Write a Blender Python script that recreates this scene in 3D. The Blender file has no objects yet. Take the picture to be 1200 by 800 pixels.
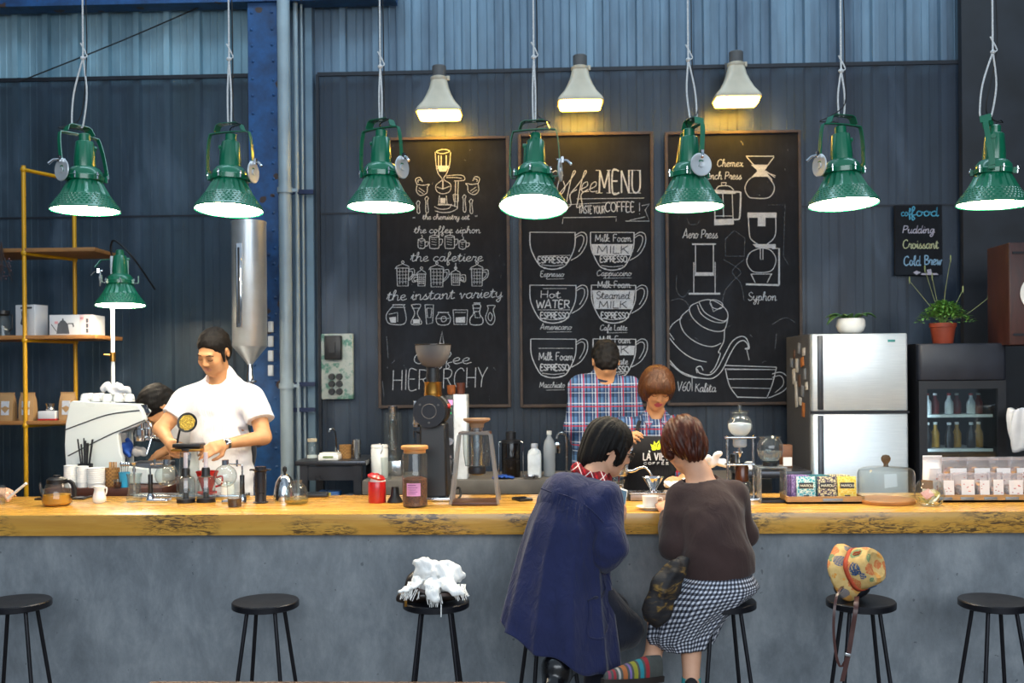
import bpy, bmesh, math, random
import numpy as np
from mathutils import Vector, Matrix, Euler
random.seed(7); np.random.seed(7)
SC = bpy.context.scene
COL = SC.collection
PI = math.pi
# ------------------------------------------------------------------ camera, sky, daylight, exposure
EZ = 1.63                      # eye height
FPX = 1200*35/36               # focal length in pixels of a 1200x800 frame
YAW, ROLL, HOR = math.radians(2.0), math.radians(-0.5), 440
cam_d = bpy.data.cameras.new('camera'); cam_d.lens = 35; cam_d.sensor_width = 36
cam_d.shift_y = (HOR-400)/1200
cam_d.dof.use_dof = True; cam_d.dof.focus_distance = 4.6; cam_d.dof.aperture_fstop = 2.8
cam = bpy.data.objects.new('camera', cam_d); COL.objects.link(cam)
RM = Matrix.Rotation(YAW, 4, 'Z') @ Matrix.Rotation(PI/2, 4, 'X') @ Matrix.Rotation(ROLL, 4, 'Z')
cam.matrix_world = Matrix.Translation((0, 0, EZ)) @ RM
SC.camera = cam
R3 = RM.to_3x3()
def ray(px, py): return R3 @ Vector(((px-600)/FPX, -(py-HOR)/FPX, -1))
def at(px, py, Y):             # the point on the plane y = Y seen at that pixel
    d = ray(px, py); return Vector((0, 0, EZ)) + d*(Y/d.y)
def onz(px, py, z):            # the point on the horizontal plane z seen at that pixel
    d = ray(px, py); return Vector((0, 0, EZ)) + d*((z-EZ)/d.z)
def mpp(Y): return Y/FPX       # metres per pixel at depth Y

w = bpy.data.worlds.new('sky'); SC.world = w; w.use_nodes = True
nt = w.node_tree; nt.nodes.clear()
wo = nt.nodes.new('ShaderNodeOutputWorld'); bg = nt.nodes.new('ShaderNodeBackground')
tc = nt.nodes.new('ShaderNodeTexCoord'); sep = nt.nodes.new('ShaderNodeSeparateXYZ'); mr = nt.nodes.new('ShaderNodeMapRange')
cr = nt.nodes.new('ShaderNodeValToRGB')
nt.links.new(tc.outputs['Generated'], sep.inputs[0]); nt.links.new(sep.outputs['Z'], mr.inputs['Value'])
mr.inputs['From Min'].default_value = -1; mr.inputs['From Max'].default_value = 1
nt.links.new(mr.outputs[0], cr.inputs[0])
cr.color_ramp.elements[0].position = 0.40; cr.color_ramp.elements[0].color = (0.10, 0.12, 0.14, 1)
cr.color_ramp.elements[1].position = 0.62; cr.color_ramp.elements[1].color = (0.66, 0.82, 1.0, 1)
nt.links.new(cr.outputs[0], bg.inputs['Color']); bg.inputs['Strength'].default_value = 0.62
nt.links.new(bg.outputs[0], wo.inputs['Surface'])

def area(name, loc, look, sx, sy, power, color):
    l = bpy.data.lights.new(name, 'AREA'); l.shape = 'RECTANGLE'; l.size = sx; l.size_y = sy; l.energy = power; l.color = color
    o = bpy.data.objects.new(name, l); COL.objects.link(o); o.location = loc
    o.rotation_euler = (Vector(look)-Vector(loc)).to_track_quat('-Z', 'Y').to_euler()
    return o
area('daylight_open_front', (1.5, -4.5, 3.6), (0.3, 5.5, 1.0), 9, 3.5, 530, (0.86, 0.94, 1.0))
area('unseen_overhead_fill', (0.5, 5.6, 6.2), (0.2, 7.2, 2.6), 8, 0.8, 150, (0.60, 0.85, 1.0))  # unseen area light overhead brightening the upper back wall, no window modelled
vs = SC.view_settings
vs.view_transform = 'Standard'; vs.look = 'None'; vs.gamma = 1; vs.use_curve_mapping = False; vs.exposure = 0.0
SC.cycles.transparent_max_bounces = 24
# ------------------------------------------------------------------ helpers
def lin(h):
    h = h.lstrip('#'); o = []
    for i in (0, 2, 4):
        v = int(h[i:i+2], 16)/255
        o.append(v/12.92 if v <= .04045 else ((v+.055)/1.055)**2.4)
    return tuple(o)
class G:                       # tiny node-graph writer
    def __init__(s, name):
        s.m = bpy.data.materials.new(name); s.m.use_nodes = True; s.t = s.m.node_tree; s.t.nodes.clear()
        s.out = s.n('OutputMaterial')
    def n(s, k, **kw):
        nd = s.t.nodes.new('ShaderNode'+k)
        for a, v in kw.items(): setattr(nd, a, v)
        return nd
    def l(s, a, b): s.t.links.new(a, b)
    def val(s, sock, v):
        if hasattr(v, 'is_output'): s.l(v, sock)
        else:
            if isinstance(v, tuple) and len(v) == 3 and sock.type == 'RGBA': v = v+(1,)
            sock.default_value = v
    def math(s, op, a, b=None, c=None):
        nd = s.n('Math', operation=op); s.val(nd.inputs[0], a)
        if b is not None: s.val(nd.inputs[1], b)
        if c is not None: s.val(nd.inputs[2], c)
        return nd.outputs[0]
    def co(s, scale=(1, 1, 1), rot=(0, 0, 0), which='Object'):
        tcn = s.n('TexCoord'); mp = s.n('Mapping'); mp.inputs['Scale'].default_value = scale; mp.inputs['Rotation'].default_value = rot
        s.l(tcn.outputs[which], mp.inputs[0]); return mp.outputs[0]
    def noise(s, vec, scale, detail=3, rough=.55, dist=0):
        nd = s.n('TexNoise'); s.l(vec, nd.inputs['Vector']); nd.inputs['Scale'].default_value = scale
        nd.inputs['Detail'].default_value = detail; nd.inputs['Roughness'].default_value = rough; nd.inputs['Distortion'].default_value = dist
        return nd.outputs['Fac']
    def ramp(s, fac, stops, interp='LINEAR'):
        nd = s.n('ValToRGB'); e = nd.color_ramp.elements; nd.color_ramp.interpolation = interp
        while len(e) > 1: e.remove(e[-1])
        for i, (p, c) in enumerate(stops):
            if i == 0: el = e[0]; el.position = p
            else: el = e.new(p)
            el.color = (c if isinstance(c, tuple) else (c, c, c))[:3]+(1,)
        s.l(fac, nd.inputs[0]); return nd.outputs[0]
    def mix(s, fac, a, b, blend='MIX'):
        nd = s.n('Mix', data_type='RGBA', blend_type=blend); s.val(nd.inputs[0], fac); s.val(nd.inputs[6], a); s.val(nd.inputs[7], b)
        return nd.outputs[2]
    def bump(s, h, strength=.3, dist=.01):
        nd = s.n('Bump'); nd.inputs['Strength'].default_value = strength; nd.inputs['Distance'].default_value = dist
        s.l(h, nd.inputs['Height']); return nd.outputs[0]
    def bsdf(s, color, rough=.5, metal=0., normal=None, spec=None, coat=0, sheen=0, emit=None, estr=0, sss=0):
        p = s.n('BsdfPrincipled'); s.val(p.inputs['Base Color'], color); s.val(p.inputs['Roughness'], rough); s.val(p.inputs['Metallic'], metal)
        if normal is not None: s.l(normal, p.inputs['Normal'])
        if spec is not None: s.val(p.inputs['Specular IOR Level'], spec)
        if coat: p.inputs['Coat Weight'].default_value = coat; p.inputs['Coat Roughness'].default_value = .12
        if sheen: p.inputs['Sheen Weight'].default_value = sheen
        if emit: p.inputs['Emission Color'].default_value = emit+(1,); p.inputs['Emission Strength'].default_value = estr
        return p
    def end(s, sh): s.l(sh.outputs[0], s.out.inputs[0]); return s.m
def mul(c, k): return tuple(min(1, x*k) for x in c)
def mat(name, col, rough=.5, metal=0., ns=8, na=.25, bump=.0, bs=60, coat=0, sheen=0, spec=None, scale=(1, 1, 1)):
    c = lin(col) if isinstance(col, str) else col
    g = G(name); v = g.co(scale); f = g.noise(v, ns, 4)
    colr = g.ramp(f, [(.3, mul(c, 1-na)), (.7, mul(c, 1+na))])
    nb = g.bump(g.noise(v, bs, 3), bump, .004) if bump else None
    rr = g.math('MULTIPLY_ADD', f, .2, rough-.1) if rough > .12 else rough
    return g.end(g.bsdf(colr, rr, metal, nb, spec, coat, sheen))
def emis(name, col, strength):
    g = G(name); e = g.n('Emission'); e.inputs[0].default_value = lin(col)+(1,); e.inputs[1].default_value = strength
    return g.end(e)
def glassmat(name, tint='#ffffff', ior=1.45, body=0., bodycol='#ffffff', rough=.02):
    g = G(name); lw = g.n('LayerWeight'); lw.inputs['Blend'].default_value = .5; fc = lw.outputs['Facing']
    t = g.n('BsdfTransparent'); edge = g.mix(g.math('POWER', fc, 3.), lin(tint), mul(lin(tint), .55)); g.l(edge, t.inputs[0])
    gl = g.n('BsdfGlossy'); gl.inputs['Roughness'].default_value = rough
    f0 = ((ior-1)/(ior+1))**2
    mx = g.n('MixShader'); g.l(g.math('MULTIPLY_ADD', g.math('POWER', fc, 4.), .7, f0*1.3), mx.inputs[0]); g.l(t.outputs[0], mx.inputs[1]); g.l(gl.outputs[0], mx.inputs[2])
    if body:
        d = g.n('BsdfDiffuse'); d.inputs[0].default_value = lin(bodycol)+(1,)
        m2 = g.n('MixShader'); m2.inputs[0].default_value = body; g.l(mx.outputs[0], m2.inputs[1]); g.l(d.outputs[0], m2.inputs[2]); mx = m2
    return g.end(mx)

class MB:                      # mesh collector
    def __init__(s): s.v = []; s.f = []; s.m = []; s.mi = 0
    def add(s, vs_, fs, M=None):
        o = len(s.v)
        s.v += [tuple(M @ Vector(p)) if M else tuple(p) for p in vs_]
        s.f += [tuple(i+o for i in f) for f in fs]; s.m += [s.mi]*len(fs); return s
    def box(s, c, d, rot=None, taper=None):
        x, y, z = (k/2 for k in d); tx, ty = taper or (1, 1)
        p = [(-x, -y, -z), (x, -y, -z), (x, y, -z), (-x, y, -z), (-x*tx, -y*ty, z), (x*tx, -y*ty, z), (x*tx, y*ty, z), (-x*tx, y*ty, z)]
        M = Matrix.Translation(c) @ (Euler(rot).to_matrix().to_4x4() if rot else Matrix.Identity(4))
        return s.add(p, [(3, 2, 1, 0), (4, 5, 6, 7), (0, 1, 5, 4), (1, 2, 6, 5), (2, 3, 7, 6), (3, 0, 4, 7)], M)
    def rbox(s, c, d, r=.01, rot=None, seg=3):      # box with rounded vertical corners and softened rims
        x, y, z = d[0]/2, d[1]/2, d[2]/2; r = min(r, x*.98, y*.98, z*.98); rings = []
        def ring(ins, zz):
            o = []
            for qx, qy, a0 in ((1, 1, 0), (-1, 1, PI/2), (-1, -1, PI), (1, -1, 3*PI/2)):
                for k in range(seg+1):
                    a = a0+k*PI/2/seg; o.append((qx*(x-r)+(r-ins)*math.cos(a), qy*(y-r)+(r-ins)*math.sin(a), zz))
            return o
        b = r*.6
        for ins, zz in ((b, -z), (b*.3, -z+b*.3), (0, -z+b), (0, z-b), (b*.3, z-b*.3), (b, z)): rings.append(ring(ins, zz))
        n = len(rings[0]); vs_ = [p for q in rings for p in q]
        fs = [(i*n+j, i*n+(j+1) % n, (i+1)*n+(j+1) % n, (i+1)*n+j) for i in range(5) for j in range(n)]
        fs += [tuple(range(n))[::-1], tuple(5*n+j for j in range(n))]
        M = Matrix.Translation(c) @ (Euler(rot).to_matrix().to_4x4() if rot else Matrix.Identity(4))
        return s.add(vs_, fs, M)
    def lathe(s, prof, loc=(0, 0, 0), seg=28, M=None, flute=None):
        vs_ = []; n = len(prof)
        for r, z in prof:
            for k in range(seg):
                a = 2*PI*k/seg; q = r*(flute(a, z) if flute else 1); vs_.append((q*math.cos(a), q*math.sin(a), z))
        fs = [(i*seg+j, i*seg+(j+1) % seg, (i+1)*seg+(j+1) % seg, (i+1)*seg+j) for i in range(n-1) for j in range(seg)]
        lp = prof[0] == prof[-1]
        if prof[0][0] > 1e-6 and not lp: fs.append(tuple(range(seg))[::-1])
        if prof[-1][0] > 1e-6 and not lp: fs.append(tuple((n-1)*seg+j for j in range(seg)))
        T = Matrix.Translation(loc); return s.add(vs_, fs, T @ M if M else T)
    def open_lathe(s, prof, loc=(0, 0, 0), seg=28, M=None, flute=None):
        k = len(s.f); s.lathe(prof, loc, seg, M, flute)
        keep = [i for i in range(k, len(s.f)) if len(s.f[i]) == 4]
        s.f = s.f[:k]+[s.f[i] for i in keep]; s.m = s.m[:len(s.f)]; return s
    def cyl(s, p0, p1, r0, r1=None, seg=14):
        p0, p1 = Vector(p0), Vector(p1); r1 = r0 if r1 is None else r1; d = p1-p0
        q = d.to_track_quat('Z', 'Y').to_matrix().to_4x4()
        return s.lathe([(r0, 0), (r1, d.length)], (0, 0, 0), seg, Matrix.Translation(p0) @ q)
    def tube(s, pts, r, seg=8, closed=False, smooth=0):
        P = [Vector(p) for p in pts]
        if smooth: P = [Vector(q) for q in spline(P, smooth, closed)]
        n = len(P); rr = r if isinstance(r, (list, tuple)) else [r]*n
        if len(rr) != n: rr = [rr[min(len(rr)-1, int(i*len(rr)/n))] for i in range(n)]
        T = []
        for i in range(n):
            a = P[(i-1) % n] if closed or i > 0 else P[i]; b = P[(i+1) % n] if closed or i < n-1 else P[i]
            T.append((b-a).normalized() if (b-a).length > 1e-9 else Vector((0, 0, 1)))
        up = Vector((0, 0, 1)) if abs(T[0].z) < .9 else Vector((1, 0, 0))
        N = (up - T[0]*up.dot(T[0])).normalized(); vs_ = []
        for i in range(n):
            N = (N - T[i]*N.dot(T[i])).normalized(); B = T[i].cross(N)
            for k in range(seg):
                a = 2*PI*k/seg; vs_.append(P[i]+(N*math.cos(a)+B*math.sin(a))*rr[i])
        m = n if closed else n-1
        fs = [(i*seg+j, i*seg+(j+1) % seg, ((i+1) % n)*seg+(j+1) % seg, ((i+1) % n)*seg+j) for i in range(m) for j in range(seg)]
        if not closed: fs += [tuple(range(seg))[::-1], tuple((n-1)*seg+j for j in range(seg))]
        return s.add(vs_, fs)
    def band(s, pts, wid, th, wdir):                 # flat strap along a path: width along wdir
        P = [Vector(p) for p in pts]; n = len(P); vs_ = []; W = Vector(wdir).normalized()
        for i in range(n):
            t = (P[min(i+1, n-1)]-P[max(i-1, 0)]).normalized(); nn = t.cross(W).normalized()
            for a, b in ((-1, -1), (1, -1), (1, 1), (-1, 1)): vs_.append(P[i]+W*(a*wid/2)+nn*(b*th/2))
        fs = [(i*4+j, i*4+(j+1) % 4, (i+1)*4+(j+1) % 4, (i+1)*4+j) for i in range(n-1) for j in range(4)]
        fs += [(3, 2, 1, 0), tuple((n-1)*4+j for j in range(4))]
        return s.add(vs_, fs)
    def prism(s, outline, d, M=None):                # outline in xz, extruded along y by d
        n = len(outline); vs_ = [(x, 0, z) for x, z in outline]+[(x, d, z) for x, z in outline]
        fs = [tuple(range(n)), tuple(range(n, 2*n))[::-1]]+[(j, j+n, (j+1) % n+n, (j+1) % n) for j in range(n)]
        return s.add(vs_, fs, M)
    def ell(s, c, r, seg=18, rings=10, M=None):
        prof = [(max(1e-7, math.sin(PI*i/rings)), -math.cos(PI*i/rings)) for i in range(rings+1)]
        T = Matrix.Translation(c) @ (M or Matrix.Identity(4)) @ Matrix.Diagonal((r[0], r[1], r[2], 1))
        return s.lathe(prof, (0, 0, 0), seg, T)
    def build(s, name, mats, parent=None, loc=None, smooth=38, bev=0):
        me = bpy.data.meshes.new(name); me.from_pydata(s.v, [], s.f)
        if not isinstance(mats, (list, tuple)): mats = [mats]
        for m_ in mats: me.materials.append(m_)
        if len(mats) > 1: me.polygons.foreach_set('material_index', s.m)
        bm = bmesh.new(); bm.from_mesh(me); bmesh.ops.remove_doubles(bm, verts=bm.verts, dist=1e-6)
        bmesh.ops.recalc_face_normals(bm, faces=bm.faces); bm.to_mesh(me); bm.free()
        if smooth:
            me.polygons.foreach_set('use_smooth', [True]*len(me.polygons)); me.set_sharp_from_angle(angle=math.radians(smooth))
        me.update(); o = bpy.data.objects.new(name, me); COL.objects.link(o)
        if parent: o.parent = parent
        if loc is not None: o.location = loc
        if bev:
            b = o.modifiers.new('bevel', 'BEVEL'); b.width = bev; b.segments = 2; b.limit_method = 'ANGLE'
        return o
def spline(P, k=6, closed=False):
    P = [Vector(p) for p in P]; n = len(P); out = []
    for i in range(n if closed else n-1):
        p0, p1, p2, p3 = (P[(i+j) % n] if closed else P[min(max(i+j, 0), n-1)] for j in (-1, 0, 1, 2))
        for q in range(k):
            t = q/k; out.append(.5*((2*p1)+(p2-p0)*t+(2*p0-5*p1+4*p2-p3)*t*t+(3*p1-p0-3*p2+p3)*t**3))
    if not closed: out.append(P[-1])
    return out
def tag(o, label, cat, group=None, kind=None):
    if label: o['label'] = label
    if cat: o['category'] = cat
    if group: o['group'] = group
    if kind: o['kind'] = kind
    return o
def thing(name, label, cat, loc=(0, 0, 0), rz=0, group=None):
    o = bpy.data.objects.new(name, None); COL.objects.link(o); o.empty_display_size = .05
    o.location = loc; o.rotation_euler = (0, 0, rz); return tag(o, label, cat, group)
def dup(root, loc=None, rz=None, label=None):
    def cp(o, par):
        c = o.copy(); COL.objects.link(c)
        if par: c.parent = par
        for ch in [q for q in bpy.data.objects if q.parent == o]: cp(ch, c)
        return c
    r = cp(root, None)
    if loc is not None: r.location = loc
    if rz is not None: r.rotation_euler = (0, 0, rz)
    if label: r['label'] = label
    return r
def struct(o): o['kind'] = 'structure'; return o

# common materials
M_green = mat('lamp_green', '#0a6c4d', .3, 0, 6, .15, .05, 120, coat=.5)
M_steel = mat('brushed_steel', '#b9bcc0', .25, 1, 30, .12)
M_chrome = mat('chrome', '#d8dade', .1, 1, 10, .05)
M_black = mat('black_plastic', '#16171b', .4, 0, 12, .2)
M_blackm = mat('black_metal', '#1a1b22', .45, .3, 14, .25, .05)
M_rubber = mat('black_cable', '#101114', .6)
M_white = mat('white_glaze', '#eeeeea', .25, 0, 5, .03)
M_glass = glassmat('clear_glass')
M_glassr = glassmat('thick_glass', '#eef4f4', 1.5, .02)
M_wood = mat('light_wood', '#b98a4f', .5, 0, 6, .25, .1, 40, scale=(1, 6, 6))
M_dwood = mat('brown_wood', '#6b4327', .5, 0, 6, .3, .1, 40, scale=(1, 6, 6))
M_rope = mat('pale_rope', '#d3d6d8', .8, 0, 200, .3)
M_paperw = mat('white_paper', '#e9e7e3', .7, 0, 6, .05)
M_red = mat('red_enamel', '#b51c1e', .3, 0, 6, .1, coat=.3)
M_beans = mat('roasted_beans', '#6a3a1c', .55, 0, 140, .7, .9, 120)
M_bronze = mat('brass', '#b98a45', .3, 1, 10, .1)
# ------------------------------------------------------------------ the room
YW = 7.10                      # back wall
YC0, YC1, ZC = 4.555, 5.28, 1.0      # counter slab front edge, back edge, top
SLAB = .098
ZS = .12                       # raised floor behind the counter
g = G('floor_concrete'); v = g.co(); f = g.noise(v, 2, 6)
M_floor = g.end(g.bsdf(g.ramp(f, [(.3, lin('#4d4a47')), (.7, lin('#6d6964'))]), .6, 0, g.bump(g.noise(v, 40), .1)))
b = MB(); b.box((0, 1.4, -.05), (15, 12, .1)); b.build('floor', M_floor)
struct(bpy.data.objects['floor'])
b = MB(); b.box((0, 6.2, ZS/2), (12, 1.9, ZS)); struct(b.build('floor_service_side', M_floor))
# corrugated wall, built as one folded sheet
def corrugated(x0, x1, z0, z1, Y, per, phase):
    b = MB(); xs = []
    k = math.floor((x0-phase)/per)
    while phase+k*per < x1+per:
        a = phase+k*per
        xs += [(a, 0), (a+.008, -.042), (a+.049, -.042), (a+.057, 0), (a+.057+(per-.057)*.33, 0), (a+.057+(per-.057)*.36, -.004), (a+.057+(per-.057)*.40, 0), (a+.057+(per-.057)*.63, 0), (a+.057+(per-.057)*.66, -.005), (a+.057+(per-.057)*.70, 0)]
        k += 1
    xs = [p for p in xs if x0 <= p[0] <= x1]
    n = len(xs); vs_ = [(x, Y+d, z0) for x, d in xs]+[(x, Y+d, z1) for x, d in xs]+[(xs[-1][0], Y+.04, z0), (xs[0][0], Y+.04, z0), (xs[-1][0], Y+.04, z1), (xs[0][0], Y+.04, z1)]
    fs = [(i, i+1, n+i+1, n+i) for i in range(n-1)]+[(2*n+1, 2*n+3, 2*n+2, 2*n), (0, n, 2*n+3, 2*n+1), (n-1, 2*n, 2*n+2, 2*n-1)]
    b.add(vs_, fs); return b
def wallmat(name, dark, light, sx):
    g = G(name); v = g.co((sx, 0, .05)); f = g.noise(v, 1, 4, .6); v2 = g.co((1, 1, .25)); f2 = g.noise(v2, 9, 5, .65)
    c = g.ramp(f, [(.32, lin(dark)), (.68, lin(light))]); c = g.mix(.22, c, g.ramp(f2, [(.35, (.02, .025, .03)), (.75, lin(light))]))
    return g.end(g.bsdf(c, g.math('MULTIPLY_ADD', f2, .25, .28), .25, g.bump(f2, .08)))
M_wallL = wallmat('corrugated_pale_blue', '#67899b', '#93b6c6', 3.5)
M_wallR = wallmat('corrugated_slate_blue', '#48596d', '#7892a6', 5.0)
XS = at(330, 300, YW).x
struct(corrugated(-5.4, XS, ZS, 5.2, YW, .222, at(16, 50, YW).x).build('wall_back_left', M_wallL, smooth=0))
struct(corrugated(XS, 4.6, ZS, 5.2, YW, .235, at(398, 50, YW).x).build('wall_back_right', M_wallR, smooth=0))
g = G('dark_side_wall'); v = g.co(); M_sidew = g.end(g.bsdf(g.ramp(g.noise(v, 3, 4), [(.3, lin('#15171c')), (.7, lin('#262a33'))]), .6))
b = MB(); b.box((4.68, 4.4, 2.6), (.12, 5.6, 5.2)); struct(b.build('wall_right', M_sidew))
b = MB(); b.box((-5.46, 4.4, 2.6), (.12, 5.6, 5.2)); struct(b.build('wall_left', M_sidew))
# dark screens stretched over the lower wall
def screenmat(name, op):
    g = G(name); t = g.n('BsdfTransparent'); v = g.co((1, 1, .35)); f = g.noise(v, 2.6, 5, .6, .4)
    p = g.bsdf(g.ramp(f, [(.35, lin('#141a26')), (.55, lin('#263041')), (.75, lin('#5a677a'))]), .38, 0, None)
    mx = g.n('MixShader'); mx.inputs[0].default_value = op; g.l(t.outputs[0], mx.inputs[1]); g.l(p.outputs[0], mx.inputs[2])
    return g.end(mx)
M_screen = screenmat('dark_mesh_screen', .42)
M_frame = mat('screen_frame', '#161b25', .5, .2, 8, .3)
def screen(px0, px1, pytl, pytr, label):
    Y = YW-.05; A = at(px0, pytl, Y); B = at(px1, pytr, Y); zb = ZS+.02; zt = (A.z+B.z)/2
    o = thing('mesh_screen', label, 'screen', ((A.x+B.x)/2, Y, zb)); W = B.x-A.x; H = zt-zb
    b = MB(); b.box((0, 0, H/2), (W-.03, .002, H-.02)); b.build('mesh_sheet', M_screen, o)
    b = MB(); b.box((0, 0, H), (W, .022, .026)); b.box((-W/2, 0, H/2), (.022, .02, H)); b.box((W/2, 0, H/2), (.022, .02, H))
    zz = (EZ-zb)+(HOR-247)*mpp(Y); b.box((0, 0, zz), (W-.04, .01, .012)); b.build('border_frame', M_frame, o)
screen(-60, 292, 95, 89, 'tall dark mesh screen over the corrugated wall behind the yellow shelf rack')
screen(372, 1128, 87, 73, 'wide dark mesh screen behind the three chalkboards')
A = at(1129, 300, 6.98); b = MB(); b.box((A.x+.45, 7.01, 2.6), (.9, .06, 5.2)); struct(b.build('wall_back_corner', M_sidew))
# steel column, header beam, conduits
g = G('rusty_blue_paint'); v = g.co(); f = g.noise(v, 7, 6, .7); sp = g.n('TexVoronoi'); g.l(v, sp.inputs['Vector']); sp.inputs['Scale'].default_value = 7
rust = g.math('LESS_THAN', g.math('ADD', sp.outputs['Distance'], g.math('MULTIPLY', f, .5)), .43)
c = g.mix(rust, g.ramp(f, [(.3, lin('#0a2c52')), (.7, lin('#145089'))]), lin('#3a2620'))
M_bluecol = g.end(g.bsdf(c, .5, 0, g.bump(f, .2)))
A = at(293, 300, 6.92); B = at(327, 300, 6.92)
b = MB(); W = B.x-A.x; b.box((0, 0, 2.5), (W, .016, 5.0)); b.box((0, .12, 2.5), (.02, .10, 5.0)); b.box((-W/2+.008, .08, 2.5), (.016, .14, 5.0)); b.box((W/2-.008, .08, 2.5), (.016, .14, 5.0))
for k in range(40):
    for sx in (-.35, .35): b.ell((sx*W+random.uniform(-.006, .006), -.008, .3+k*.118+random.uniform(-.01, .01)), (.011, .007, .011), 8, 5)
o = b.build('steel_column', M_bluecol, None, ((A.x+B.x)/2, 6.92, ZS)); struct(o); o['label'] = 'blue riveted steel column flecked with rust'
A = at(-40, 8, 6.95); b = MB(); b.box((0, 0, .07), (3.15, .14, .14)); b.box((0, -.075, .005), (3.15, .02, .02))
o = b.build('beam', M_bluecol, None, (at(-40, 8, 6.95).x+1.5, 6.97, at(150, 8, 6.95).z)); struct(o)
M_pipe = mat('grey_pipe_paint', '#8b9aa3', .45, .1, 4, .15, .05, 20)
M_bracket = mat('bracket_navy', '#1d2a4a', .5, .3)
Yp = 6.78
p = at(337, 590, Yp); o = thing('drain_pipe', 'fat grey pipe running up the wall beside the blue column', 'pipe', (p.x, Yp, ZS))
b = MB(); b.cyl((0, 0, 0), (0, 0, 4.9), 7.5*mpp(Yp), seg=20); b.build('pipe', M_pipe, o)
for py in (223, 452): b = MB(); zz = at(337, py, Yp).z-ZS; b.lathe([(7.6*mpp(Yp), -.02), (9*mpp(Yp), -.02), (9*mpp(Yp), .02), (7.6*mpp(Yp), .02), (7.6*mpp(Yp), -.02)], (0, 0, zz), 20); b.box((.065, 0, zz), (.05, .02, .022)); b.build('pipe_clamp', M_pipe, o)
o = thing('conduit', 'thin grey conduit next to the fat wall pipe', 'pipe', (at(351, 590, 6.95).x, 6.95, ZS))
b = MB(); b.cyl((0, 0, 0), (0, 0, 4.9), .017, seg=12); b.cyl((.035, .03, 0), (.035, .03, 4.9), .009, seg=10); b.build('conduit_tube', M_pipe, o)
for py in (225, 450, 480): b = MB(); b.box((-.01, .0, at(351, py, 6.95).z-ZS), (.26, .03, .03)); b.build('strut', M_bracket, o)
b = MB(); b.box((0, 0, 2.4), (.05, .03, 4.8)); o = b.build('trim_corner_strip', mat('trim_slate', '#6d8494', .4, .4, 4, .2), None, (at(365, 400, YW-.04).x, YW-.045, ZS)); struct(o)
M_box = mat('grey_switch', '#c9ced2', .4)
for i, py in enumerate((383, 400, 417, 434)):
    P = at(318, py, 6.90); b = MB(); b.rbox((0, 0, 0), (.035, .03, .075), .006); o = b.build('wall_switch', M_box, None, (P.x, 6.885, P.z))
    tag(o, 'small white switch on the blue column, %s of four' % ('topmost', 'second from top', 'third from top', 'lowest')[i], 'switch', 'switches on the column')
# counter
g = G('concrete_face'); v = g.co(); f1 = g.noise(v, 1.3, 8, .62, .15); f2 = g.noise(g.co((1, 1, .5)), 6, 8, .72, .2); f3 = g.noise(v, 42, 3)
c = g.ramp(f1, [(.3, lin('#5b6268')), (.5, lin('#777d82')), (.7, lin('#93979a'))]); c = g.mix(.5, c, g.ramp(f2, [(.28, lin('#464d55')), (.48, lin('#767e86')), (.72, lin('#aab0b5'))]))
pit = g.math('LESS_THAN', g.noise(v, 26, 2), .27); c = g.mix(g.math('MULTIPLY', pit, .5), c, lin('#2c3138'))
M_conc = g.end(g.bsdf(c, .62, 0, g.bump(g.math('ADD', f2, g.math('MULTIPLY', f3, .25)), .25, .01)))
XL, XR = -3.6, 3.9
b = MB(); b.box(((XL+XR)/2, 4.80, (ZC-SLAB)/2), (XR-XL, .36, ZC-SLAB)); o = b.build('concrete_counter', M_conc)
tag(o, 'long smooth grey concrete bar front under the wooden worktop', 'counter'); 
g = G('lacquered_plank'); v = g.co((.5, 7, 7)); gr = g.noise(v, 3.2, 6, .6, .8); vb = g.co((.25, 5, 1)); pl = g.noise(vb, 1.2, 2)
c = g.ramp(gr, [(.25, lin('#b87c2a')), (.5, lin('#d29a3c')), (.75, lin('#e2b152'))]); c = g.mix(.3, c, g.ramp(pl, [(.3, lin('#a8722a')), (.7, lin('#e6b65e'))]))
va = g.co((1.0, 1, 1), (0, .5, 0)); m1 = g.noise(g.co((1.3, 1, 2.2)), 2.6, 3, .6); m2 = g.noise(g.co((1.8, 6, 9), (0, .45, 0)), 9, 4, .75, 1.5)
mk = g.math('MULTIPLY', g.ramp(m1, [(.45, 0.), (.56, 1.)]), g.ramp(m2, [(.46, 0.), (.56, 1.)]))
geo = g.n('NewGeometry'); sx = g.n('SeparateXYZ'); g.l(geo.outputs['True Normal'], sx.inputs[0]); fr = g.math('LESS_THAN', sx.outputs['Z'], .5)
c = g.mix(g.math('MULTIPLY', g.math('MULTIPLY', mk, fr), .85), c, lin('#2b221f'))
M_slab = g.end(g.bsdf(c, g.math('MULTIPLY_ADD', gr, .2, .18), 0, g.bump(gr, .08), coat=.25))
b = MB(); b.rbox(((XL+XR)/2, (YC0+YC1)/2, ZC-SLAB/2), (XR-XL, YC1-YC0, SLAB), .006)
o = b.build('bar_worktop', M_slab, smooth=30); tag(o, 'thick orange wooden bar worktop with dark gouges along its edge', 'worktop')
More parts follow.
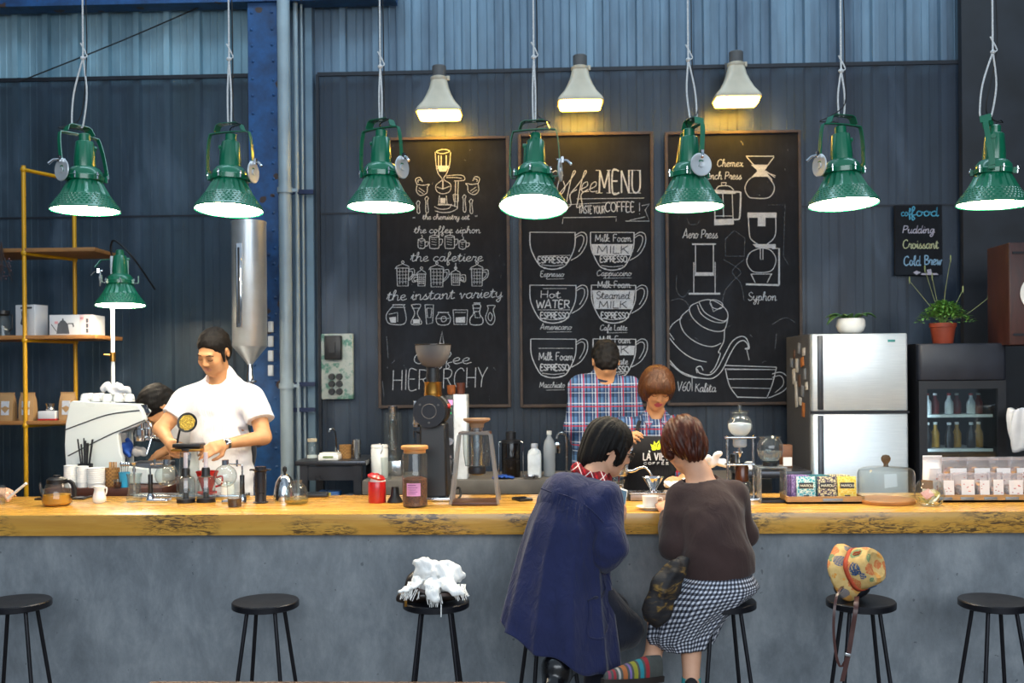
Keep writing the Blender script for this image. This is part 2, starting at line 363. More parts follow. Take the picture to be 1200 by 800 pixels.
# ------------------------------------------------------------------ pendant floodlights over the bar
M_wheel = mat('zinc_wheel', '#c3c9ce', .4, .35, 10, .05)
M_lens = emis('lamp_lens', '#ffeccb', 68)
YL = 4.92
ZROOF = 4.9
def lamp_parts(root, tilt, yoke=True, dh=0.0, lens=M_lens):
    """origin at the tilt axis; the head tilts about the local x axis"""
    Z0 = -.205                                                  # rim below the axis
    T = Matrix.Rotation(tilt, 4, 'X')
    def fl(a, z): return 1+.035*math.cos(a*20) if Z0+.075 < z < Z0+.145 else 1
    b = MB()
    prof = [(.168, Z0), (.170, Z0+.006), (.165, Z0+.012)]
    prof += [(.165-.048*t, Z0+.012+.066*t) for t in (.2, .4, .6, .8, 1)]
    prof += [(.114-.032*t, Z0+.082+.062*t) for t in (0, .25, .5, .75, 1)]
    prof += [(.080, Z0+.150)]
    inner = [(.072, Z0+.149), (.110, Z0+.075), (.160, Z0+.010), (.166, Z0)]
    b.lathe(prof+inner+[(.168, Z0)], seg=80, M=T, flute=fl)
    sh = b.build('lamp_shade', M_green, root)
    b = MB()                                                    # raised diamond studs of the lower band
    for r in range(5):
        z = Z0+.02+r*.0125; R = .165-.048*(z-Z0-.012)/.066
        for k in range(44):
            a = 2*PI*(k+.5*(r % 2))/44; n = Vector((math.cos(a), math.sin(a), .55)).normalized(); p = Vector((R*math.cos(a), R*math.sin(a), z))
            u = Vector((-math.sin(a), math.cos(a), 0)); w_ = n.cross(u)
            b.add([p+u*.009, p+w_*.007, p-u*.009, p-w_*.007, p+n*.0045], [(0, 1, 4), (1, 2, 4), (2, 3, 4), (3, 0, 4)], T)
    b.build('embossed_band', M_green, sh, smooth=0)
    b = MB(); b.lathe([(0, Z0+.008), (.159, Z0+.008), (.159, Z0+.004), (0, Z0+.004)], seg=40, M=T); b.build('lens', lens, root)
    b = MB()
    b.lathe([(.070, Z0+.148), (.090, Z0+.150), (.092, Z0+.172), (.086, Z0+.176), (.082, Z0+.196), (.066, Z0+.215), (.05, Z0+.220)], seg=40, M=T)
    for k in range(6):
        a = k*PI/3+.5; p = T @ Vector((.096*math.cos(a), .096*math.sin(a), Z0+.163)); b.box(p, (.016, .016, .028), (tilt, 0, 0))
    b.build('clamp_ring', M_green, root)
    for k in range(6):
        b = MB(); a = k*PI/3+.5; b.cyl(T @ Vector((.104*math.cos(a), .104*math.sin(a), Z0+.150)), T @ Vector((.104*math.cos(a), .104*math.sin(a), Z0+.184)), .0045, seg=8)
        b.ell(T @ Vector((.106*math.cos(a), .106*math.sin(a), Z0+.170)), (.008, .008, .006), 8, 5); b.build('clip', M_chrome, root)
    b = MB()
    b.lathe([(.052, Z0+.218), (.051, Z0+.26), (.043, Z0+.345), (.040, Z0+.348), (.028, Z0+.350), (.027, Z0+.384), (.022, Z0+.388), (0, Z0+.388)], seg=36, M=T, flute=lambda a, z: 1+.02*math.cos(a*12) if z < Z0+.346 else 1)
    b.cyl(T @ Vector((-.03, 0, Z0+.325)), T @ Vector((-.062, 0, Z0+.325)), .012, .012); b.box(T @ Vector((-.05, 0, Z0+.27)), (.012, .016, .1), (tilt, 0, 0))
    b.build('lamp_housing', M_green, root)
    # pivot plate, silver clamp wheel and lever on one side
    for q in (-1, 1): b = MB(); b.band([(q*.118, 0, -.045), (q*.085, 0, -.048)], .022, .004, (0, 1, 0)); b.box((q*.118, 0, -.02), (.006, .03, .05)); b.build('pivot_plate', M_green, root)
    Rx = Matrix.Rotation(PI/2, 4, 'Y')
    b = MB(); b.lathe([(0, .004), (.014, .007), (.016, .001), (.044, .003), (.053, .004), (.056, 0), (.053, -.004), (0, -.004)], (.128, 0, -.018), 36, Rx); b.build('clamp_wheel', M_wheel, root)
    b = MB(); b.cyl((.136, 0, .035), (.112, 0, .035), .006, seg=10); b.box((.140, 0, .034), (.012, .014, .03)); b.tube([(.142, 0, .032), (.165, -.012, .026), (.185, -.022, .004)], [.005, .006, .007]); b.build('clamp_lever', M_chrome, root)
    if yoke:
        b = MB(); b.band(spline([(-.125, 0, -.03), (-.122, 0, .10), (-.110, 0, .175), (-.092, 0, .186), (0, 0, .190), (.092, 0, .186), (.110, 0, .175), (.122, 0, .10), (.129, 0, -.03)], 5), .024, .004, (0, 1, 0)); b.build('yoke', M_green, root)
        b = MB(); b.band([(-.075, 0, .192), (-.062, 0, .225), (-.045, 0, .232), (.045, 0, .232), (.062, 0, .225), (.075, 0, .192)], .05, .003, (0, 1, 0)); b.build('hanger_bracket', M_green, root)
def pendant(px, py, yaw, tilt, knot, splay, ytilt, label, lean=0.0):
    P = at(px, py, YL); o = thing('pendant_lamp', label, 'lamp', (P.x, P.y, P.z+.203), yaw, 'green pendant lamps over the bar')
    lamp_parts(o, tilt)
    if ytilt:
        for ch in o.children:
            if ch.name.split('.')[0] in ('yoke', 'hanger_bracket'): ch.rotation_euler.x = ytilt
    top = Matrix.Rotation(ytilt, 3, 'X') @ Vector((0, 0, .232))
    K = P.z+.203; zk = at(px, knot, YL).z-K; up = ZROOF-K
    iv = Matrix.Rotation(-yaw, 3, 'Z'); wx = iv @ Vector((1, 0, 0))
    kx = Vector((0, 0, zk))+wx*lean
    b = MB(); b.tube([kx, kx+Vector((0, 0, up-zk))], .0045, 7); b.build('rope', M_rope, o)
    b = MB()
    for sgn in (-1, 1): b.tube([kx, kx*.5+top*.5+wx*(sgn*splay*1.1), top+wx*(sgn*splay)+Vector((0, 0, .02)), top+wx*(sgn*splay*.6)+Vector((0, 0, -.004))], .0045, 7, smooth=5)
    b.build('rope_loop', M_rope, o)
    b = MB(); b.ell(kx, (.014, .012, .011), 10, 6); b.tube([kx, kx+wx*.02+Vector((0, 0, .012)), kx-wx*.012+Vector((0, 0, .075))], .0038, 6, smooth=4); b.build('knot', M_rope, o)
    b = MB(); T = Matrix.Rotation(tilt, 3, 'X'); c0 = T @ Vector((0, 0, .183))
    b.tube([c0, c0+Vector((.01, -.02, .025)), c0*.4+top*.6+Vector((.085, -.05, .0)), top+Vector((.05, -.02, .0)), top+wx*.012+Vector((0, .01, .06)), kx+wx*.018, kx+wx*.016+Vector((0, 0, .3)), kx+wx*.005+Vector((0, 0, .65))], .0028, 7, smooth=6)
    b.build('power_cable', M_rubber, o)
    return o
D = math.radians
b = MB(); A_, B_ = at(24, 95, 7.0), at(262, -4, 7.0); o = thing('wall_cable', 'thin black cable running slantwise across the pale corrugated wall', 'cable', A_); b.tube([(0, 0, 0), (B_-A_)*.5+Vector((0, 0, -.012)), B_-A_], .005, 7, smooth=4); b.build('cable_run', M_rubber, o)
pendant(100, 247, D(-120), D(0), 68, .03, D(14), 'leftmost of the seven green pendant lamps, silver clamp wheel facing out', -.005)
pendant(270, 247, D(-12), D(-4), 69, .008, 0, 'green pendant lamp hanging in front of the blue steel column')
pendant(447, 243, D(-28), D(-1), 78, .006, 0, 'green pendant lamp hanging left of the pyramid chalkboard')
pendant(627, 245, D(-10), D(-12), 67, .006, 0, 'green pendant lamp covering the left edge of the coffee menu chalkboard')
pendant(808, 243, D(-72), D(0), 70, .018, D(-6), 'green pendant lamp with clamp wheel facing out, before the kettle chalkboard')
pendant(987, 240, D(200), D(3), 83, .014, D(0), 'green pendant lamp hanging left of the small food chalkboard')
pendant(1165, 240, D(62), D(2), 61, .03, D(-8), 'rightmost green pendant lamp, cut by the right edge of the picture')
# lamp on its white stand behind the espresso machine
Ys = 6.35
P = at(133, 500, Ys); Pl = at(141, 354, Ys-.1)
o = thing('standing_lamp', 'smaller green floodlight on a thin white pole behind the coffee machine', 'lamp', (P.x, Ys, ZS))
hd = bpy.data.objects.new('lamp_head', None); COL.objects.link(hd); hd.parent = o; hd.location = (Pl.x-P.x, -.1, Pl.z-ZS+.165); hd.rotation_euler = (0, 0, D(205)); hd.scale = (.92,)*3
lamp_parts(hd, D(3), False)
M_wpole = mat('white_pole', '#dfe6ea', .35)
b = MB(); zt = at(133, 300, Ys).z-ZS; b.cyl((0, 0, .02), (0, 0, zt), .012); b.lathe([(.16, 0), (.16, .02), (.02, .03), (.014, .05)], seg=28); b.build('pole', M_wpole, o)
b = MB(); z2 = at(133, 418, Ys).z-ZS; b.cyl((0, 0, z2-.03), (0, 0, z2+.03), .018); b.cyl((0, 0, z2+.01), (-.05, -.02, z2+.015), .006); b.build('pole_clamp', M_bronze, o)
b = MB(); b.band([(-.01, 0, zt-.02), (-.06, -.03, zt-.03), (-.075, -.08, zt-.08)], .022, .004, (0, 1, 0)); b.build('arm', M_green, o)
b = MB(); b.tube([(0, 0, zt), (.0, -.02, zt+.06), (.05, -.06, zt+.09), (.16, -.05, zt-.02), (.2, .2, zt-.2)], .006, smooth=6); b.build('power_cable', M_rubber, o)
# horn lamps on the wall
M_beige = mat('beige_enamel', '#b9ad99', .45, 0, 8, .12, .04, 30); M_dgrey = mat('dark_collar', '#4b4a4b', .5)
M_warm = emis('warm_lens', '#ffc23a', 60)
def horn(px, pyb, label):
    Y = 6.80; P = at(px, pyb, Y); o = thing('horn_lamp', label, 'lamp', (P.x, Y, P.z), 0, 'beige horn lamps above the chalkboards')
    b = MB(); n = 40; vs_ = []; secs = [(0, .155, .105), (.012, .156, .106), (.03, .146, .1), (.07, .112, .088), (.12, .086, .075), (.17, .068, .064), (.215, .057, .056), (.235, .054, .054)]
    def ring(z, a, c, k):
        for j in range(n):
            t = 2*PI*j/n; e = 2/(2+6*k); ct, st = math.cos(t), math.sin(t)
            vs_.append((a*math.copysign(abs(ct)**e, ct), c*math.copysign(abs(st)**e, st), z))
    for z, a, c in secs: ring(z, a, c, max(0, 1-z/.2))
    for z, a, c in secs[::-1][3:]+[(.0, .150, .1)]: ring(max(z, .0), a-.008, c-.008, max(0, 1-z/.2))
    m = len(vs_)//n; fs = [(i*n+j, i*n+(j+1) % n, (i+1)*n+(j+1) % n, (i+1)*n+j) for i in range(m-1) for j in range(n)]
    b.add(vs_, fs); b.build('horn', M_beige, o)
    b = MB(); vs_ = []; ring(.012, .146, .096, 1); b.add(vs_, [tuple(range(n))]); vs_ = []; ring(.0, .146, .096, 1); ring(-.03, .138, .09, 1); b.add(vs_, [(j, (j+1) % n, n+(j+1) % n, n+j) for j in range(n)]+[tuple(range(n, 2*n))]); b.build('lens', M_warm, o)
    b = MB(); b.lathe([(.058, .225), (.06, .232), (.06, .245), (.05, .25)], seg=28); b.box((.062, 0, .24), (.02, .018, .03)); b.build('clamp_collar', M_beige, o)
    b = MB(); b.lathe([(.047, .24), (.048, .32), (.044, .325), (0, .325)], seg=28); b.build('lamp_socket', M_dgrey, o)
    b = MB(); b.tube([(0, .03, .29), (0, .15, .29), (0, YW-Y-.075, .27)], .012, smooth=4); b.box((0, YW-Y-.073, .27), (.07, .016, .1)); b.build('wall_arm', M_dgrey, o)
horn(515, 133, 'left one of the three beige horn lamps on the wall')
horn(680, 121, 'middle one of the three beige horn lamps on the wall')
horn(863, 117, 'right one of the three beige horn lamps on the wall')
# ------------------------------------------------------------------ bar stools
M_stool = mat('stool_black_metal', '#17181f', .38, .4, 9, .25, .04, 30)
def make_stool():
    o = thing('bar_stool', '', 'stool', (0, 0, 0), 0, 'round black stools along the bar')
    b = MB(); R = .142; H = ZSEAT
    b.lathe([(0, H-.03), (R-.006, H-.03), (R, H-.026), (R, H-.004), (R-.004, H), (R*.8, H-.002), (R*.4, H-.004), (0, H-.004)], seg=48); b.build('seat', M_stool, o)
    ring = []
    for k in range(4):
        a = PI/4+k*PI/2; b = MB(); t = Vector((.085*math.cos(a), .085*math.sin(a), H-.032)); f = Vector((.185*math.cos(a), .185*math.sin(a), 0.008))
        b.cyl(f, t, .0085, seg=12); b.lathe([(.012, 0), (.012, .012), (.009, .014)], (f.x, f.y, 0), 12); b.build('leg', M_stool, o); ring.append(f.lerp(t, .26))
    b = MB(); b.lathe([(.09, H-.034), (.098, H-.034), (.098, H-.029), (.09, H-.029), (.09, H-.034)], seg=36); b.build('seat_ring', M_stool, o)
    b = MB(); R2 = Vector((ring[0].x, ring[0].y)).length; b.tube([(R2*math.cos(2*PI*k/32), R2*math.sin(2*PI*k/32), ring[0].z) for k in range(32)], .006, 8, True); b.build('foot_ring', M_stool, o)
    return o
YST = 4.25
ZSEAT = at(600, 703, YST).z
st0 = make_stool()
for i, (px, dy, rz, lb) in enumerate([(16, 0, .12, 'empty round black bar stool at the far left of the bar'), (309, 0, -.05, 'empty round black bar stool under the gap left of the scarf stool'),
    (510, 0, .05, 'round black bar stool carrying a dark bag and white scarf'), (643, .0, .3, 'black bar stool under the person in the long navy coat'),
    (848, .0, .1, 'black bar stool under the person in the gingham skirt'), (1012, 0, -.05, 'round black bar stool with the patterned hat and bag on it'), (1170, 0, .1, 'empty round black bar stool at the right end of the bar')]):
    p = onz(px, 705, ZSEAT); o = st0 if i == 0 else dup(st0)
    o.location = (p.x, YST+dy, 0); o.rotation_euler.z = rz; o['label'] = lb
# ------------------------------------------------------------------ chalkboards: hand lettering as thin chalk ribbons
GL = {
'a': (1.0, [[(.75,.8),(.5,1),(.15,.75),(.1,.25),(.35,0),(.65,.3),(.78,1),(.74,.3),(.85,0),(1.05,.2)]]),
'b': (.95, [[(0,.2),(.3,1.5),(.25,1.9),(.12,1.6),(.12,.3),(.35,0),(.7,.2),(.75,.7),(.5,.95),(.25,.7)],[(.6,.85),(1,.8)]]),
'c': (.85, [[(.7,.8),(.45,1),(.12,.7),(.1,.25),(.4,0),(.85,.25)]]),
'd': (1.0, [[(.7,.8),(.45,1),(.1,.65),(.12,.2),(.4,0),(.68,.35),(.8,1.9),(.74,.3),(.85,0),(1.02,.2)]]),
'e': (.85, [[(.05,.4),(.5,.55),(.65,.85),(.42,1),(.12,.7),(.12,.25),(.4,0),(.88,.25)]]),
'f': (.7, [[(0,.3),(.45,1.3),(.5,1.8),(.3,1.9),(.22,1.2),(.2,-.5),(.3,-.85),(.5,-.5),(.3,.05),(.7,.3)]]),
'g': (1.0, [[(.75,.8),(.5,1),(.12,.7),(.15,.2),(.45,.1),(.78,.95),(.76,-.4),(.5,-.85),(.2,-.6),(.6,-.1),(1,.25)]]),
'h': (1.0, [[(0,.2),(.35,1.5),(.28,1.9),(.13,1.5),(.12,0)],[(.13,.5),(.45,1),(.7,.8),(.7,.15),(.82,0),(1.02,.2)]]),
'i': (.5, [[(0,.25),(.25,1),(.22,.2),(.35,0),(.52,.2)],[(.27,1.4),(.29,1.5)]]),
'k': (.95, [[(0,.2),(.35,1.5),(.26,1.9),(.13,1.5),(.12,0)],[(.13,.45),(.55,1),(.6,.75),(.2,.5),(.6,.1),(.95,.1)]]),
'l': (.55, [[(0,.2),(.4,1.5),(.32,1.9),(.16,1.5),(.18,.2),(.35,0),(.57,.2)]]),
'm': (1.4, [[(0,.6),(.15,1),(.15,0)],[(.15,.5),(.4,1),(.6,.8),(.6,0)],[(.6,.5),(.85,1),(1.05,.8),(1.05,.15),(1.18,0),(1.42,.2)]]),
'n': (1.0, [[(0,.6),(.14,1),(.14,0)],[(.14,.5),(.45,1),(.68,.8),(.68,.15),(.8,0),(1.02,.2)]]),
'o': (.9, [[(.55,.95),(.25,.95),(.08,.5),(.3,0),(.65,.25),(.68,.75),(.45,1),(.6,.8),(.92,.8)]]),
'p': (.95, [[(0,.5),(.2,1),(.15,-.8)],[(.18,.6),(.5,1),(.75,.6),(.6,.1),(.2,.1)],[(.6,.1),(.97,.2)]]),
'r': (.75, [[(0,.3),(.2,1.05),(.3,.85),(.6,.9),(.5,.2),(.6,0),(.77,.2)]]),
's': (.75, [[(0,.15),(.4,1.05),(.35,.75),(.6,.35),(.4,0),(.1,.1)],[(.45,.02),(.77,.2)]]),
't': (.7, [[(0,.25),(.35,1.6),(.25,.3),(.38,0),(.72,.2)],[(.0,1.1),(.65,1.15)]]),
'u': (1.0, [[(0,.6),(.15,1),(.14,.25),(.35,0),(.65,.3),(.72,1),(.7,.25),(.82,0),(1.02,.2)]]),
'v': (.85, [[(0,.7),(.15,1),(.3,.1),(.38,.05),(.65,.95),(.6,.75),(.87,.8)]]),
'w': (1.2, [[(0,.7),(.12,1),(.2,.2),(.35,0),(.55,.8),(.6,.15),(.75,0),(1,.9),(1.2,.75)]]),
'x': (.9, [[(.05,.9),(.25,.9),(.6,.05),(.92,.15)],[(.7,1),(.1,0)]]),
'y': (1.0, [[(0,.6),(.15,1),(.15,.3),(.4,.05),(.7,.5),(.75,1),(.72,-.4),(.5,-.85),(.25,-.55),(.65,-.05),(1.0,.25)]]),
'z': (.85, [[(.05,.85),(.3,1),(.6,.9),(.1,.05),(.5,.0),(.85,.2)]]),
'A': (1.3, [[(0,0),(.55,1.8),(.65,1.8),(1.1,0)],[(.2,.6),(1.0,.65)]]), 'C': (1.2, [[(1.05,1.5),(.75,1.8),(.2,1.4),(.1,.5),(.5,0),(1.1,.3)]]),
'E': (1.0, [[(.85,1.75),(.15,1.8),(.15,0),(.9,.02)],[(.15,.95),(.7,.95)]]), 'F': (1.0, [[(.9,1.8),(.15,1.75),(.15,0)],[(.15,.95),(.75,1.0)]]),
'H': (1.2, [[(.12,1.8),(.12,0)],[(1.0,1.8),(1.0,0)],[(.12,.9),(1.0,.9)]]), 'I': (.4, [[(.2,1.8),(.2,0)]]),
'J': (.8, [[(.6,1.8),(.6,.4),(.4,0),(.1,.3)]]),
'K': (1.1, [[(.15,1.8),(.15,0)],[(.95,1.8),(.15,.8)],[(.4,1.05),(1.05,0)]]), 'L': (.95, [[(.15,1.8),(.15,0)],[(.15,.02),(.9,.02)]]),
'M': (1.5, [[(.12,0),(.2,1.8)],[(.2,1.8),(.7,.4)],[(.7,.4),(1.2,1.8)],[(1.2,1.8),(1.3,0)]]), 'N': (1.25, [[(.15,0),(.15,1.8)],[(.15,1.8),(1.0,0)],[(1.0,0),(1.0,1.8)]]),
'O': (1.3, [[(.65,1.8),(.15,1.4),(.12,.5),(.6,0),(1.1,.4),(1.12,1.3),(.65,1.8)]]), 'P': (1.1, [[(.15,1.8),(.15,0)],[(.15,1.75),(.8,1.7),(.95,1.3),(.7,.9),(.15,.85)]]),
'R': (1.15, [[(.15,1.8),(.15,0)],[(.15,1.75),(.8,1.7),(.95,1.35),(.7,.95),(.15,.9)],[(.5,.9),(1.05,0)]]), 'S': (1.05, [[(.9,1.5),(.55,1.8),(.15,1.45),(.35,1.0),(.85,.65),(.85,.2),(.45,0),(.1,.3)]]),
'T': (1.1, [[(.02,1.78),(1.05,1.8)],[(.55,1.8),(.52,0)]]), 'U': (1.2, [[(.13,1.8),(.13,.4),(.55,0),(1.0,.4),(1.0,1.8)]]), 'V': (1.2, [[(.05,1.8),(.55,0)],[(.55,0),(1.1,1.8)]]),
'W': (1.6, [[(.05,1.8),(.4,0)],[(.4,0),(.75,1.4)],[(.75,1.4),(1.1,0)],[(1.1,0),(1.5,1.8)]]), 'Y': (1.1, [[(.05,1.8),(.5,.9)],[(1.0,1.8),(.5,.9),(.4,0)]]),
'B': (1.1, [[(.15,1.8),(.15,0)],[(.15,1.78),(.75,1.7),(.8,1.2),(.15,.95)],[(.15,.95),(.9,.8),(.9,.2),(.15,0)]]), 'D': (1.2, [[(.15,1.8),(.15,0)],[(.15,1.8),(.8,1.6),(1.05,.9),(.8,.2),(.15,0)]]),
'1': (.6, [[(.1,1.4),(.35,1.8),(.35,0)]]), '8': (1.0, [[(.5,.95),(.2,1.3),(.5,1.8),(.8,1.3),(.5,.95),(.12,.45),(.5,0),(.88,.45),(.5,.95)]]), '6': (1.0, [[(.8,1.7),(.35,1.3),(.12,.5),(.45,0),(.85,.3),(.75,.85),(.2,.6)]]), '0': (1.0, [[(.5,1.8),(.12,1.2),(.15,.4),(.5,0),(.85,.5),(.85,1.3),(.5,1.8)]]),
'"': (.6, [[(.1,1.9),(.05,1.5)],[(.35,1.9),(.3,1.5)]]), '|': (.5, [[(.2,2.2),(.2,-.3)]]), '!': (.4, [[(.2,1.8),(.2,.5)],[(.2,.1),(.2,.0)]]), ' ': (.6, []),
'^': (.0, [[(-.85,2.1),(-.55,2.4),(-.25,2.1)]]), '`': (.0, [[(-.9,2.4),(-.5,2.05)]]), '.': (.0, [[(-.55,-.35),(-.54,-.25)]]),
}
BLOCK = set('AEFHIKLMNTVWYRPBD1')
class Chalk:
    def __init__(s, Y, root): s.Y = Y; s.mb = MB(); s.o = root; s.k = 0
    def P(s, px, py): p = at(px, py, s.Y); return Vector((p.x, p.z))
    def line(s, pts, wpx=.9, sm=5, closed=False, lift=0):
        q = [Vector((a, b, 0)) for a, b in pts]
        q = spline(q, sm, closed) if sm and len(q) > 2 else q
        if closed: q.append(q[0])
        pl = [s.P(a.x, a.y) for a in q]; hw = wpx*mpp(s.Y)*.43; vs_ = []; n = len(pl)
        s.k = (s.k+1) % 7; y = -.0006-.00007*s.k-lift
        for i in range(n):
            t = pl[min(i+1, n-1)]-pl[max(i-1, 0)]; L = t.length or 1; nn = Vector((-t.y, t.x))/L*hw
            for g_ in (1, -1): p = pl[i]+nn*g_; vs_.append((p.x-s.o.x, y, p.y-s.o.z))
        s.mb.add(vs_, [(2*i, 2*i+1, 2*i+3, 2*i+2) for i in range(n-1)])
    def fill(s, pts):
        s.mb.add([((s.P(a, b).x-s.o.x), -.0004, s.P(a, b).y-s.o.z) for a, b in pts], [tuple(range(len(pts)))])
    def text(s, t, x0, x1, yb, xh, w=.85, slant=.12, rise=0, lift=0):
        adv = sum(GL[c][0] for c in t); sx = (x1-x0)/adv; cx = x0
        for c in t:
            a, st = GL[c]
            for q in st:
                pts = [(cx+x*sx+slant*y*xh, yb-y*xh-rise*(cx-x0)/(x1-x0)) for x, y in q]
                s.line(pts, w, 0 if (c in BLOCK and len(q) < 3) or len(q) < 3 else 4, lift=lift)
            cx += a*sx
def chalkmat(name, col, dens):
    g = G(name); v = g.co(); f = g.noise(v, 260, 2, .7); f2 = g.noise(v, 30, 3)
    t = g.n('BsdfTransparent'); p = g.bsdf(lin(col), .9, 0, spec=.1); mx = g.n('MixShader')
    a = g.math('MULTIPLY', g.ramp(f, [(.5-dens*.35, 0.), (.62, 1.)]), g.math('MULTIPLY_ADD', f2, .6, .45*dens+.1))
    g.l(a, mx.inputs[0]); g.l(t.outputs[0], mx.inputs[1]); g.l(p.outputs[0], mx.inputs[2]); return g.end(mx)
M_chalk = chalkmat('chalk_white', '#cfd2d8', 1.05); M_faint = chalkmat('chalk_faint', '#8f949c', .45); M_ink = mat('board_ink', '#1d1e24', .8)
M_cblue = chalkmat('chalk_blue', '#63b7d6', 1.1); M_ccream = chalkmat('chalk_cream', '#d8d6a8', 1.1); M_cpink = chalkmat('chalk_pale', '#d9cfdd', 1.1); M_csky = chalkmat('chalk_sky', '#a6cbe6', 1.1)
g = G('blackboard'); v = g.co(); f = g.noise(v, 5, 6, .65, .5); f2 = g.noise(g.co((1, 1, .3)), 22, 4, .7); dst = g.noise(v, 1.6, 4, .5)
c = g.ramp(f, [(.3, lin('#0f1014')), (.6, lin('#16171c')), (.85, lin('#26282e'))]); c = g.mix(g.math('MULTIPLY', g.ramp(dst, [(.55, 0.), (.75, 1.)]), .25), c, lin('#36404e')); c = g.mix(.12, c, g.ramp(f2, [(.45, lin('#17181d')), (.8, lin('#3a3d45'))]))
M_board = g.end(g.bsdf(c, .7, 0, g.bump(f2, .05), spec=.18))
M_bframe = mat('rusty_board_frame', '#3d3029', .55, .2, 9, .5, .1)
def board(name, x0, x1, y0, y1, label, cat='chalkboard', Y=6.985, fr=.02, mb=M_board):
    A = at(x0, y0, Y); B = at(x1, y1, Y); o = thing(name, label, cat, ((A.x+B.x)/2, Y, (A.z+B.z)/2)); W = B.x-A.x; H = A.z-B.z
    b = MB(); b.box((0, .011, 0), (W-.006, .02, H-.006)); b.build('writing_surface', mb, o)
    if fr:
        b = MB(); d = .034; yy = .005
        for sx in (-1, 1): b.box((sx*(W-fr)/2, yy, 0), (fr, d, H))
        for sz in (-1, 1): b.box((0, yy, sz*(H-fr)/2), (W-2*fr, d, fr))
        b.build('board_frame', M_bframe, o, bev=.003)
    loc = o.location.copy()
    return o, Chalk(Y, loc)
# left board
o, K = board('chalkboard', 441, 599, 162, 477, 'left chalkboard drawing a pyramid of coffee makers above the word hierarchy')
L, Tx = K.line, K.text
L([(510,178),(511,192),(513,202),(517,208)]); L([(528,178),(527,192),(524,202),(520,208)]); L([(519,175),(527,177),(519,180),(511,178)], .9, 5, True); L([(519,198),(527,196)],1,0); L([(511,197),(519,198)],1,0)
for x in (514,517,523): L([(x,182),(x,194)], 1.1, 0)
K.fill([(512,194),(526,194),(523,201),(515,201)])
L([(517,208),(518,211),(511,217),(512,224),(519,227),(527,224),(528,216),(521,211),(520,208)]); L([(519,211),(519,222)], 1.6, 0); L([(512,219),(519,221),(527,218)])
L([(523,206),(535,205),(543,206),(544,211),(532,212)]); L([(523,208),(534,208),(541,209)]); L([(534,212),(533,242)],1,0); L([(537,212),(536,244)],1,0); L([(531,228),(537,228),(537,236),(532,236),(531,228)],.9,0)
L([(515,229),(514,239),(524,239),(523,229)],1,0); K.fill([(516,232),(522,232),(522,238),(516,238)]); L([(509,242),(516,245),(526,244),(529,239)]); L([(513,240),(528,240)],1,0); L([(510,247),(518,249),(529,248),(536,243),(524,239)])
def jug(cx, cy, fl):
    X = lambda u: cx+fl*u
    L([(X(-5),cy-4),(X(-6),cy+4),(X(-1),cy+9),(X(6),cy+6),(X(7),cy-1),(X(9),cy-4),(X(2),cy-3),(X(-5),cy-4)]); L([(X(-5),cy-3),(X(-7),cy-10),(X(-2),cy-12),(X(1),cy-7)]); L([(X(-4),cy-6),(X(-4),cy-9),(X(-1),cy-9)]); L([(X(-3),cy),(X(4),cy+5)],.7,0); L([(X(-4),cy+3),(X(2),cy+7)],.7,0)
jug(494,220,1); jug(555,219,-1)
for x0,y0,y1,fl in ((490,235,249,1),(500,230,248,1),(544,228,247,-1),(552,233,249,-1)):
    L([(x0,y0),(x0-2,y0+3),(x0-1,y0+6),(x0-1,y1),(x0+2,y1),(x0+1,y0+6),(x0+2,y0+2),(x0,y0)])
Tx('"', 483, 487, 261, 3.5); Tx('the chemistry set', 495, 550, 257, 3.4, .8); Tx('"', 556, 560, 259, 3.5)
Tx('the coffee siphon', 485, 563, 273, 4.2, .85)
def mug(cx, cy, w, h, fl=1, steam=True):
    L([(cx-w,cy-h),(cx-w,cy+h-2),(cx-w+2,cy+h),(cx+w-2,cy+h),(cx+w,cy+h-2),(cx+w,cy-h)]); L([(cx-w,cy-h),(cx,cy-h-1.5),(cx+w,cy-h),(cx,cy-h+1.5)],.8,5,True)
    L([(cx+w,cy-h*.5),(cx+w+4,cy-h*.5),(cx+w+3,cy+h*.3),(cx+w,cy+h*.5)])
    for k in range(3): L([(cx-w+2,cy-h+3+k*3),(cx+w-3,cy-h+4+k*3)],.5,0)
    if steam: L([(cx,cy-h-1),(cx+1,cy-h-4),(cx,cy-h-6)])
mug(494,286,4,5); mug(509,284,5.5,7); mug(527,284,5.5,7); mug(542,287,4,4.5)
Tx('the cafetiere', 481, 566, 306, 5.6, .95)
def press(cx, yt, yb, w, hd, knob=True):
    L([(cx-w,yt+5),(cx-w*.9,yb),(cx+w*.9,yb),(cx+w,yt+5)],1,0); L([(cx-w-2,yt+6),(cx-w,yt+3),(cx,yt),(cx+w,yt+3),(cx+w+1,yt+5),(cx-w-1,yt+5)],.9,0)
    if knob: L([(cx,yt),(cx+1.5,yt-2),(cx,yt-3.5),(cx-1.5,yt-2),(cx,yt)])
    for k in range(4): y = yt+9+k*(yb-yt-10)/4; L([(cx-w*.8,y),(cx+w*.8,y)],.55,0)
    for k in (-.5, 0, .5): L([(cx+k*w,yt+6),(cx+k*w,yb-2)],.55,0)
    L([(cx+hd*w,yt+7),(cx+hd*(w+6),yt+6),(cx+hd*(w+6),yt+14),(cx+hd*w*.95,yb-6)]); L([(cx+hd*w,yt+9),(cx+hd*(w+4),yt+9),(cx+hd*(w+4),yt+13),(cx+hd*w,yb-8)])
press(472,309,335,7,1); press(494,316,335,4.5,-1); press(512,310,336,7.5,1); press(534,316,334,5,1); L([(534,316),(534,308)],1,0); press(559,310,335,6.5,1)
Tx('the instant variety', 453, 589, 352, 6.2, 1.0, .14, 4)
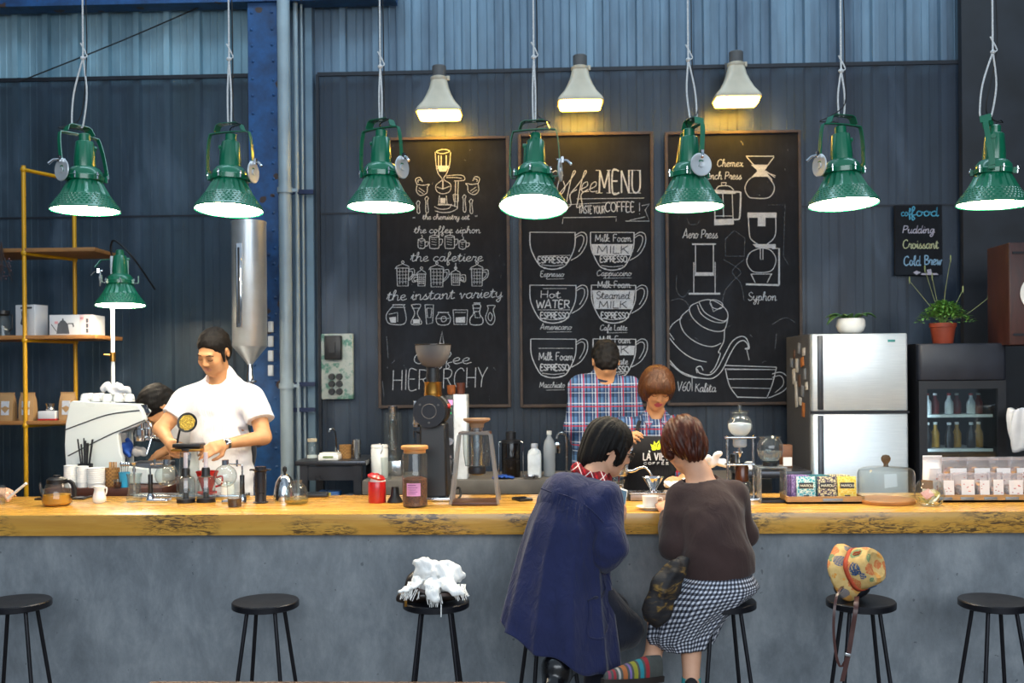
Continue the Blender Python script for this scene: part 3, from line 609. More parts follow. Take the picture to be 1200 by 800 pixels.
L([(460,357),(475,357)],1.2,0); L([(460,360),(475,360)],.8,0); L([(461,358),(453,368),(454,377),(460,380),(472,380),(476,375),(475,366),(473,358)]); L([(456,368),(466,366),(466,377)],.9,0); K.fill([(456,372),(464,371),(464,378),(458,378)])
L([(482,357),(493,357),(489,367),(494,377),(492,380),(483,380),(482,376),(486,367),(482,357)]); L([(483,361),(492,361)],.8,0); K.fill([(484,374),(492,374),(492,379),(484,379)])
L([(498,357),(508,357),(507,378),(500,380),(498,357)],1,0); L([(500,361),(506,361),(505,372),(501,372),(500,361)],.9,0)
L([(513,366),(526,366)],1.1,0); L([(514,367),(511,373),(514,380),(525,380),(528,373),(525,367)]); L([(518,371),(522,371),(523,375),(519,377),(517,374)],.9,4,True); L([(511,373),(527,373)],.6,0)
L([(531,363),(548,363),(547,380),(532,380),(531,363)],1,0); L([(533,366),(546,366)],.7,0); K.fill([(534,372),(545,371),(545,378),(534,378)])
L([(554,357),(563,357),(562,367),(566,374),(564,380),(552,380),(551,373),(555,367),(554,357)],1,4); L([(554,361),(563,361)],.8,0); L([(556,365),(562,365),(563,372),(557,372)],.9,0,True); L([(555,355),(563,355)],1.3,0)
L([(571,358),(580,358),(578,363),(580,373),(577,380),(572,379),(569,372),(572,362),(571,358)]); L([(574,366),(577,370),(575,376),(572,372)],1,4,True)
L([(514,409),(518,388),(521,409)],1,0); L([(515,402),(520,403)],1,0)
Tx('Coffee', 484, 552, 426, 7.0, .9, .1); Tx('HIERARCHY', 459, 572, 457, 13, .95, .03, 4)
lt = K.mb.build('chalk_drawing', M_chalk, o, smooth=0)
K.mb = MB(); random.seed(3)
for k in range(26): x = random.uniform(450, 590); y = random.uniform(168, 470); L([(x,y),(x+random.uniform(-4,4),y+random.uniform(-5,5))], random.uniform(.4,1), 0)
L([(453,394),(455,420)],.8,0); L([(448,446),(450,465)],.8,0); K.mb.build('chalk_smudges', M_faint, o, smooth=0)['kind'] = 'stuff'
# middle board
o, K = board('chalkboard', 607, 768, 157, 476, 'middle chalkboard headed coffee menu with six drawn coffee cups'); L, Tx = K.line, K.text
L([(655,206),(652,200),(646,204),(640,218),(642,228),(652,226)],1.2); L([(660,205),(655,212),(653,224),(658,227),(662,220),(660,212)],1.1)
for dx in (0, 13): L([(656+dx,226),(666+dx,214),(674+dx,202),(672+dx,201),(668+dx,215),(664+dx,236),(663+dx,243),(669+dx,240),(668+dx,228),(676+dx,222)],1.1)
for dx in (0, 10): L([(680+dx,222),(688+dx,218),(688+dx,213),(683+dx,216),(682+dx,224),(690+dx,224)],1.0)
Tx('MENU', 701, 752, 226, 14.6, 2.0, 0); L([(700,226),(706,226)],.8,0)
for x in (700,713,719,738,742,748): L([(x-2,199.5),(x+3,199.5)],.8,0); L([(x-2,226),(x+3,226)],.8,0)
L([(676,233),(755,232)],.7,0); L([(660,240),(735,236)],.6,0)
Tx('TASTE YOUR', 678, 709, 250, 5.0, 1.0, 0); Tx('COFFEE', 709, 744, 248, 6.2, 1.25, 0); Tx('!', 747, 752, 251, 7.5, .8, 0)
L([(752,241),(761,239),(756,246),(761,259),(733,259)],.7,0); L([(659,262),(660,255),(722,254),(722,259)],.8,0); L([(738,258),(756,254)],.7,0)
def bigcup(x0, x1, yt, yb, rows, fillband=None, hx=1):
    w = x1-x0; L([(x0,yt),(x0+1,yt+.45*(yb-yt)),(x0+.2*w,yb-4),(x0+.36*w,yb)],1.3); L([(x1,yt),(x1-1,yt+.45*(yb-yt)),(x1-.2*w,yb-4),(x1-.36*w,yb)],1.3)
    L([(x0,yt),(x1,yt+.3)],.9,0); L([(x0+.3*w,yb),(x0+.5*w,yb+1.5),(x1-.3*w,yb)],1.3); L([(x0+.25*w,yb-4),(x0+.5*w,yb-2.5),(x1-.25*w,yb-4)],.8)
    L([(x1,yt+4),(x1+7,yt),(x1+13,yt+3),(x1+13,yt+14),(x1+6,yt+26),(x1-5,yt+33)],1.0); L([(x1,yt+7),(x1+6,yt+3.5),(x1+10,yt+6),(x1+9,yt+14),(x1+4,yt+23)],.9)
    if fillband:
        a, b_ = fillband; ins = lambda y: .16*w*max(0, (y-yt-.3*(yb-yt))/(yb-yt))**1
        K.fill([(x0+1+ins(a),a),(x1-1-ins(a),a),(x1-1-ins(b_),b_),(x0+1+ins(b_),b_)])
    for t, xa, xb, y, xh, wt in rows: Tx(t, xa, xb, y, xh, wt, .04)
bigcup(621,674,272,314,[('ESPRESSO',630,666,308,4.0,1.4)]); L([(631,300),(668,299)],.6,0)
bigcup(692,743,272,315,[('Milk Foam',697,740,283,4.6,.9),('ESPRESSO',703,735,307,4.0,1.4)],(286,299))
bigcup(621,675,334,377,[('Hot',633,657,349,4.8,1.0),('WATER',628,668,361,5.2,1.5),('ESPRESSO',633,667,373,4.0,1.4)]); L([(636,338),(664,338)],.6,0); L([(630,363),(668,363)],.6,0)
bigcup(693,745,334,377,[('Milk Foam',700,739,337,4.2,.9),('ESPRESSO',704,737,373,4.0,1.4)],(340,362))
bigcup(622,675,397,441,[('Milk Foam',631,672,422,5.0,1.0),('ESPRESSO',633,667,434,4.0,1.4)]); L([(631,408),(672,408)],.6,0); L([(636,427),(664,427)],.6,0)
bigcup(695,745,397,441,[('Milk Foam',702,739,402,4.6,.9),('Chocolate',702,736,427,4.4,.9),('ESPRESSO',704,737,436,4.0,1.4)],(405,416))
for t, xa, xb, y in (('Espresso',633,661,324),('Cappuccino',699,740,323),('Americano',633,670,386),('Cafe Latte',703,735,387),('Macchiato',632,662,454)): Tx(t, xa, xb, y, 3.6, .8); L([(xa+8,y+3),(xb,y+2.5)],.5,0)
K.mb.build('chalk_drawing', M_chalk, o, smooth=0)
Tx = K.text
for a_ in (('MILK', 699, 737, 297, 5.2, 1.2, .05, ), ('Steamed', 698, 738, 350, 4.8, 1.1, .1), ('MILK', 701, 735, 361, 4.6, 1.2, .05), ('MILK', 699, 737, 414, 4.8, 1.2, .05)): K.mb = MB(); Tx(*a_, lift=.0006); K.mb.build('dark_lettering', M_ink, o, smooth=0)
# right board
o, K = board('chalkboard', 779, 941, 155, 474, 'right chalkboard drawing a pouring kettle and glass coffee makers'); L, Tx = K.line, K.text
Tx('Chemex', 840, 871, 195, 4.6, .9); Tx('French Press', 820, 869, 210, 4.8, 1.0)
L([(874,183),(907,183)],1.2,0); L([(875,184),(888,201),(877,211),(873,221),(877,230),(883,232),(899,232),(906,226),(907,217),(900,207),(895,201),(907,184)],1.2,4); K.fill([(880,193),(899,193),(896,200),(901,207),(881,207),(888,200)])
L([(897,200),(908,208)],1,0); L([(898,202),(909,206)],1,0); L([(896,200),(905,211)],1,0)
L([(837,226),(838,263)],1.4,0); L([(858,226),(859,256)],1,0); L([(847,227),(848,254)],1.2,0); K.fill([(837,222),(866,224),(861,227),(838,227)]); L([(839,222),(843,218),(854,218),(860,223)],1.2); L([(846,217),(845,214),(851,214),(850,218)],1.2,0); K.fill([(837,257),(860,256),(860,263),(837,264)]); L([(838,253),(858,253)],.9,0)
L([(860,225),(867,225),(868,229),(867,253),(865,257),(859,257)],2.0,2)
K.fill([(876,249),(910,249),(910,255),(897,255),(897,265),(888,265),(888,255),(876,255)]); L([(877,255),(878,272),(880,280),(889,287)],1.2,4); L([(909,255),(909,272),(906,280),(899,286)],1.2,4); K.fill([(882,286),(909,286),(909,291),(886,290)])
L([(890,291),(879,296),(875,306),(879,315),(886,319),(902,318),(908,311),(909,302),(904,294),(897,291)],1.1,4,True); L([(891,290),(891,304),(894,304),(894,290)],1,0)
L([(905,291),(913,291),(913,334)],2.2,0); L([(874,333),(913,334)],2.4,0); L([(880,321),(885,331)],1.2,0); L([(904,321),(899,331)],1.2,0); L([(880,321),(905,321)],.9,0)
Tx('Syphon', 876, 910, 352, 5.4, .95)
Tx('Aero Press', 800, 841, 279, 5.6, 1.0); L([(811,286),(839,286)],2,0); L([(815,287),(815,320)],1.3,0); L([(836,287),(836,321)],1.3,0); K.fill([(815,319),(836,319),(837,323),(814,323)]); L([(813,307),(813,343)],1.1,0); L([(838,307),(838,343)],1.1,0); L([(807,344),(844,344)],2.4,0)
Tx('V60', 793, 809, 458, 6.2, .9, .1); Tx('|', 809, 814, 456, 7.5, .8, 0); Tx('Kalita', 814, 839, 459, 5.4, .9, .1)
# kettle
L([(820,353),(831,351),(842,355),(851,363),(853,371),(849,376),(838,373),(826,366),(820,356)],1.1,4,True); L([(817,357),(822,368),(834,376),(847,378),(852,374)],1.0); L([(832,354),(836,351),(845,354),(847,359),(842,362),(835,360)],1.0,4,True); L([(833,355),(836,365),(845,360)],1,0)
L([(818,354),(810,358),(808,364),(813,374),(824,383),(838,388),(849,386),(853,372)],1.1); L([(808,362),(799,370),(797,378),(803,391),(818,402),(834,406),(845,402)],1.1); L([(799,372),(788,380),(783,390),(784,395),(797,410),(812,420),(828,424)],1.1); L([(783,388),(790,398)],1,0)
L([(849,386),(848,400),(842,412),(844,415),(838,430),(832,437)],1.1); L([(783,420),(796,434),(812,441),(822,443)],1.4); L([(783,424),(800,438),(816,443)],.8)
L([(822,443),(835,443),(846,434),(856,414),(864,402),(872,399),(877,406),(873,409)],1.2); L([(817,432),(820,437),(832,439),(841,431),(850,414),(858,400),(868,394),(875,397),(878,408),(873,408)],1.2); L([(817,437),(816,431),(821,429),(824,434)],1.1); L([(875,409),(878,422)],.7,0)
L([(850,428),(910,430)],1,0); L([(849,432),(909,433)],.8,0); L([(850,432),(855,452),(865,466)],1.1); L([(910,430),(905,450),(899,465)],1.1); L([(864,465),(899,466)],1.2,0); L([(853,444),(905,444)],.9,0); L([(857,454),(903,455)],.8,0); L([(852,433),(908,433)],.6,0)
L([(905,438),(915,436),(923,442),(924,450),(918,458),(906,464),(900,466)],1.1); L([(905,442),(914,440),(918,445),(917,452),(908,460)],.8)
K.mb.build('chalk_drawing', M_chalk, o, smooth=0)
K.mb = MB(); L([(805,256),(808,263),(817,263),(821,256)],.7,0); L([(858,272),(861,270),(865,273),(873,279),(872,300),(850,300),(850,280),(858,272)],.7,0); L([(848,304),(868,318),(858,330),(849,342),(846,360)],.7); L([(872,304),(858,318),(868,332),(872,352)],.7); L([(793,323),(793,340),(800,348),(808,340)],.7); L([(786,352),(797,350),(806,356),(806,368)],.7); L([(900,240),(920,240),(918,300),(924,310)],.6,0); L([(905,380),(920,372),(932,378)],.6); L([(910,390),(908,410)],.6,0)
random.seed(5)
for k in range(20): x = random.uniform(785, 935); y = random.uniform(165, 470); L([(x,y),(x+random.uniform(-5,5),y+random.uniform(-4,4))], random.uniform(.4,.9), 0)
K.mb.build('faint_ghost_drawing', M_faint, o, smooth=0)['kind'] = 'stuff'
# small food board
o, K = board('menu_sign', 1048, 1105, 240, 322, 'small black chalk sign listing four cafe foods above the potted herb', 'sign', 7.0, 0, M_board); L, Tx = K.line, K.text
mb0 = K.mb
Tx('cof', 1056, 1068, 253, 4.6, 1.1, 0); Tx('food', 1067, 1100, 253, 5.6, 1.5, 0); K.mb.build('blue_lettering', M_cblue, o, smooth=0)
K.mb = MB(); Tx('Pudding', 1057, 1095, 273, 4.8, 1.1, .2); K.fill([(1070,319),(1074,317),(1079,319),(1074,322)]); K.fill([(1086,316),(1091,315),(1092,320),(1087,321)]); K.fill([(1080,320),(1098,320),(1100,322),(1079,322)]); K.mb.build('pale_lettering', M_cpink, o, smooth=0)
K.mb = MB(); Tx('Croissant', 1058, 1100, 291, 5.6, 1.3, 0); K.mb.build('cream_lettering', M_ccream, o, smooth=0)
K.mb = MB(); Tx('Cold', 1059, 1079, 311, 6, 1.5, 0); Tx('Brew', 1083, 1104, 310, 6, 1.5, 0); K.mb.build('sky_lettering', M_csky, o, smooth=0)
# ------------------------------------------------------------------ furniture and machines behind the bar
class Spot:                    # pixel-measured sizes turned into metres around a thing's base
    def __init__(s, px, py, Y=None, z=None):
        p = onz(px, py, z) if Y is None else at(px, py, Y)
        if Y is not None and z is not None: p = Vector((p.x, Y, z))
        s.p = p; s.px = px; s.py = py; s.k = mpp(p.y)
    def x(s, a): return (a-s.px)*s.k
    def z(s, b): return (s.py-b)*s.k
    def v(s, a, b, y=0): return Vector((s.x(a), y, s.z(b)))
    def prof(s, pts): return [(r*s.k, h*s.k) for r, h in pts]
def item(name, label, cat, px, py, Y=None, z=ZC, group=None, rz=0):
    S = Spot(px, py, Y, z); return thing(name, label, cat, S.p, rz, group), S
# wall switch box
Y = 7.0; S = Spot(396, 468, Y); o = thing('fuse_box', 'weathered grey electrical panel with six black knobs on the wall', 'electrical panel', S.p)
g = G('flaking_paint'); v = g.co(); f = g.noise(v, 14, 6, .7); M_flake = g.end(g.bsdf(g.ramp(f, [(.35, lin('#8d9a95')), (.5, lin('#a8aca6')), (.62, lin('#3f7a6b')), (.75, lin('#6d6a62'))]), .6, 0, g.bump(f, .2)))
b = MB(); b.rbox((0, 0, S.z(429)), (38*S.k, .05, 77*S.k), .012); b.build('panel_plate', M_flake, o)
b = MB(); b.rbox((S.x(393), -.05, S.z(407)), (20*S.k, .06, 28*S.k), .01); b.box((S.x(393), -.085, S.z(407)), (7*S.k, .02, 12*S.k)); b.build('breaker_switch', M_black, o)
for yy in (441, 449.5, 458.5):
    for xx in (390, 399): b = MB(); b.cyl((S.x(xx), -.02, S.z(yy)), (S.x(xx), -.055, S.z(yy)), 4*S.k, 3.4*S.k, 18); b.build('knob', M_black, o)
# bean silo
Y = 6.45; S = Spot(293, 427, Y); o = thing('bean_silo', 'tall shiny steel bean silo hanging in front of the blue column', 'silo', S.p)
b = MB(); b.lathe(S.prof([(3.5, 0), (3.5, 1), (19.6, 21), (20.2, 22), (20.2, 166), (20.6, 166), (20.6, 169), (0, 170)]), seg=40); b.build('silo_body', mat('silo_steel', '#cdd0d2', .36, .75, 12, .06), o)
b = MB(); b.lathe(S.prof([(3.2, -28), (4.4, -24), (4.4, -14), (3.3, -10), (3.3, 2)]), seg=20); b.cyl((0, 0, -20*S.k), (8*S.k, -.03, -20*S.k), .008); b.build('outlet_spout', M_chrome, o)
b = MB(); zz = S.z(335); b.rbox((-.033, -20*S.k-.001, zz), (.038, .014, 98*S.k), .006); b.build('gauge_frame', M_chrome, o)
b = MB(); b.box((-.033, -20*S.k-.009, zz), (.013, .004, 88*S.k)); b.build('sight_slot', M_black, o)
b = MB(); b.cyl((0, 19*S.k, 60*S.k), (0, 6.9-Y, 60*S.k), .015); b.cyl((0, 19*S.k, 140*S.k), (0, 6.9-Y, 140*S.k), .015); b.build('wall_bracket', M_steel, o)
# yellow pipe rack with wooden shelves
M_yellow = mat('yellow_pipe', '#c8930c', .4, .1, 6, .12)
Y = 6.35; S = Spot(31, 600, Y); zb = ZS; o = thing('shelf_rack', 'yellow pipe rack with three wooden shelves on the left wall', 'shelf rack', (S.p.x, Y, zb))
Z = lambda py: at(31, py, Y).z-zb
Yb = .36; xr = S.x(64)
b = MB(); zt = Z(194)
for (x, y) in ((0, 0), (xr-.02, Yb), (-1.35, 0), (-1.35, Yb)): b.cyl((x, y, 0), (x, y, zt-(.06 if y else 0)), .0135, seg=14)
b.build('upright', M_yellow, o)
o.children[0].name = 'pipe_frame'
for py in (194, 292, 394, 494):
    b = MB(); zz = Z(py)-.03; b.cyl((-1.35, 0, zz), (-1.35, Yb, zz), .0125, seg=12); b.build('cross_pipe', M_yellow, o); b = MB(); b.cyl((0, 0, zz+.004), (xr-.02, Yb, zz+.004), .0125, seg=12)
    for (x, y) in ((0, 0), (xr-.02, Yb)): b.ell((x, y, zz+.004), (.02, .02, .022), 12, 8)
    b.build('cross_pipe', M_yellow, o)
SHZ = []
for py, pr in ((291, 117), (393, 117), (493, 100)):
    b = MB(); zz = Z(py)-.012; xx = S.x(pr); b.rbox(((xx-1.45)/2, Yb/2+.02, zz), (xx+1.45, Yb+.06, .026), .004); b.build('shelf_board', M_dwood if 0 else mat('shelf_wood', '#8f6234', .55, 0, 6, .25, .08, 30, scale=(1, 6, 6)), o); SHZ.append(zb+zz+.0135)
def boxitem(name, label, cat, px0, px1, pyb, pyt, Y, z, dep, m, group=None):
    S = Spot((px0+px1)/2, pyb, Y, z); o = thing(name, label, cat, (S.p.x, Y+dep/2, z), 0, group); return o, S, (px1-px0)*S.k, (pyb-pyt)*S.k
# boxes on the middle shelf
M_carton = mat('white_carton', '#c9cbd0', .6, 0, 6, .05)
M_print = mat('grey_print', '#4b4e55', .6); M_pink = mat('pink_print', '#c98d93', .6, 0, 6, .2)
o, S, W, H = boxitem('carton', 'white carton with a printed coffee server on the middle yellow shelf', 'box', 18, 46, 391, 354, 6.42, SHZ[1], .12, M_carton)
o.rotation_euler.z = -.25
b = MB(); b.rbox((0, 0, H/2), (W, .12, H), .003); b.build('carton_body', M_carton, o)
b = MB(); b.lathe([(.02, 0), (.028, .01), (.016, .05), (.02, .09), (0, .092)], (-.01, -.0605, H*.35), 16, Matrix.Diagonal((1, .02, 1, 1))); b.box((.01, -.061, H*.9), (W*.6, .001, .012)); b.build('printed_picture', M_print, o)
o, S, W, H = boxitem('kettle_box', 'low white carton printed with a grey kettle on the middle shelf', 'box', 57, 108, 392, 368, 6.36, SHZ[1], .2, M_carton)
b = MB(); b.rbox((0, 0, H/2), (W, .2, H), .003); b.build('carton_body', M_carton, o)
b = MB(); q = S.k
b.lathe([(8*q, 0), (7.5*q, 3*q), (6*q, 12*q), (3.5*q, 14*q), (3.4*q, 15*q), (1*q, 16*q), (1*q, 18*q), (0, 18.4*q)], (-9*q, -.1005, .008), 20, Matrix.Diagonal((1, .01, 1, 1)))
b.band([(-17*q, -.1005, .008+3*q), (-22*q, -.1005, .008+10*q), (-23*q, -.1005, .008+11*q)], 1.6*q, .0006, (0, 0, 1)) ; b.band([(-3*q, -.1005, .008+12*q), (3*q, -.1005, .008+12*q), (4*q, -.1005, .008+8*q)], 2*q, .0006, (.7, 0, .7)); b.build('printed_kettle', M_print, o)
b = MB(); b.box((18*q, -.1006, H/2), (13*q, .0012, H*.98)); b.build('printed_panel', mat('pale_pink_panel', '#d8bfc0', .6), o)
b = MB(); b.lathe([(2*q, 0), (2.2*q, 3*q), (0, 3.1*q)], (-17*q, -.1005, H*.55), 10, Matrix.Diagonal((1, .02, 1, 1))); b.lathe([(2*q, 0), (2.2*q, 3*q), (0, 3.1*q)], (14*q, -.1015, H*.75), 10, Matrix.Diagonal((1, .02, 1, 1))); b.build('printed_heart', M_pink, o)
b = MB(); [b.box((20.5*q, -.1014, H*t), (3*q, .0006, 5*q)) for t in (.2, .45, .7)]; b.build('printed_icons', M_print, o)
o, S = item('glass_server', 'dark glass coffee server at the left end of the middle shelf', 'coffee server', 4, 391, 6.42, SHZ[1])
b = MB(); b.open_lathe(S.prof([(0, .3), (8, .5), (8, 16), (6, 22), (5, 25)]), seg=24); b.build('glass_body', M_glassr, o)
b = MB(); b.lathe(S.prof([(5.5, 24), (7.5, 26), (7.5, 30), (0, 30.5)]), seg=20); b.tube([S.v(8, 366), S.v(15, 366), S.v(15, 382), S.v(10, 386)], .006); b.build('lid_and_handle', M_black, o)
# coffee bags and grinder on the low shelf
M_kraft = mat('kraft_paper', '#a07f57', .75, 0, 9, .12, .15, 25); M_label = mat('pale_label', '#bfc4cf', .6)
def bag(name, label, px, py, Y, z, w, h, mats, group, lab=True, rz=0, dep=.055):
    o, S = item(name, label, 'bag', px, py, Y, z, group, rz); W, H = w*S.k, h*S.k; b = MB(); n = 5; vs_ = []
    rows = [(0, .96, 1), (.06, 1, 1.02), (.45, 1.0, 1.0), (.75, .97, .7), (.9, .93, .25), (1, .93, .08)]
    for t, a, d in rows:
        for sx, sy in ((-1, -1), (-.5, -1.15), (0, -1.2), (.5, -1.15), (1, -1), (1, 1), (0, 1.15), (-1, 1)): vs_.append((sx*W/2*a, sy*dep/2*d, t*H))
    m = 8; fs = [(i*m+j, i*m+(j+1) % m, (i+1)*m+(j+1) % m, (i+1)*m+j) for i in range(len(rows)-1) for j in range(m)]+[tuple(range(m))[::-1], tuple((len(rows)-1)*m+j for j in range(m))]
    b.add(vs_, fs); b.build('bag_body', mats[0], o, smooth=50)
    b = MB(); b.box((0, 0, H*.985), (W*.95, .012, H*.05)); b.build('folded_top', mats[0], o)
    if lab: b = MB(); b.add([(-W*.26, -dep*.62, H*.2), (W*.26, -dep*.62, H*.2), (W*.26, -dep*.52, H*.7), (-W*.26, -dep*.52, H*.7), (-W*.26, -dep*.5, H*.2), (W*.26, -dep*.5, H*.2), (W*.26, -dep*.4, H*.7), (-W*.26, -dep*.4, H*.7)], [(0, 1, 2, 3), (7, 6, 5, 4), (0, 4, 5, 1), (1, 5, 6, 2), (2, 6, 7, 3), (3, 7, 4, 0)]); b.build('label', mats[1], o)
    return o
for px, lb in ((9, 'brown kraft coffee bag at the left end of the low yellow shelf'), (33, 'brown kraft coffee bag behind the yellow upright pipe'), (80, 'brown kraft coffee bag at the right end of the low yellow shelf')):
    bag('coffee_bag', lb, px, 493, 6.40, SHZ[2], 18, 33, (M_kraft, M_label), 'kraft coffee bags on the low shelf')
o, S = item('hand_grinder', 'small white box mill with steel hopper between the kraft bags', 'coffee mill', 59, 492, 6.40, SHZ[2])
b = MB(); b.rbox((0, 0, S.z(486)), (21*S.k, .1, 10*S.k), .004); b.build('mill_body', M_carton, o)
b = MB(); b.lathe(S.prof([(4, 11), (5, 13), (4, 15), (5.5, 20), (0, 20)]), seg=18); b.build('hopper', M_steel, o); b = MB(); b.box((0, 0, .006), (21.5*S.k, .102, .01)); b.build('mill_base', M_red, o)
# dried twigs hanging at the top shelf
o, S = item('dried_flowers', 'dry brown flower twigs hanging below the top yellow shelf', 'dried flowers', 2, 330, 6.29, None); b = MB(); random.seed(2)
for k in range(16): t = random.uniform(-.06, .06); b.tube([(0, 0, .26), (t*.3, 0, .15), (t, random.uniform(-.03, .03), random.uniform(0, .08))], .0016, 5); 
b.build('stems', mat('dry_stem', '#3f2f2a', .8), o); b = MB(); [b.ell((random.uniform(-.06, .07), random.uniform(-.03, .03), random.uniform(0, .16)), (.006, .006, .006), 6, 4) for k in range(40)]; b.build('flower_heads', mat('dry_flower', '#4a3a41', .8), o)
# side counter with the coffee machine
Ya, Yb2 = 5.42, 6.06
A = at(52, 572, Ya); B = at(190, 572, Ya); zsc = at(100, 572, Ya).z
b = MB(); b.rbox(((A.x+B.x)/2, (Ya+Yb2)/2, zsc-.03), (B.x-A.x, Yb2-Ya, .06), .005); o = b.build('side_worktop', mat('red_brown_wood', '#4a2618', .45, 0, 5, .3, .05, 30, scale=(1, 6, 6))); tag(o, 'dark brown wooden worktop under the white coffee machine', 'worktop')
b = MB(); b.box(((A.x+B.x)/2-.02, (Ya+Yb2)/2+.03, (zsc-.06+ZS)/2), (B.x-A.x-.08, Yb2-Ya-.1, zsc-.06-ZS)); o = b.build('side_cabinet', mat('dark_cabinet', '#23242a', .6)); tag(o, 'dark cabinet under the brown side worktop', 'cabinet')
M_mach = mat('machine_white', '#d3dbdb', .3, 0, 3, .03, coat=.3); M_seam = mat('seam_black', '#24272c', .5)
Ye = 5.60; S = Spot(120, 582, Ye); o = thing('espresso_machine', 'big white espresso machine seen from its curved side panel', 'coffee machine', (S.p.x, Ye, zsc))
kz = S.p.z-zsc; U = lambda a, b_: (S.x(a), S.z(b_)+kz)
prof = [U(80, 581), U(76, 548), U(74.5, 520), U(76, 495), U(81, 470), U(85, 467.5), U(110, 469), U(140, 470.5), U(163, 472), U(168, 478), U(172, 488), U(173, 491), U(160, 499), U(142, 505), U(139.5, 508), U(142, 530), U(145, 536), U(144, 545), U(175, 549), U(177, 570), U(174, 577)]
zmin = .0; prof = [(x, max(z, .004)) for x, z in prof]
b = MB(); b.prism(prof, .04); b.build('side_panel', M_mach, o, bev=.006)
b = MB(); b.prism([(x, max(z, .004)) for x, z in [U(80, 581), U(77, 500), U(84, 470), U(150, 473), U(160, 482), U(150, 496), U(136, 508), U(138, 578)]], .03, Matrix.Translation((0, .22, 0))); b.build('side_panel', M_mach, o, bev=.006)
inner = [U(83, 580), U(80, 500), U(86, 470), U(156, 474), U(160, 484), U(140, 500), U(133, 508), U(134, 578)]
b = MB(); b.prism([(x, max(z, .006)) for x, z in inner], .18, Matrix.Translation((0, .04, 0))); b.build('machine_body', M_steel, o)
def seam(pts): b = MB(); b.tube([(U(a, c)[0], -.001, U(a, c)[1]) for a, c in pts], .0035, 6, smooth=6); b.build('panel_seam', M_seam, o)
seam([(75.5, 502), (95, 495), (125, 485), (150, 481), (166, 479.5)]); seam([(79, 533), (105, 520), (130, 508), (150, 500), (172, 491)])
b = MB(); x0, z0 = U(146, 546); x1, z1 = U(190, 536); b.rbox(((x0+x1)/2, .13, z0), (x1-x0, .2, .03), .004); b.build('drip_tray', mat('tray_grey', '#60646c', .35, .6), o)
b = MB(); x1, z1 = U(190, 580); b.rbox(((x0+x1)/2, .13, (z0-.015)/2+.002), (x1-x0, .2, z0-.02), .006); b.build('tray_base', M_mach, o)
for k, yy in enumerate((.075, .175)):
    x, z = U(160, 506); b = MB(); b.lathe([(.034, -.02), (.034, .015), (.026, .02), (.026, .05)], (x, yy, z), 20); gh = b.build('group_head', M_chrome, o)
    b = MB(); b.lathe([(.02, -.055), (.03, -.05), (.034, -.022), (.034, -.016)], (x, yy, z), 20); b.cyl((x+.03, yy, z-.03), (x+.085, yy-.02, z-.04), .008); b.build('portafilter', M_chrome, gh)
    b = MB(); b.cyl((x+.085, yy-.02, z-.04), (x+.19, yy-.05, z-.058), .012, .014); b.build('portafilter_handle', M_black, gh)
b = MB(); x, z = U(176, 496); b.tube([(x-.03, .03, z+.02), (x, .03, z), (x+.01, .03, z-.06), (x-.01, .0, z-.17)], .005, smooth=5); b.build('steam_wand', M_chrome, o)
# cups and cloth on the machine
zt = U(0, 468)[1]+zsc
for i, (px, dy) in enumerate(((100, .06), (113, .06), (126, .06), (139, .065), (152, .065), (106, .17), (119, .17), (132, .17), (145, .17))):
    c, S2 = item('espresso_cup', 'white cup turned over on the coffee machine, %s' % ['first from the left', 'second from the left in front', 'third from the left in front', 'fourth from the left in front', 'at the right end in front', 'first of the back row', 'second of the back row', 'third of the back row', 'last of the back row'][i], 'cup', px, 468, Ye+dy, zt-.004*(px > 120)-.006, 'cups on the coffee machine')
    b = MB(); b.lathe(S2.prof([(5.8, .8), (6, 1.2), (5.8, 4), (4.6, 9), (3, 9.6), (3, 10.2), (2.2, 10.2), (0, 9.4)]), seg=22); b.build('cup_body', M_white, c)
    b = MB(); b.tube([(5.4*S2.k, 0, 4*S2.k), (8.2*S2.k, 0, 4*S2.k), (8*S2.k, 0, 7*S2.k), (5*S2.k, 0, 7.6*S2.k)], .003, smooth=4); b.build('handle', M_white, c).rotation_euler.z = -.6
# ---- back table with its small things
M_tablem = mat('table_steel', '#44464c', .3, .7, 8, .15)
Yt0, Yt1 = 6.3, 6.8; A = at(350, 541, Yt0); B = at(424, 541, Yt0); zt2 = at(387, 540, Yt0).z
o = thing('metal_table', 'small dark metal table with an open lower shelf behind the bar', 'table', ((A.x+B.x)/2, (Yt0+Yt1)/2, ZS)); W = B.x-A.x; H = zt2-ZS; Dp = Yt1-Yt0
b = MB(); b.rbox((0, 0, H-.015), (W+.05, Dp, .03), .004); b.build('tabletop', M_tablem, o)
for sx in (-1, 1):
    for sy in (-1, 1): b = MB(); b.box((sx*(W/2-.03), sy*(Dp/2-.03), (H-.03)/2), (.05, .05, H-.03)); b.build('leg', M_tablem, o)
b = MB(); b.box((0, -Dp/2+.03, H-.08), (W-.1, .03, .09)); b.build('apron', M_tablem, o)
for zz in (H-.27, H-.38, .2): b = MB(); b.box((0, 0, zz), (W-.06, Dp-.06, .014)); b.build('lower_shelf', M_tablem, o)
zs1, zs2 = H-.27+.007+ZS, H-.38+.007+ZS; X0, Y0 = o.location.x, Yt0+.12
M_ygr = mat('yellow_pack', '#b8a828', .5); M_grn = mat('green_pack', '#2f7d4f', .5); M_blu = mat('blue_plastic', '#2b5fa0', .5)
def pack(nm, lb, cat, dx, z, d, m, m2=None):
    t = thing(nm, lb, cat, (X0+dx, Y0, z)); b = MB(); b.rbox((0, 0, d[2]/2), d, .006); b.build('pack_body', m, t)
    if m2: b = MB(); b.box((-d[0]*.1, -d[1]/2-.0008, d[2]*.5), (d[0]*.45, .0016, d[2]*.8)); b.build('label', m2, t)
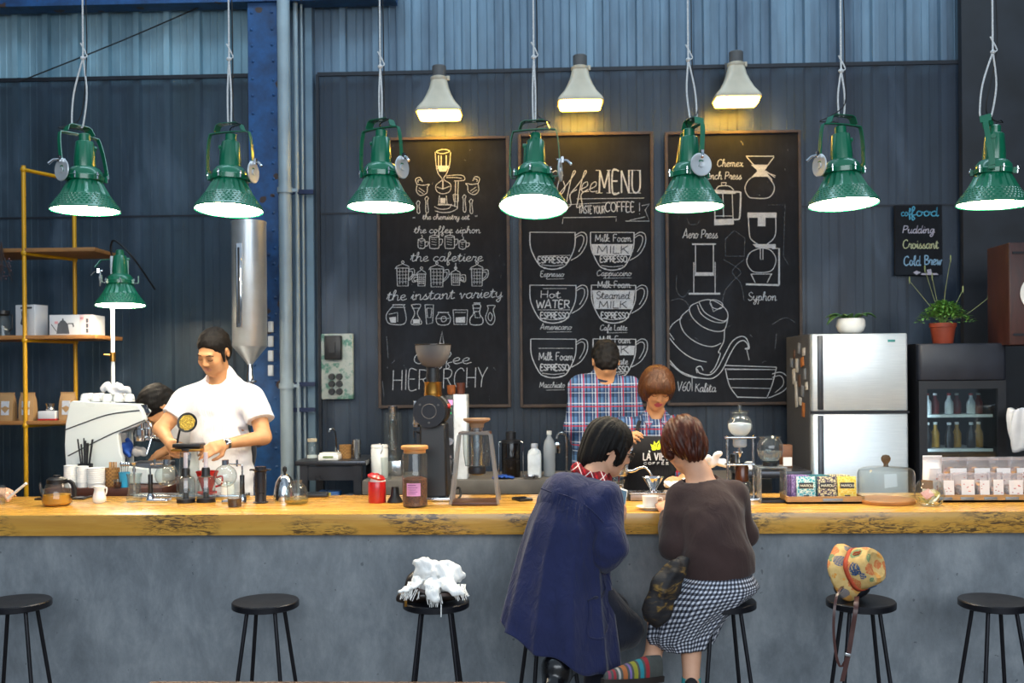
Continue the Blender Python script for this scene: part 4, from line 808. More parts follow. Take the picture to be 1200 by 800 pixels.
pack('packet', 'blue packet with a yellow label inside the metal table', 'packet', -.03, zs1, (.14, .1, .06), M_blu, M_ygr); pack('flat_box', 'white and green box on the lower shelf of the metal table', 'box', 0, zs2, (.26, .16, .035), M_carton, M_grn)
pack('folded_cloth', 'grey cloth folded inside the metal table beside the packet', 'cloth', .13, zs1, (.1, .14, .04), mat('grey_cloth', '#6d7686', .8))
o, S = item('storage_jar', 'clear glass jar with a pale lid on the metal table', 'jar', 366, 535, 6.5, zt2); b = MB(); b.open_lathe(S.prof([(0, .5), (6.6, .5), (7, 2), (7, 15), (5, 19), (5, 21)]), seg=24); b.build('glass_body', M_glassr, o); b = MB(); b.lathe(S.prof([(5.6, 20), (5.6, 23.5), (0, 24)]), seg=20); b.build('lid', mat('pale_lid', '#b9ac93', .5), o); b = MB(); b.lathe(S.prof([(6.2, .8), (6.4, 4), (0, 4.4)]), seg=20); b.build('white_powder', M_white, o)
o, S = item('kitchen_scale', 'white flat scale with small display on the metal table', 'scale', 387, 536, 6.42, zt2); b = MB(); b.rbox((0, 0, .018), (24*S.k, .13, .036), .008); b.build('scale_body', M_white, o); b = MB(); b.rbox((0, 0, .041), (21*S.k, .11, .008), .006); b.build('platform', M_white, o); b = MB(); b.box((0, -.066, .02), (12*S.k, .003, .014)); b.build('display', mat('lcd', '#7d8a5c', .3), o)
o, S = item('bar_tap', 'thin chrome tap with curved neck behind the white scale', 'tap', 394, 530, 6.6, zt2); b = MB(); b.lathe([(.02, 0), (.02, .01), (.012, .02), (.012, .05)], seg=16); b.tube([(0, 0, .05), (0, -.01, .14), (-.01, -.02, .185), (-.03, -.04, .19), (-.035, -.045, .17)], .006, smooth=6); b.build('tap_neck', M_chrome, o); b = MB(); b.cyl((.012, 0, .04), (.045, -.01, .05), .006); b.build('tap_lever', M_chrome, o)
o, S = item('wicker_cup', 'brown woven cup holder on the metal table', 'basket', 405, 533, 6.5, zt2); g = G('wicker'); v = g.co(); wv = g.n('TexChecker'); g.l(v, wv.inputs[0]); wv.inputs['Scale'].default_value = 95; f = g.noise(v, 40, 3); c = g.mix(wv.outputs['Fac'], lin('#6f4a23'), lin('#a5793f')); M_wick = g.end(g.bsdf(g.mix(.3, c, g.ramp(f, [(.3, lin('#4f3115')), (.7, lin('#b5894c'))])), .7, 0, g.bump(wv.outputs['Fac'], .5)))
b = MB(); b.lathe(S.prof([(6.5, 0), (7.2, 3), (7.2, 14), (7.6, 16), (6.6, 16), (6.4, 2), (0, 2)]), seg=24); b.build('woven_body', M_wick, o)
o, S = item('steel_tumbler', 'narrow steel tumbler at the right end of the metal table', 'tumbler', 418, 534, 6.5, zt2); b = MB(); b.lathe(S.prof([(4.6, 0), (5, 1), (5.1, 21.5), (5.4, 22), (4.8, 22), (4.6, 3), (0, 2)]), seg=24); b.build('steel_body', M_steel, o)
# ---- long concrete ledge against the wall
Yl0, Yl1 = 6.28, 6.85; A = at(424, 562, Yl0); B = at(905, 562, Yl0); zl = at(600, 562, Yl0).z
b = MB(); b.rbox(((A.x+B.x)/2, (Yl0+Yl1)/2, zl-.045), (B.x-A.x, Yl1-Yl0, .09), .008); o = b.build('concrete_ledge', mat('ledge_concrete', '#635e58', .7, 0, 6, .25, .2, 30)); tag(o, 'rough concrete ledge along the wall under the chalkboards', 'worktop')
b = MB(); b.box(((A.x+B.x)/2, (Yl0+Yl1)/2+.03, (zl-.09+ZS)/2), (B.x-A.x-.1, Yl1-Yl0-.1, zl-.09-ZS)); o = b.build('brick_support', mat('brick_brown', '#4d382b', .8, 0, 20, .4, .2, 20)); tag(o, 'brown support wall beneath the concrete ledge', 'counter')
YL2 = 6.45
o, S = item('ceramic_canister', 'white ceramic canister with wire clip behind the red tin', 'canister', 445, 557, YL2, zl); b = MB(); b.lathe(S.prof([(9.6, 0), (10, 1), (10, 34), (9.4, 35), (0, 35)]), seg=30); b.build('canister_body', M_white, o); b = MB(); b.lathe(S.prof([(9.8, 35.4), (10.2, 36.5), (9.4, 39), (0, 39.5)]), seg=30); b.build('lid', M_white, o); b = MB(); b.tube([S.v(448, 528, -.056), S.v(450, 524, -.062), S.v(450, 518, -.05), S.v(445, 516, -.02)], .003); b.build('wire_clip', M_steel, o)
o, S = item('shaker_stack', 'tall steel blender jar stack behind the white canister', 'blender', 461, 556, 6.62, zl); b = MB(); b.rbox((0, 0, 9*S.k), (24*S.k, .14, 18*S.k), .012); b.build('motor_base', M_steel, o); b = MB(); b.open_lathe(S.prof([(7, 18), (11, 22), (11, 52), (10.5, 74)]), seg=24); b.build('jar', M_glassr, o)
b = MB(); b.lathe(S.prof([(5, 30), (6, 64), (6.4, 65), (0, 65)]), seg=20); b.lathe(S.prof([(4.6, 65), (5.4, 80), (5.6, 81), (5, 81), (4.4, 68), (0, 67)]), seg=20); b.build('steel_cup', M_steel, o)
o, S = item('water_glass', 'small clear drinking glass in front of the white canister', 'glass', 453, 561, 6.34, zl); b = MB(); b.open_lathe(S.prof([(0, 1), (5.5, .4), (6.6, 26)]), seg=22); b.build('glass_body', M_glassr, o)
# automatic grinder with screen
o, S = item('auto_grinder', 'white and black electric grinder with a lit display and green buttons', 'grinder', 537, 561, 6.42, zl)
b = MB(); b.rbox((4*S.k, 0, 49*S.k), (16*S.k, .17, 98*S.k), .006); b.build('white_housing', mat('grinder_white', '#dfe3e6', .3), o); b = MB(); b.rbox((-8*S.k, -.004, 49*S.k), (9*S.k, .18, 97*S.k), .004); b.build('black_front', M_black, o)
b = MB(); b.box((-7.5*S.k, -.096, 89*S.k), (7*S.k, .004, 6*S.k)); b.build('display', emis('pink_screen', '#e9a9d4', 1.5), o)
M_gled = emis('green_light', '#35d97a', 2.0)
for yy in (82, 77, 72): b = MB(); b.cyl((-7.5*S.k, -.093, yy*S.k), (-7.5*S.k, -.098, yy*S.k), 1.6*S.k, seg=12); b.build('button', M_gled if yy > 73 else M_dgrey, o)
b = MB(); b.cyl((-8*S.k, -.093, 44*S.k), (-8*S.k, -.1, 44*S.k), 4.3*S.k, seg=24); b.build('round_badge', M_steel, o)
b = MB(); b.cyl((-8*S.k, -.12, 24*S.k), (-8*S.k, -.12, 5*S.k), 6*S.k, seg=20); b.box((-8*S.k, -.11, 27*S.k), (5*S.k, .06, 3*S.k)); b.build('catch_cup', M_steel, o)
o.location.z = zl
for px, h, lb, cc in ((529, 11, 'orange wooden cup on top of the white electric grinder', '#8a4a1d'), (540, 13.5, 'reddish wooden cup on top of the white electric grinder', '#53281b')):
    c, S2 = item('wooden_cup', lb, 'cup', px, 463, 6.42, zl+98*S.k, 'wooden cups on the grinder'); b = MB(); b.lathe(S2.prof([(4, 0), (4.8, 2), (5.2, h), (4.5, h), (4, 2), (0, 1.6)]), seg=22); b.build('cup_body', mat('turned_wood', cc, .45, 0, 10, .2), c)
# bottles and presses on the ledge
o, S = item('cold_brew_press', 'tall glass press in a steel frame left of the white jug', 'coffee press', 599, 560, 6.45, zl)
b = MB(); b.open_lathe(S.prof([(0, 1), (11, 1), (11, 40), (10.5, 42)]), seg=24); b.build('glass_body', glassmat('smoky_glass', '#8f9094', 1.45, .12, '#3a332c'), o)
b = MB(); b.lathe(S.prof([(10.4, 1.5), (10.4, 20), (0, 20.2)]), seg=20); b.build('brown_filling', mat('murky_brown', '#53432f', .4), o); b = MB(); b.lathe(S.prof([(11.4, 40), (11.4, 43), (6, 44), (6, 53), (0, 53.5)]), seg=20); b.build('lid', M_black, o)
b = MB(); [b.tube([(sx*10*S.k, -.0, 42*S.k), (sx*14*S.k, 0, 41*S.k), (sx*14*S.k, 0, 4*S.k)], .004) for sx in (-1, 1)]; b.build('steel_frame', M_chrome, o)
o, S = item('detergent_jug', 'white square plastic jug with pale cap on the ledge', 'bottle', 626.5, 558, 6.42, zl); b = MB(); b.rbox((0, 0, 14*S.k), (16*S.k, .08, 28*S.k), .014); b.lathe(S.prof([(7.8, 27.5), (7, 31), (3.4, 34), (3.2, 35)]), seg=24); b.build('jug_body', mat('white_plastic', '#dce3e8', .4), o); b = MB(); b.lathe(S.prof([(3.8, 34.5), (3.9, 39.5), (0, 40)]), seg=20); b.build('cap', M_label, o)
o, S = item('water_bottle', 'clear plastic water bottle right of the white jug', 'bottle', 644, 558, 6.5, zl); b = MB(); b.lathe(S.prof([(6.6, 0), (7, 1), (6.8, 10), (7, 11), (6.8, 20), (7, 21), (7, 34), (5.6, 41), (2.6, 46), (2.5, 49)]), seg=24); b.build('bottle_body', glassmat('cloudy_plastic', '#e6ebef', 1.4, .55, '#c5ccd3'), o); b = MB(); b.lathe(S.prof([(3, 48.5), (3, 53), (0, 53)]), seg=16); b.build('cap', M_white, o)
o, S = item('sink_tap', 'steel swan neck tap behind the water bottle', 'tap', 664, 558, 6.6, zl); b = MB(); b.tube([(0, 0, 0), (0, 0, 40*S.k), (-3*S.k, -.01, 48*S.k), (-9*S.k, -.03, 48*S.k), (-11*S.k, -.04, 42*S.k)], .009, smooth=6); b.build('tap_neck', M_steel, o); b = MB(); b.lathe(S.prof([(4, 26), (4.6, 30), (4.6, 36), (3, 38)]), (-11*S.k, -.04, 0), 18); b.build('filter_head', M_chrome, o)
o, S = item('blue_cloth', 'crumpled bright blue cloth on the concrete ledge', 'cloth', 590, 562, 6.36, zl); b = MB(); n = 12
vs_ = []; fs = []
for j in range(6):
    for i in range(n): vs_.append(((i-5.5)*2.3*S.k, (j-2.5)*.025, .004+.018*abs(math.sin(i*1.3+j*2.1))*(1-abs(i-5.5)/7)))
fs = [(j*n+i, j*n+i+1, (j+1)*n+i+1, (j+1)*n+i) for j in range(5) for i in range(n-1)]; b.add(vs_, fs); q = b.build('cloth_sheet', mat('royal_blue_cloth', '#1c4a9c', .8), o, smooth=180); m_ = q.modifiers.new('s', 'SOLIDIFY'); m_.thickness = .004
o, S = item('steel_pot', 'low steel filter basket lying on the concrete ledge', 'pot', 622, 561, 6.33, zl); b = MB(); b.lathe(S.prof([(8, 0), (9, 1), (9.5, 4), (8.6, 4), (8, 1), (0, .8)]), seg=24); b.build('pot_body', M_steel, o)
# right dark bench behind the drip towers
Yr0, Yr1 = 6.1, 6.27; A = at(858, 546, 6.2); B = at(934, 546, 6.2)
o = thing('steel_bench', 'dark steel bench between the bar and the big fridge', 'table', ((A.x+B.x)/2, 6.05, ZS)); W = B.x-A.x; H = A.z-ZS
b = MB(); b.rbox((0, 0, H-.02), (W, .4, .04), .004); b.build('tabletop', M_tablem, o)
for zz in (.75, .63, .3): b = MB(); b.box((0, 0, zz), (W-.02, .38, .02)); b.build('lower_shelf', M_tablem, o)
for sx in (-1, 1):
    for sy in (-1, 1): b = MB(); b.box((sx*(W/2-.02), sy*.18, (H-.04)/2), (.035, .035, H-.04)); b.build('leg', M_tablem, o)
zb2 = ZS+H
o, S = item('white_bowl', 'white bowl upside down on the dark steel bench', 'bowl', 878, 545, 6.05, zb2); b = MB(); b.lathe(S.prof([(9, 0), (8.5, 3), (5, 7), (3, 8), (0, 8)]), seg=26); b.build('bowl_body', M_white, o)
o, S = item('steel_beaker', 'steel beaker standing at the left of the dark bench', 'beaker', 861, 545, 6.05, zb2); b = MB(); b.lathe(S.prof([(6, 0), (6, 16), (6.4, 17), (5.6, 17), (5.4, 2), (0, 2)]), seg=22); b.build('beaker_body', M_steel, o)
o, S = item('paper_filters', 'pack of paper filters leaning beside the fridge', 'packet', 921, 545, 6.12, zb2); b = MB(); b.rbox((0, 0, 13*S.k), (12*S.k, .08, 26*S.k), .004); b.build('pack_body', M_dwood, o); b = MB(); b.box((0, -.043, 7*S.k), (10*S.k, .004, 10*S.k)); b.build('label', M_paperw, o)
# table edge just peeping into the bottom of the picture
P = at(385, 797, 2.85); t = thing('cafe_table', 'brown wooden table whose far edge just shows along the bottom of the picture', 'table', (P.x, 2.55, 0))
b = MB(); b.rbox((0, 0, P.z-.02), (1.05, .6, .04), .02); b.build('tabletop', M_dwood, t); b = MB(); b.cyl((0, 0, .02), (0, 0, P.z-.04), .03, seg=18); b.build('pedestal', M_blackm, t); b = MB(); b.lathe([(.24, 0), (.24, .012), (.05, .03), (0, .03)], seg=32); b.build('foot_disc', M_blackm, t)
# ------------------------------------------------------------------ things standing on the bar
M_tea = glassmat('amber_tea', '#f0b040', 1.33, .7, '#f0a61c'); M_cof = mat('black_coffee', '#43190b', .15, 0, 5, .2); M_dk = glassmat('smoky_grey', '#55555c', 1.4, .55, '#202126')
M_water = glassmat('water', '#dfeaf0', 1.33, .08)
o, S = item('glass_teapot', 'round glass teapot of amber tea with black lid and handle', 'teapot', 67, 592)
b = MB(); b.open_lathe(S.prof([(0, .4), (14, .6), (16.6, 3), (16.8, 8), (15, 18), (12, 26), (11, 30)]), seg=36); b.tube([S.v(51, 578), S.v(47.5, 572), S.v(46.5, 565)], [.010, .006, .005], 10, smooth=3); b.build('glass_body', M_glassr, o)
b = MB(); b.lathe(S.prof([(0, 1), (13.6, 1), (16, 3.4), (16.2, 7.6), (15.3, 13), (0, 13)]), seg=32); b.build('tea', M_tea, o)
b = MB(); b.lathe(S.prof([(11.6, 28), (11.8, 31), (9, 33), (4, 34), (4, 36), (0, 36.4)]), seg=28); b.build('lid', M_black, o)
b = MB(); b.lathe(S.prof([(11.4, 26), (12, 26.6), (12, 28.4), (11.2, 28.6)]), seg=28); b.band([S.v(77, 564), S.v(82, 563), S.v(86, 566), S.v(88, 573), S.v(88, 581), S.v(85, 582)], 5*S.k, 3.5*S.k, (0, 1, 0)); b.build('handle', M_black, o)
def flat(name, label, cat, px, py, w, dpt, h, m, m2=None, rz=0):
    o, S = item(name, label, cat, px, py, rz=rz); b = MB(); b.rbox((0, 0, h/2), (w, dpt, h), .006); b.build('body', m, o)
    if m2: b = MB(); b.rbox((0, 0, h+.0006), (w*.92, dpt*.9, .0012), .004); b.build('screen', m2, o)
    return o
M_gls = mat('dark_screen', '#0d0f14', .08)
flat('tablet', 'dark tablet lying flat behind the glass teapot', 'tablet', 75, 584, .26, .12, .009, M_black, M_gls, .05)
flat('serving_tray', 'small square black tray right of the glass pots', 'tray', 372, 581.5, .115, .10, .02, M_black, M_gls, .15)
flat('mobile_phone', 'black phone lying on the bar left of the navy coat', 'phone', 612, 586, .075, .1, .012, M_black, M_gls, .5)
o, S = item('milk_jug', 'small white milk jug on the bar beside the teapot', 'jug', 116.5, 589); b = MB(); b.lathe(S.prof([(5.5, 0), (7.4, 2), (7.8, 6), (6.4, 12), (5.6, 16), (6.8, 20), (6, 20), (5, 15), (0, 8)]), seg=28); b.build('jug_body', M_white, o); b = MB(); b.tube([S.v(122, 572), S.v(125.5, 571), S.v(125, 577), S.v(122.5, 581)], .004, smooth=4); b.build('handle', M_white, o); b = MB(); b.add([S.v(111, 572, -.008), S.v(111, 572, .008), S.v(107.5, 568.6), S.v(112, 569, -.012), S.v(112, 569, .012)], [(0, 2, 1), (0, 3, 2), (1, 2, 4)]); b.build('spout', M_white, o)
o, S = item('glass_press', 'clear waisted glass press with a thin steel plunger', 'coffee press', 157.5, 588); b = MB(); b.open_lathe(S.prof([(0, 1), (8.6, .6), (8.8, 4), (7.6, 12), (7.4, 22), (8.2, 30), (9.2, 34)]), seg=32); b.open_lathe(S.prof([(0, 9), (5.6, 9), (6, 12), (6.6, 28), (8.8, 33.6)]), seg=28); b.build('glass_body', M_glassr, o); b = MB(); b.cyl((0, 0, 14*S.k), (0, 0, 46*S.k), 1.2*S.k); b.cyl((0, 0, 36*S.k), (0, 0, 40*S.k), 2*S.k); b.lathe(S.prof([(1.2, 43), (3.2, 45.5), (3.4, 47), (0, 47.4)]), seg=16); b.build('plunger', M_steel, o)
def siphon(px, gx, gy, py, label, armx):
    o, S = item('siphon_brewer', label, 'siphon', px, py); d = 1 if gx > px else -1
    b = MB(); b.rbox((d*10*S.k, 0, 2*S.k), (26*S.k, .06, 4*S.k), .008); b.lathe(S.prof([(5, 0), (5, 6), (3, 10), (2.6, 11)]), seg=18); b.build('base_plate', M_chrome, o)
    b = MB(); b.lathe(S.prof([(2.8, 10), (3, 12), (2.7, 20), (2.9, 21), (2.9, 23), (2.6, 24), (2.8, 32), (2.4, 33)]), seg=18); b.build('stand_grip', M_black, o)
    b = MB(); b.tube([(0, 0, 33*S.k), (0, 0, 43*S.k), (d*2*S.k, 0, 45*S.k), (S.x(gx)-d*3*S.k, 0, 46*S.k)], .0045, smooth=4); b.cyl((S.x(gx), 0, (S.py-gy+13)*S.k), (S.x(gx), 0, (S.py-gy+19)*S.k), 4*S.k, seg=18); b.cyl((S.x(gx)-d*14*S.k, 0, 43*S.k), (S.x(gx)-d*14*S.k, 0, 51*S.k), 1.3*S.k); b.build('clamp_arm', M_chrome, o)
    b = MB(); b.lathe(S.prof([(1e-7, -13.4)]+[(13.4*math.sin(PI*i/14), -13.4*math.cos(PI*i/14)) for i in range(1, 13)]+[(4, 13.2), (3.6, 17)]), (S.x(gx), 0, (S.py-gy)*S.k), 32); b.build('glass_globe', M_glassr, o)
    return o, S
siphon(176.5, 196, 556.5, 588, 'siphon brewer with dark grip and clear globe in front of the man', 1)
siphon(284, 264, 557, 589, 'siphon brewer whose globe sits left of its stand, right of the glass bottles', -1)
def bottle(px, py, label, lvl):
    o, S = item('glass_dripper_bottle', label, 'bottle', px, py, group='glass bottles with tall tubes')
    b = MB(); b.open_lathe(S.prof([(0, .6), (10.6, .4), (10.8, 26), (9, 30), (6, 31)]), seg=30); b.build('glass_body', M_glassr, o)
    b = MB(); b.lathe(S.prof([(10.9, 0), (11, 1), (11, 4.6), (0, 4.8)]), seg=28); b.build('base_cap', M_blackm, o)
    b = MB(); b.lathe(S.prof([(5, 29.5), (5.6, 31), (4.6, 33), (5, 38), (4.2, 41), (0, 41)]), seg=22); b.build('stopper', M_black, o)
    b = MB(); b.open_lathe(S.prof([(2.4, 6), (2.4, 59)]), seg=14); b.build('glass_tube', glassmat('milky_tube', '#f4f2f6', 1.45, .5, '#dcd8e4'), o)
    b = MB(); b.lathe(S.prof([(3.4, 5), (3.4, 17), (0, 17)]), seg=16); b.build('dark_plunger', M_black, o)
bottle(218, 588.5, 'first clear glass bottle with a tall tube, under the steaming metal bowl', 4); bottle(241.5, 588, 'second clear glass bottle with a tall tube, in front of the red dripper', 4)
M_redp = glassmat('red_plastic', '#e06058', 1.45, .6, '#c8352e')
o, S = item('red_dripper', 'red cone coffee dripper behind the second glass bottle', 'dripper', 243, 582, z=ZC); b = MB(); b.lathe(S.prof([(11, 5), (11, 6.4), (5.4, 7), (6.4, 10), (12.5, 29), (13, 29), (13, 30.5), (11.6, 30), (4, 8), (4, 5), (11, 5)]), seg=32); b.build('cone', M_redp, o); b = MB(); b.open_lathe(S.prof([(0, .4), (8.6, .4), (9, 5)]), seg=28); b.build('glass_stand', M_glassr, o); b = MB(); b.tube([S.v(254, 559), S.v(261, 558), S.v(260, 567), S.v(253, 570)], .005, smooth=4); b.build('handle', M_redp, o)
o, S = item('milk_pot', 'white ceramic pot under the right siphon globe', 'pot', 267, 583.5); b = MB(); b.lathe(S.prof([(8, 0), (8.4, 1), (7.4, 14), (6.4, 17), (5.8, 17), (6, 3), (0, 2)]), seg=26); b.build('pot_body', M_white, o)
o, S = item('drip_platform', 'long shallow steel drip tray behind the siphon brewers', 'tray', 233, 580.5, z=ZC)
b = MB(); b.rbox((0, .0, .011), (130*S.k, .11, .022), .006); b.build('tray_body', M_steel, o); o.location.y = 5.19
o, S = item('coffee_glass', 'tapered glass holding a little dark coffee and a spoon', 'glass', 284, 590); o.location.y -= .12; o.location.z = ZC
S.p = o.location; b = MB(); b.open_lathe(S.prof([(0, .6), (7.6, .4), (9.4, 30)]), seg=28); b.build('glass_body', M_glassr, o); b = MB(); b.lathe(S.prof([(0, 1), (7.4, 1), (8, 10), (0, 10)]), seg=26); b.build('coffee', M_cof, o)
o, S = item('plunger_brewer', 'black tube coffee plunger with flanged top on the bar', 'coffee press', 305.5, 589); b = MB(); b.lathe(S.prof([(8.6, 0), (9, 1), (6.6, 2), (6.4, 12), (7, 12.5), (7, 37), (9.6, 38.5), (9.8, 40), (6.6, 40.4), (6.6, 43), (0, 43.2)]), seg=30); b.build('tube_body', M_dk if 0 else mat('smoke_black', '#24252b', .25), o); b = MB(); b.rbox((0, 0, 39.2*S.k), (25*S.k, .03, 1.8*S.k), .003); b.build('top_flange', M_black, o)
g = G('spun_silver'); v = g.co(); f = g.noise(g.co((1, 1, .2)), 60, 3); M_silver = g.end(g.bsdf(g.ramp(f, [(.3, lin('#8c9094')), (.7, lin('#e6e8ea'))]), .12, 1, g.bump(f, .25)))
o, S = item('silver_cloche', 'silver bell shaped kettle with black knob on the bar', 'kettle', 334, 586.5); b = MB(); b.lathe(S.prof([(13.6, 0), (13.8, 1), (12.6, 12), (10.6, 22), (7, 28), (4, 31), (0, 32)]), seg=36); b.build('bell_body', M_silver, o); b = MB(); b.lathe(S.prof([(1.6, 31), (1.4, 33), (2.8, 36), (2.4, 39.5), (0, 41)]), seg=18); b.build('knob', M_black, o)
o, S = item('glass_pot', 'small round clear glass pot in front of the silver kettle', 'coffee server', 347.5, 590); b = MB(); b.open_lathe(S.prof([(0, .5), (12, .5), (13.8, 3), (13.6, 12), (11, 20), (6.6, 24), (6, 25), (7.2, 28)]), seg=36); b.build('glass_body', M_glassr, o); b = MB(); b.lathe(S.prof([(0, .8), (12, .8), (13.2, 3), (13.2, 6), (0, 6)]), seg=30); b.build('pale_tea', glassmat('pale_tea', '#efe2b0', 1.33, .15, '#d8b75a'), o)
o, S = item('red_canister', 'red tin canister with its lid tilted open', 'canister', 442, 588.5); M_redk = M_red; b = MB(); b.lathe(S.prof([(10, 0), (10.4, .8), (10.4, 24), (10, 25), (9.4, 25), (9.4, 2), (0, 2)]), seg=34); b.build('tin_body', M_red, o); b = MB(); b.lathe(S.prof([(9, 22), (9.2, 26), (7, 30.4), (0, 31)]), (S.k*1, 0, 0), 26); b.build('white_contents', M_paperw, o); b = MB(); b.lathe(S.prof([(10.6, 0), (11, 2), (8, 5), (2.5, 5.6), (2, 6.6), (0, 7)]), (-1*S.k, 0, 28*S.k), 30, Matrix.Rotation(.28, 4, 'Y')); b.build('lid', M_red, o)
o, S = item('funnel', 'black flared funnel stand between the red tin and the bean jar', 'funnel', 463, 588.5); b = MB(); b.lathe(S.prof([(9, 0), (9.4, 1), (5, 9), (4.4, 18), (3.6, 18), (3.6, 3), (0, 2)]), seg=28); b.build('funnel_body', M_black, o)
o, S = item('bean_jar', 'tall glass jar of roasted beans with pink label and wooden lid', 'jar', 486.5, 593.5); b = MB(); b.open_lathe(S.prof([(0, .6), (13, .4), (14.6, 2), (14.8, 60), (13.6, 64)]), seg=40); b.build('glass_body', M_glassr, o)
b = MB(); b.lathe(S.prof([(0, 1.2), (13, 1.2), (14.2, 2.4), (14.2, 33), (9, 35), (0, 34)]), seg=34); b.build('coffee_beans', M_beans, o); b = MB(); b.lathe(S.prof([(13, 63), (13, 67), (16, 68), (16, 71), (15, 72), (0, 72)]), seg=36); b.build('lid', mat('lid_wood', '#b8834a', .45, 0, 8, .2), o)
b = MB(); pts = [(math.sin(t)*15.1*S.k, -math.cos(t)*15.1*S.k) for t in [(-.55+.16*k) for k in range(8)]]; n = len(pts); vs_ = [(x, y, 14*S.k) for x, y in pts]+[(x, y, 29*S.k) for x, y in pts]; b.add(vs_, [(i, i+1, n+i+1, n+i) for i in range(n-1)]); lb_ = b.build('label', mat('pink_label', '#d69ad0', .6), o)
b = MB()
for j, (za, zb_) in enumerate(((26, 27), (23.5, 24.2), (21, 21.6), (18.6, 19.2), (16.4, 17))):
    q = [(math.sin(t)*15.25*S.k, -math.cos(t)*15.25*S.k) for t in [(-.45+.13*k) for k in range(7 if j % 2 else 6)]]; n = len(q); b.add([(x, y, za*S.k) for x, y in q]+[(x, y, zb_*S.k) for x, y in q], [(i, i+1, n+i+1, n+i) for i in range(n-1)])
b.build('label_lines', mat('label_ink', '#8a5590', .7), lb_)
# big black grinder
o, S = item('coffee_grinder', 'tall black coffee grinder with a smoky bean hopper', 'grinder', 509, 586, 5.08, None); o.location.z = ZC; dz = S.p.z-ZC
zz = lambda py: S.z(py)+dz
b = MB(); b.rbox((2*S.k, .03, (zz(580))/2), (40*S.k, .26, zz(580)), .01); b.build('foot_plate', M_steel, o)
b = MB(); H0, H1 = zz(581), zz(495); hw = 15*S.k
b.add([(-hw-.006, -.08, H0), (hw+.012, -.08, H0), (hw+.012, .14, H0), (-hw-.006, .14, H0), (-hw, -.06, H1), (hw, -.06, H1), (hw, .12, H1), (-hw, .12, H1)], [(3, 2, 1, 0), (4, 5, 6, 7), (0, 1, 5, 4), (1, 2, 6, 5), (2, 3, 7, 6), (3, 0, 4, 7)]); b.build('column', M_black, o, bev=.012)
b = MB(); zc = zz(480.5); Rr = Matrix.Rotation(PI/2, 4, 'X'); b.lathe([(0, .0), (19.4*S.k, .0), (20*S.k, .006), (20*S.k, .06), (18*S.k, .07), (18*S.k, .24), (0, .24)][::-1], (-2*S.k, .12, zc), 44, Rr); b.build('motor_drum', M_black, o)
yf = -.1205
b = MB(); b.lathe([(0, 0), (18.6*S.k, 0), (18.6*S.k, .006), (0, .006)], (-2*S.k, yf+.0, zc), 44, Rr); b.build('burr_cover', M_blackm, o)
b = MB(); b.lathe([(7.6*S.k, .0055), (8*S.k, .0075), (8.6*S.k, .0075), (9*S.k, .0055)], (-2*S.k, yf, zc), 36, Rr); b.build('cover_ring', M_dgrey, o)
for a in (.6, 2.5, 4.7): b = MB(); b.cyl((-2*S.k+13*S.k*math.cos(a), yf-.005, zc+13*S.k*math.sin(a)), (-2*S.k+13*S.k*math.cos(a), yf-.009, zc+13*S.k*math.sin(a)), 1.3*S.k, seg=10); b.build('screw', M_dgrey, o)
b = MB(); b.lathe(S.prof([(10.5, -4), (11, 0), (10.4, 0), (10.4, 12), (10.8, 13), (8, 13)]), (-1*S.k, .02, zz(460)), 30); b.build('brass_collar', M_bronze, o)
b = MB(); b.lathe(S.prof([(7.6, 0), (7.6, 6), (8.2, 6), (8.2, 12), (7.6, 12), (7.6, 18.5), (8.4, 19)]), (-1*S.k, .02, zz(449)), 28); b.build('hopper_neck', M_black, o)
g = glassmat('smoky_hopper', '#a9a7a8', 1.45, .45, '#8c8a8b')
b = MB(); b.open_lathe(S.prof([(8, 0), (13, 2.6), (18, 10), (20.4, 19), (21, 26)]), (-.5*S.k, .02, zz(429.5)), 40); b.build('hopper', g, o); b = MB(); b.lathe(S.prof([(8, .6), (12.4, 3), (16.4, 9.4), (17, 11.5), (0, 13)]), (-.5*S.k, .02, zz(429.5)), 32); b.build('beans', mat('beans_light', '#6b4630', .6, 0, 120, .5, .6, 120), o)
b = MB(); b.lathe(S.prof([(21, 25.6), (21.6, 26), (21.6, 27), (0, 27.6)]), (-.5*S.k, .02, zz(429.5)), 40); b.build('hopper_lid', glassmat('smoky_lid', '#8c8377', 1.45, .35, '#5b5148'), o)
b = MB(); b.lathe(S.prof([(4.4, 0), (5, 4), (4.4, 8)]), (-21*S.k, .04, zz(500)), 18); b.rbox((-19*S.k, .03, zz(483)), (10*S.k, .05, 28*S.k), .006); b.build('spout_housing', M_steel, o); b = MB(); b.tube([(-16*S.k, -.04, zz(506)), (-22*S.k, -.05, zz(504)), (-22*S.k, -.05, zz(512))], .005); b.box((-17*S.k, -.03, zz(520)), (4*S.k, .02, 34*S.k)); b.build('bag_holder', M_black, o)
b = MB(); b.cyl((18*S.k, -.05, zz(475)), (21*S.k, -.05, zz(475)), 3*S.k, seg=14); b.build('power_knob', M_red, o)
b = MB(); b.tube([(23*S.k, .05, zz(575)), (29*S.k, .02, zz(572)), (31*S.k, 0, zz(580)), (28*S.k, -.04, .006), (24*S.k, -.06, .006)], .006, smooth=5); b.build('power_cable', M_rubber, o)
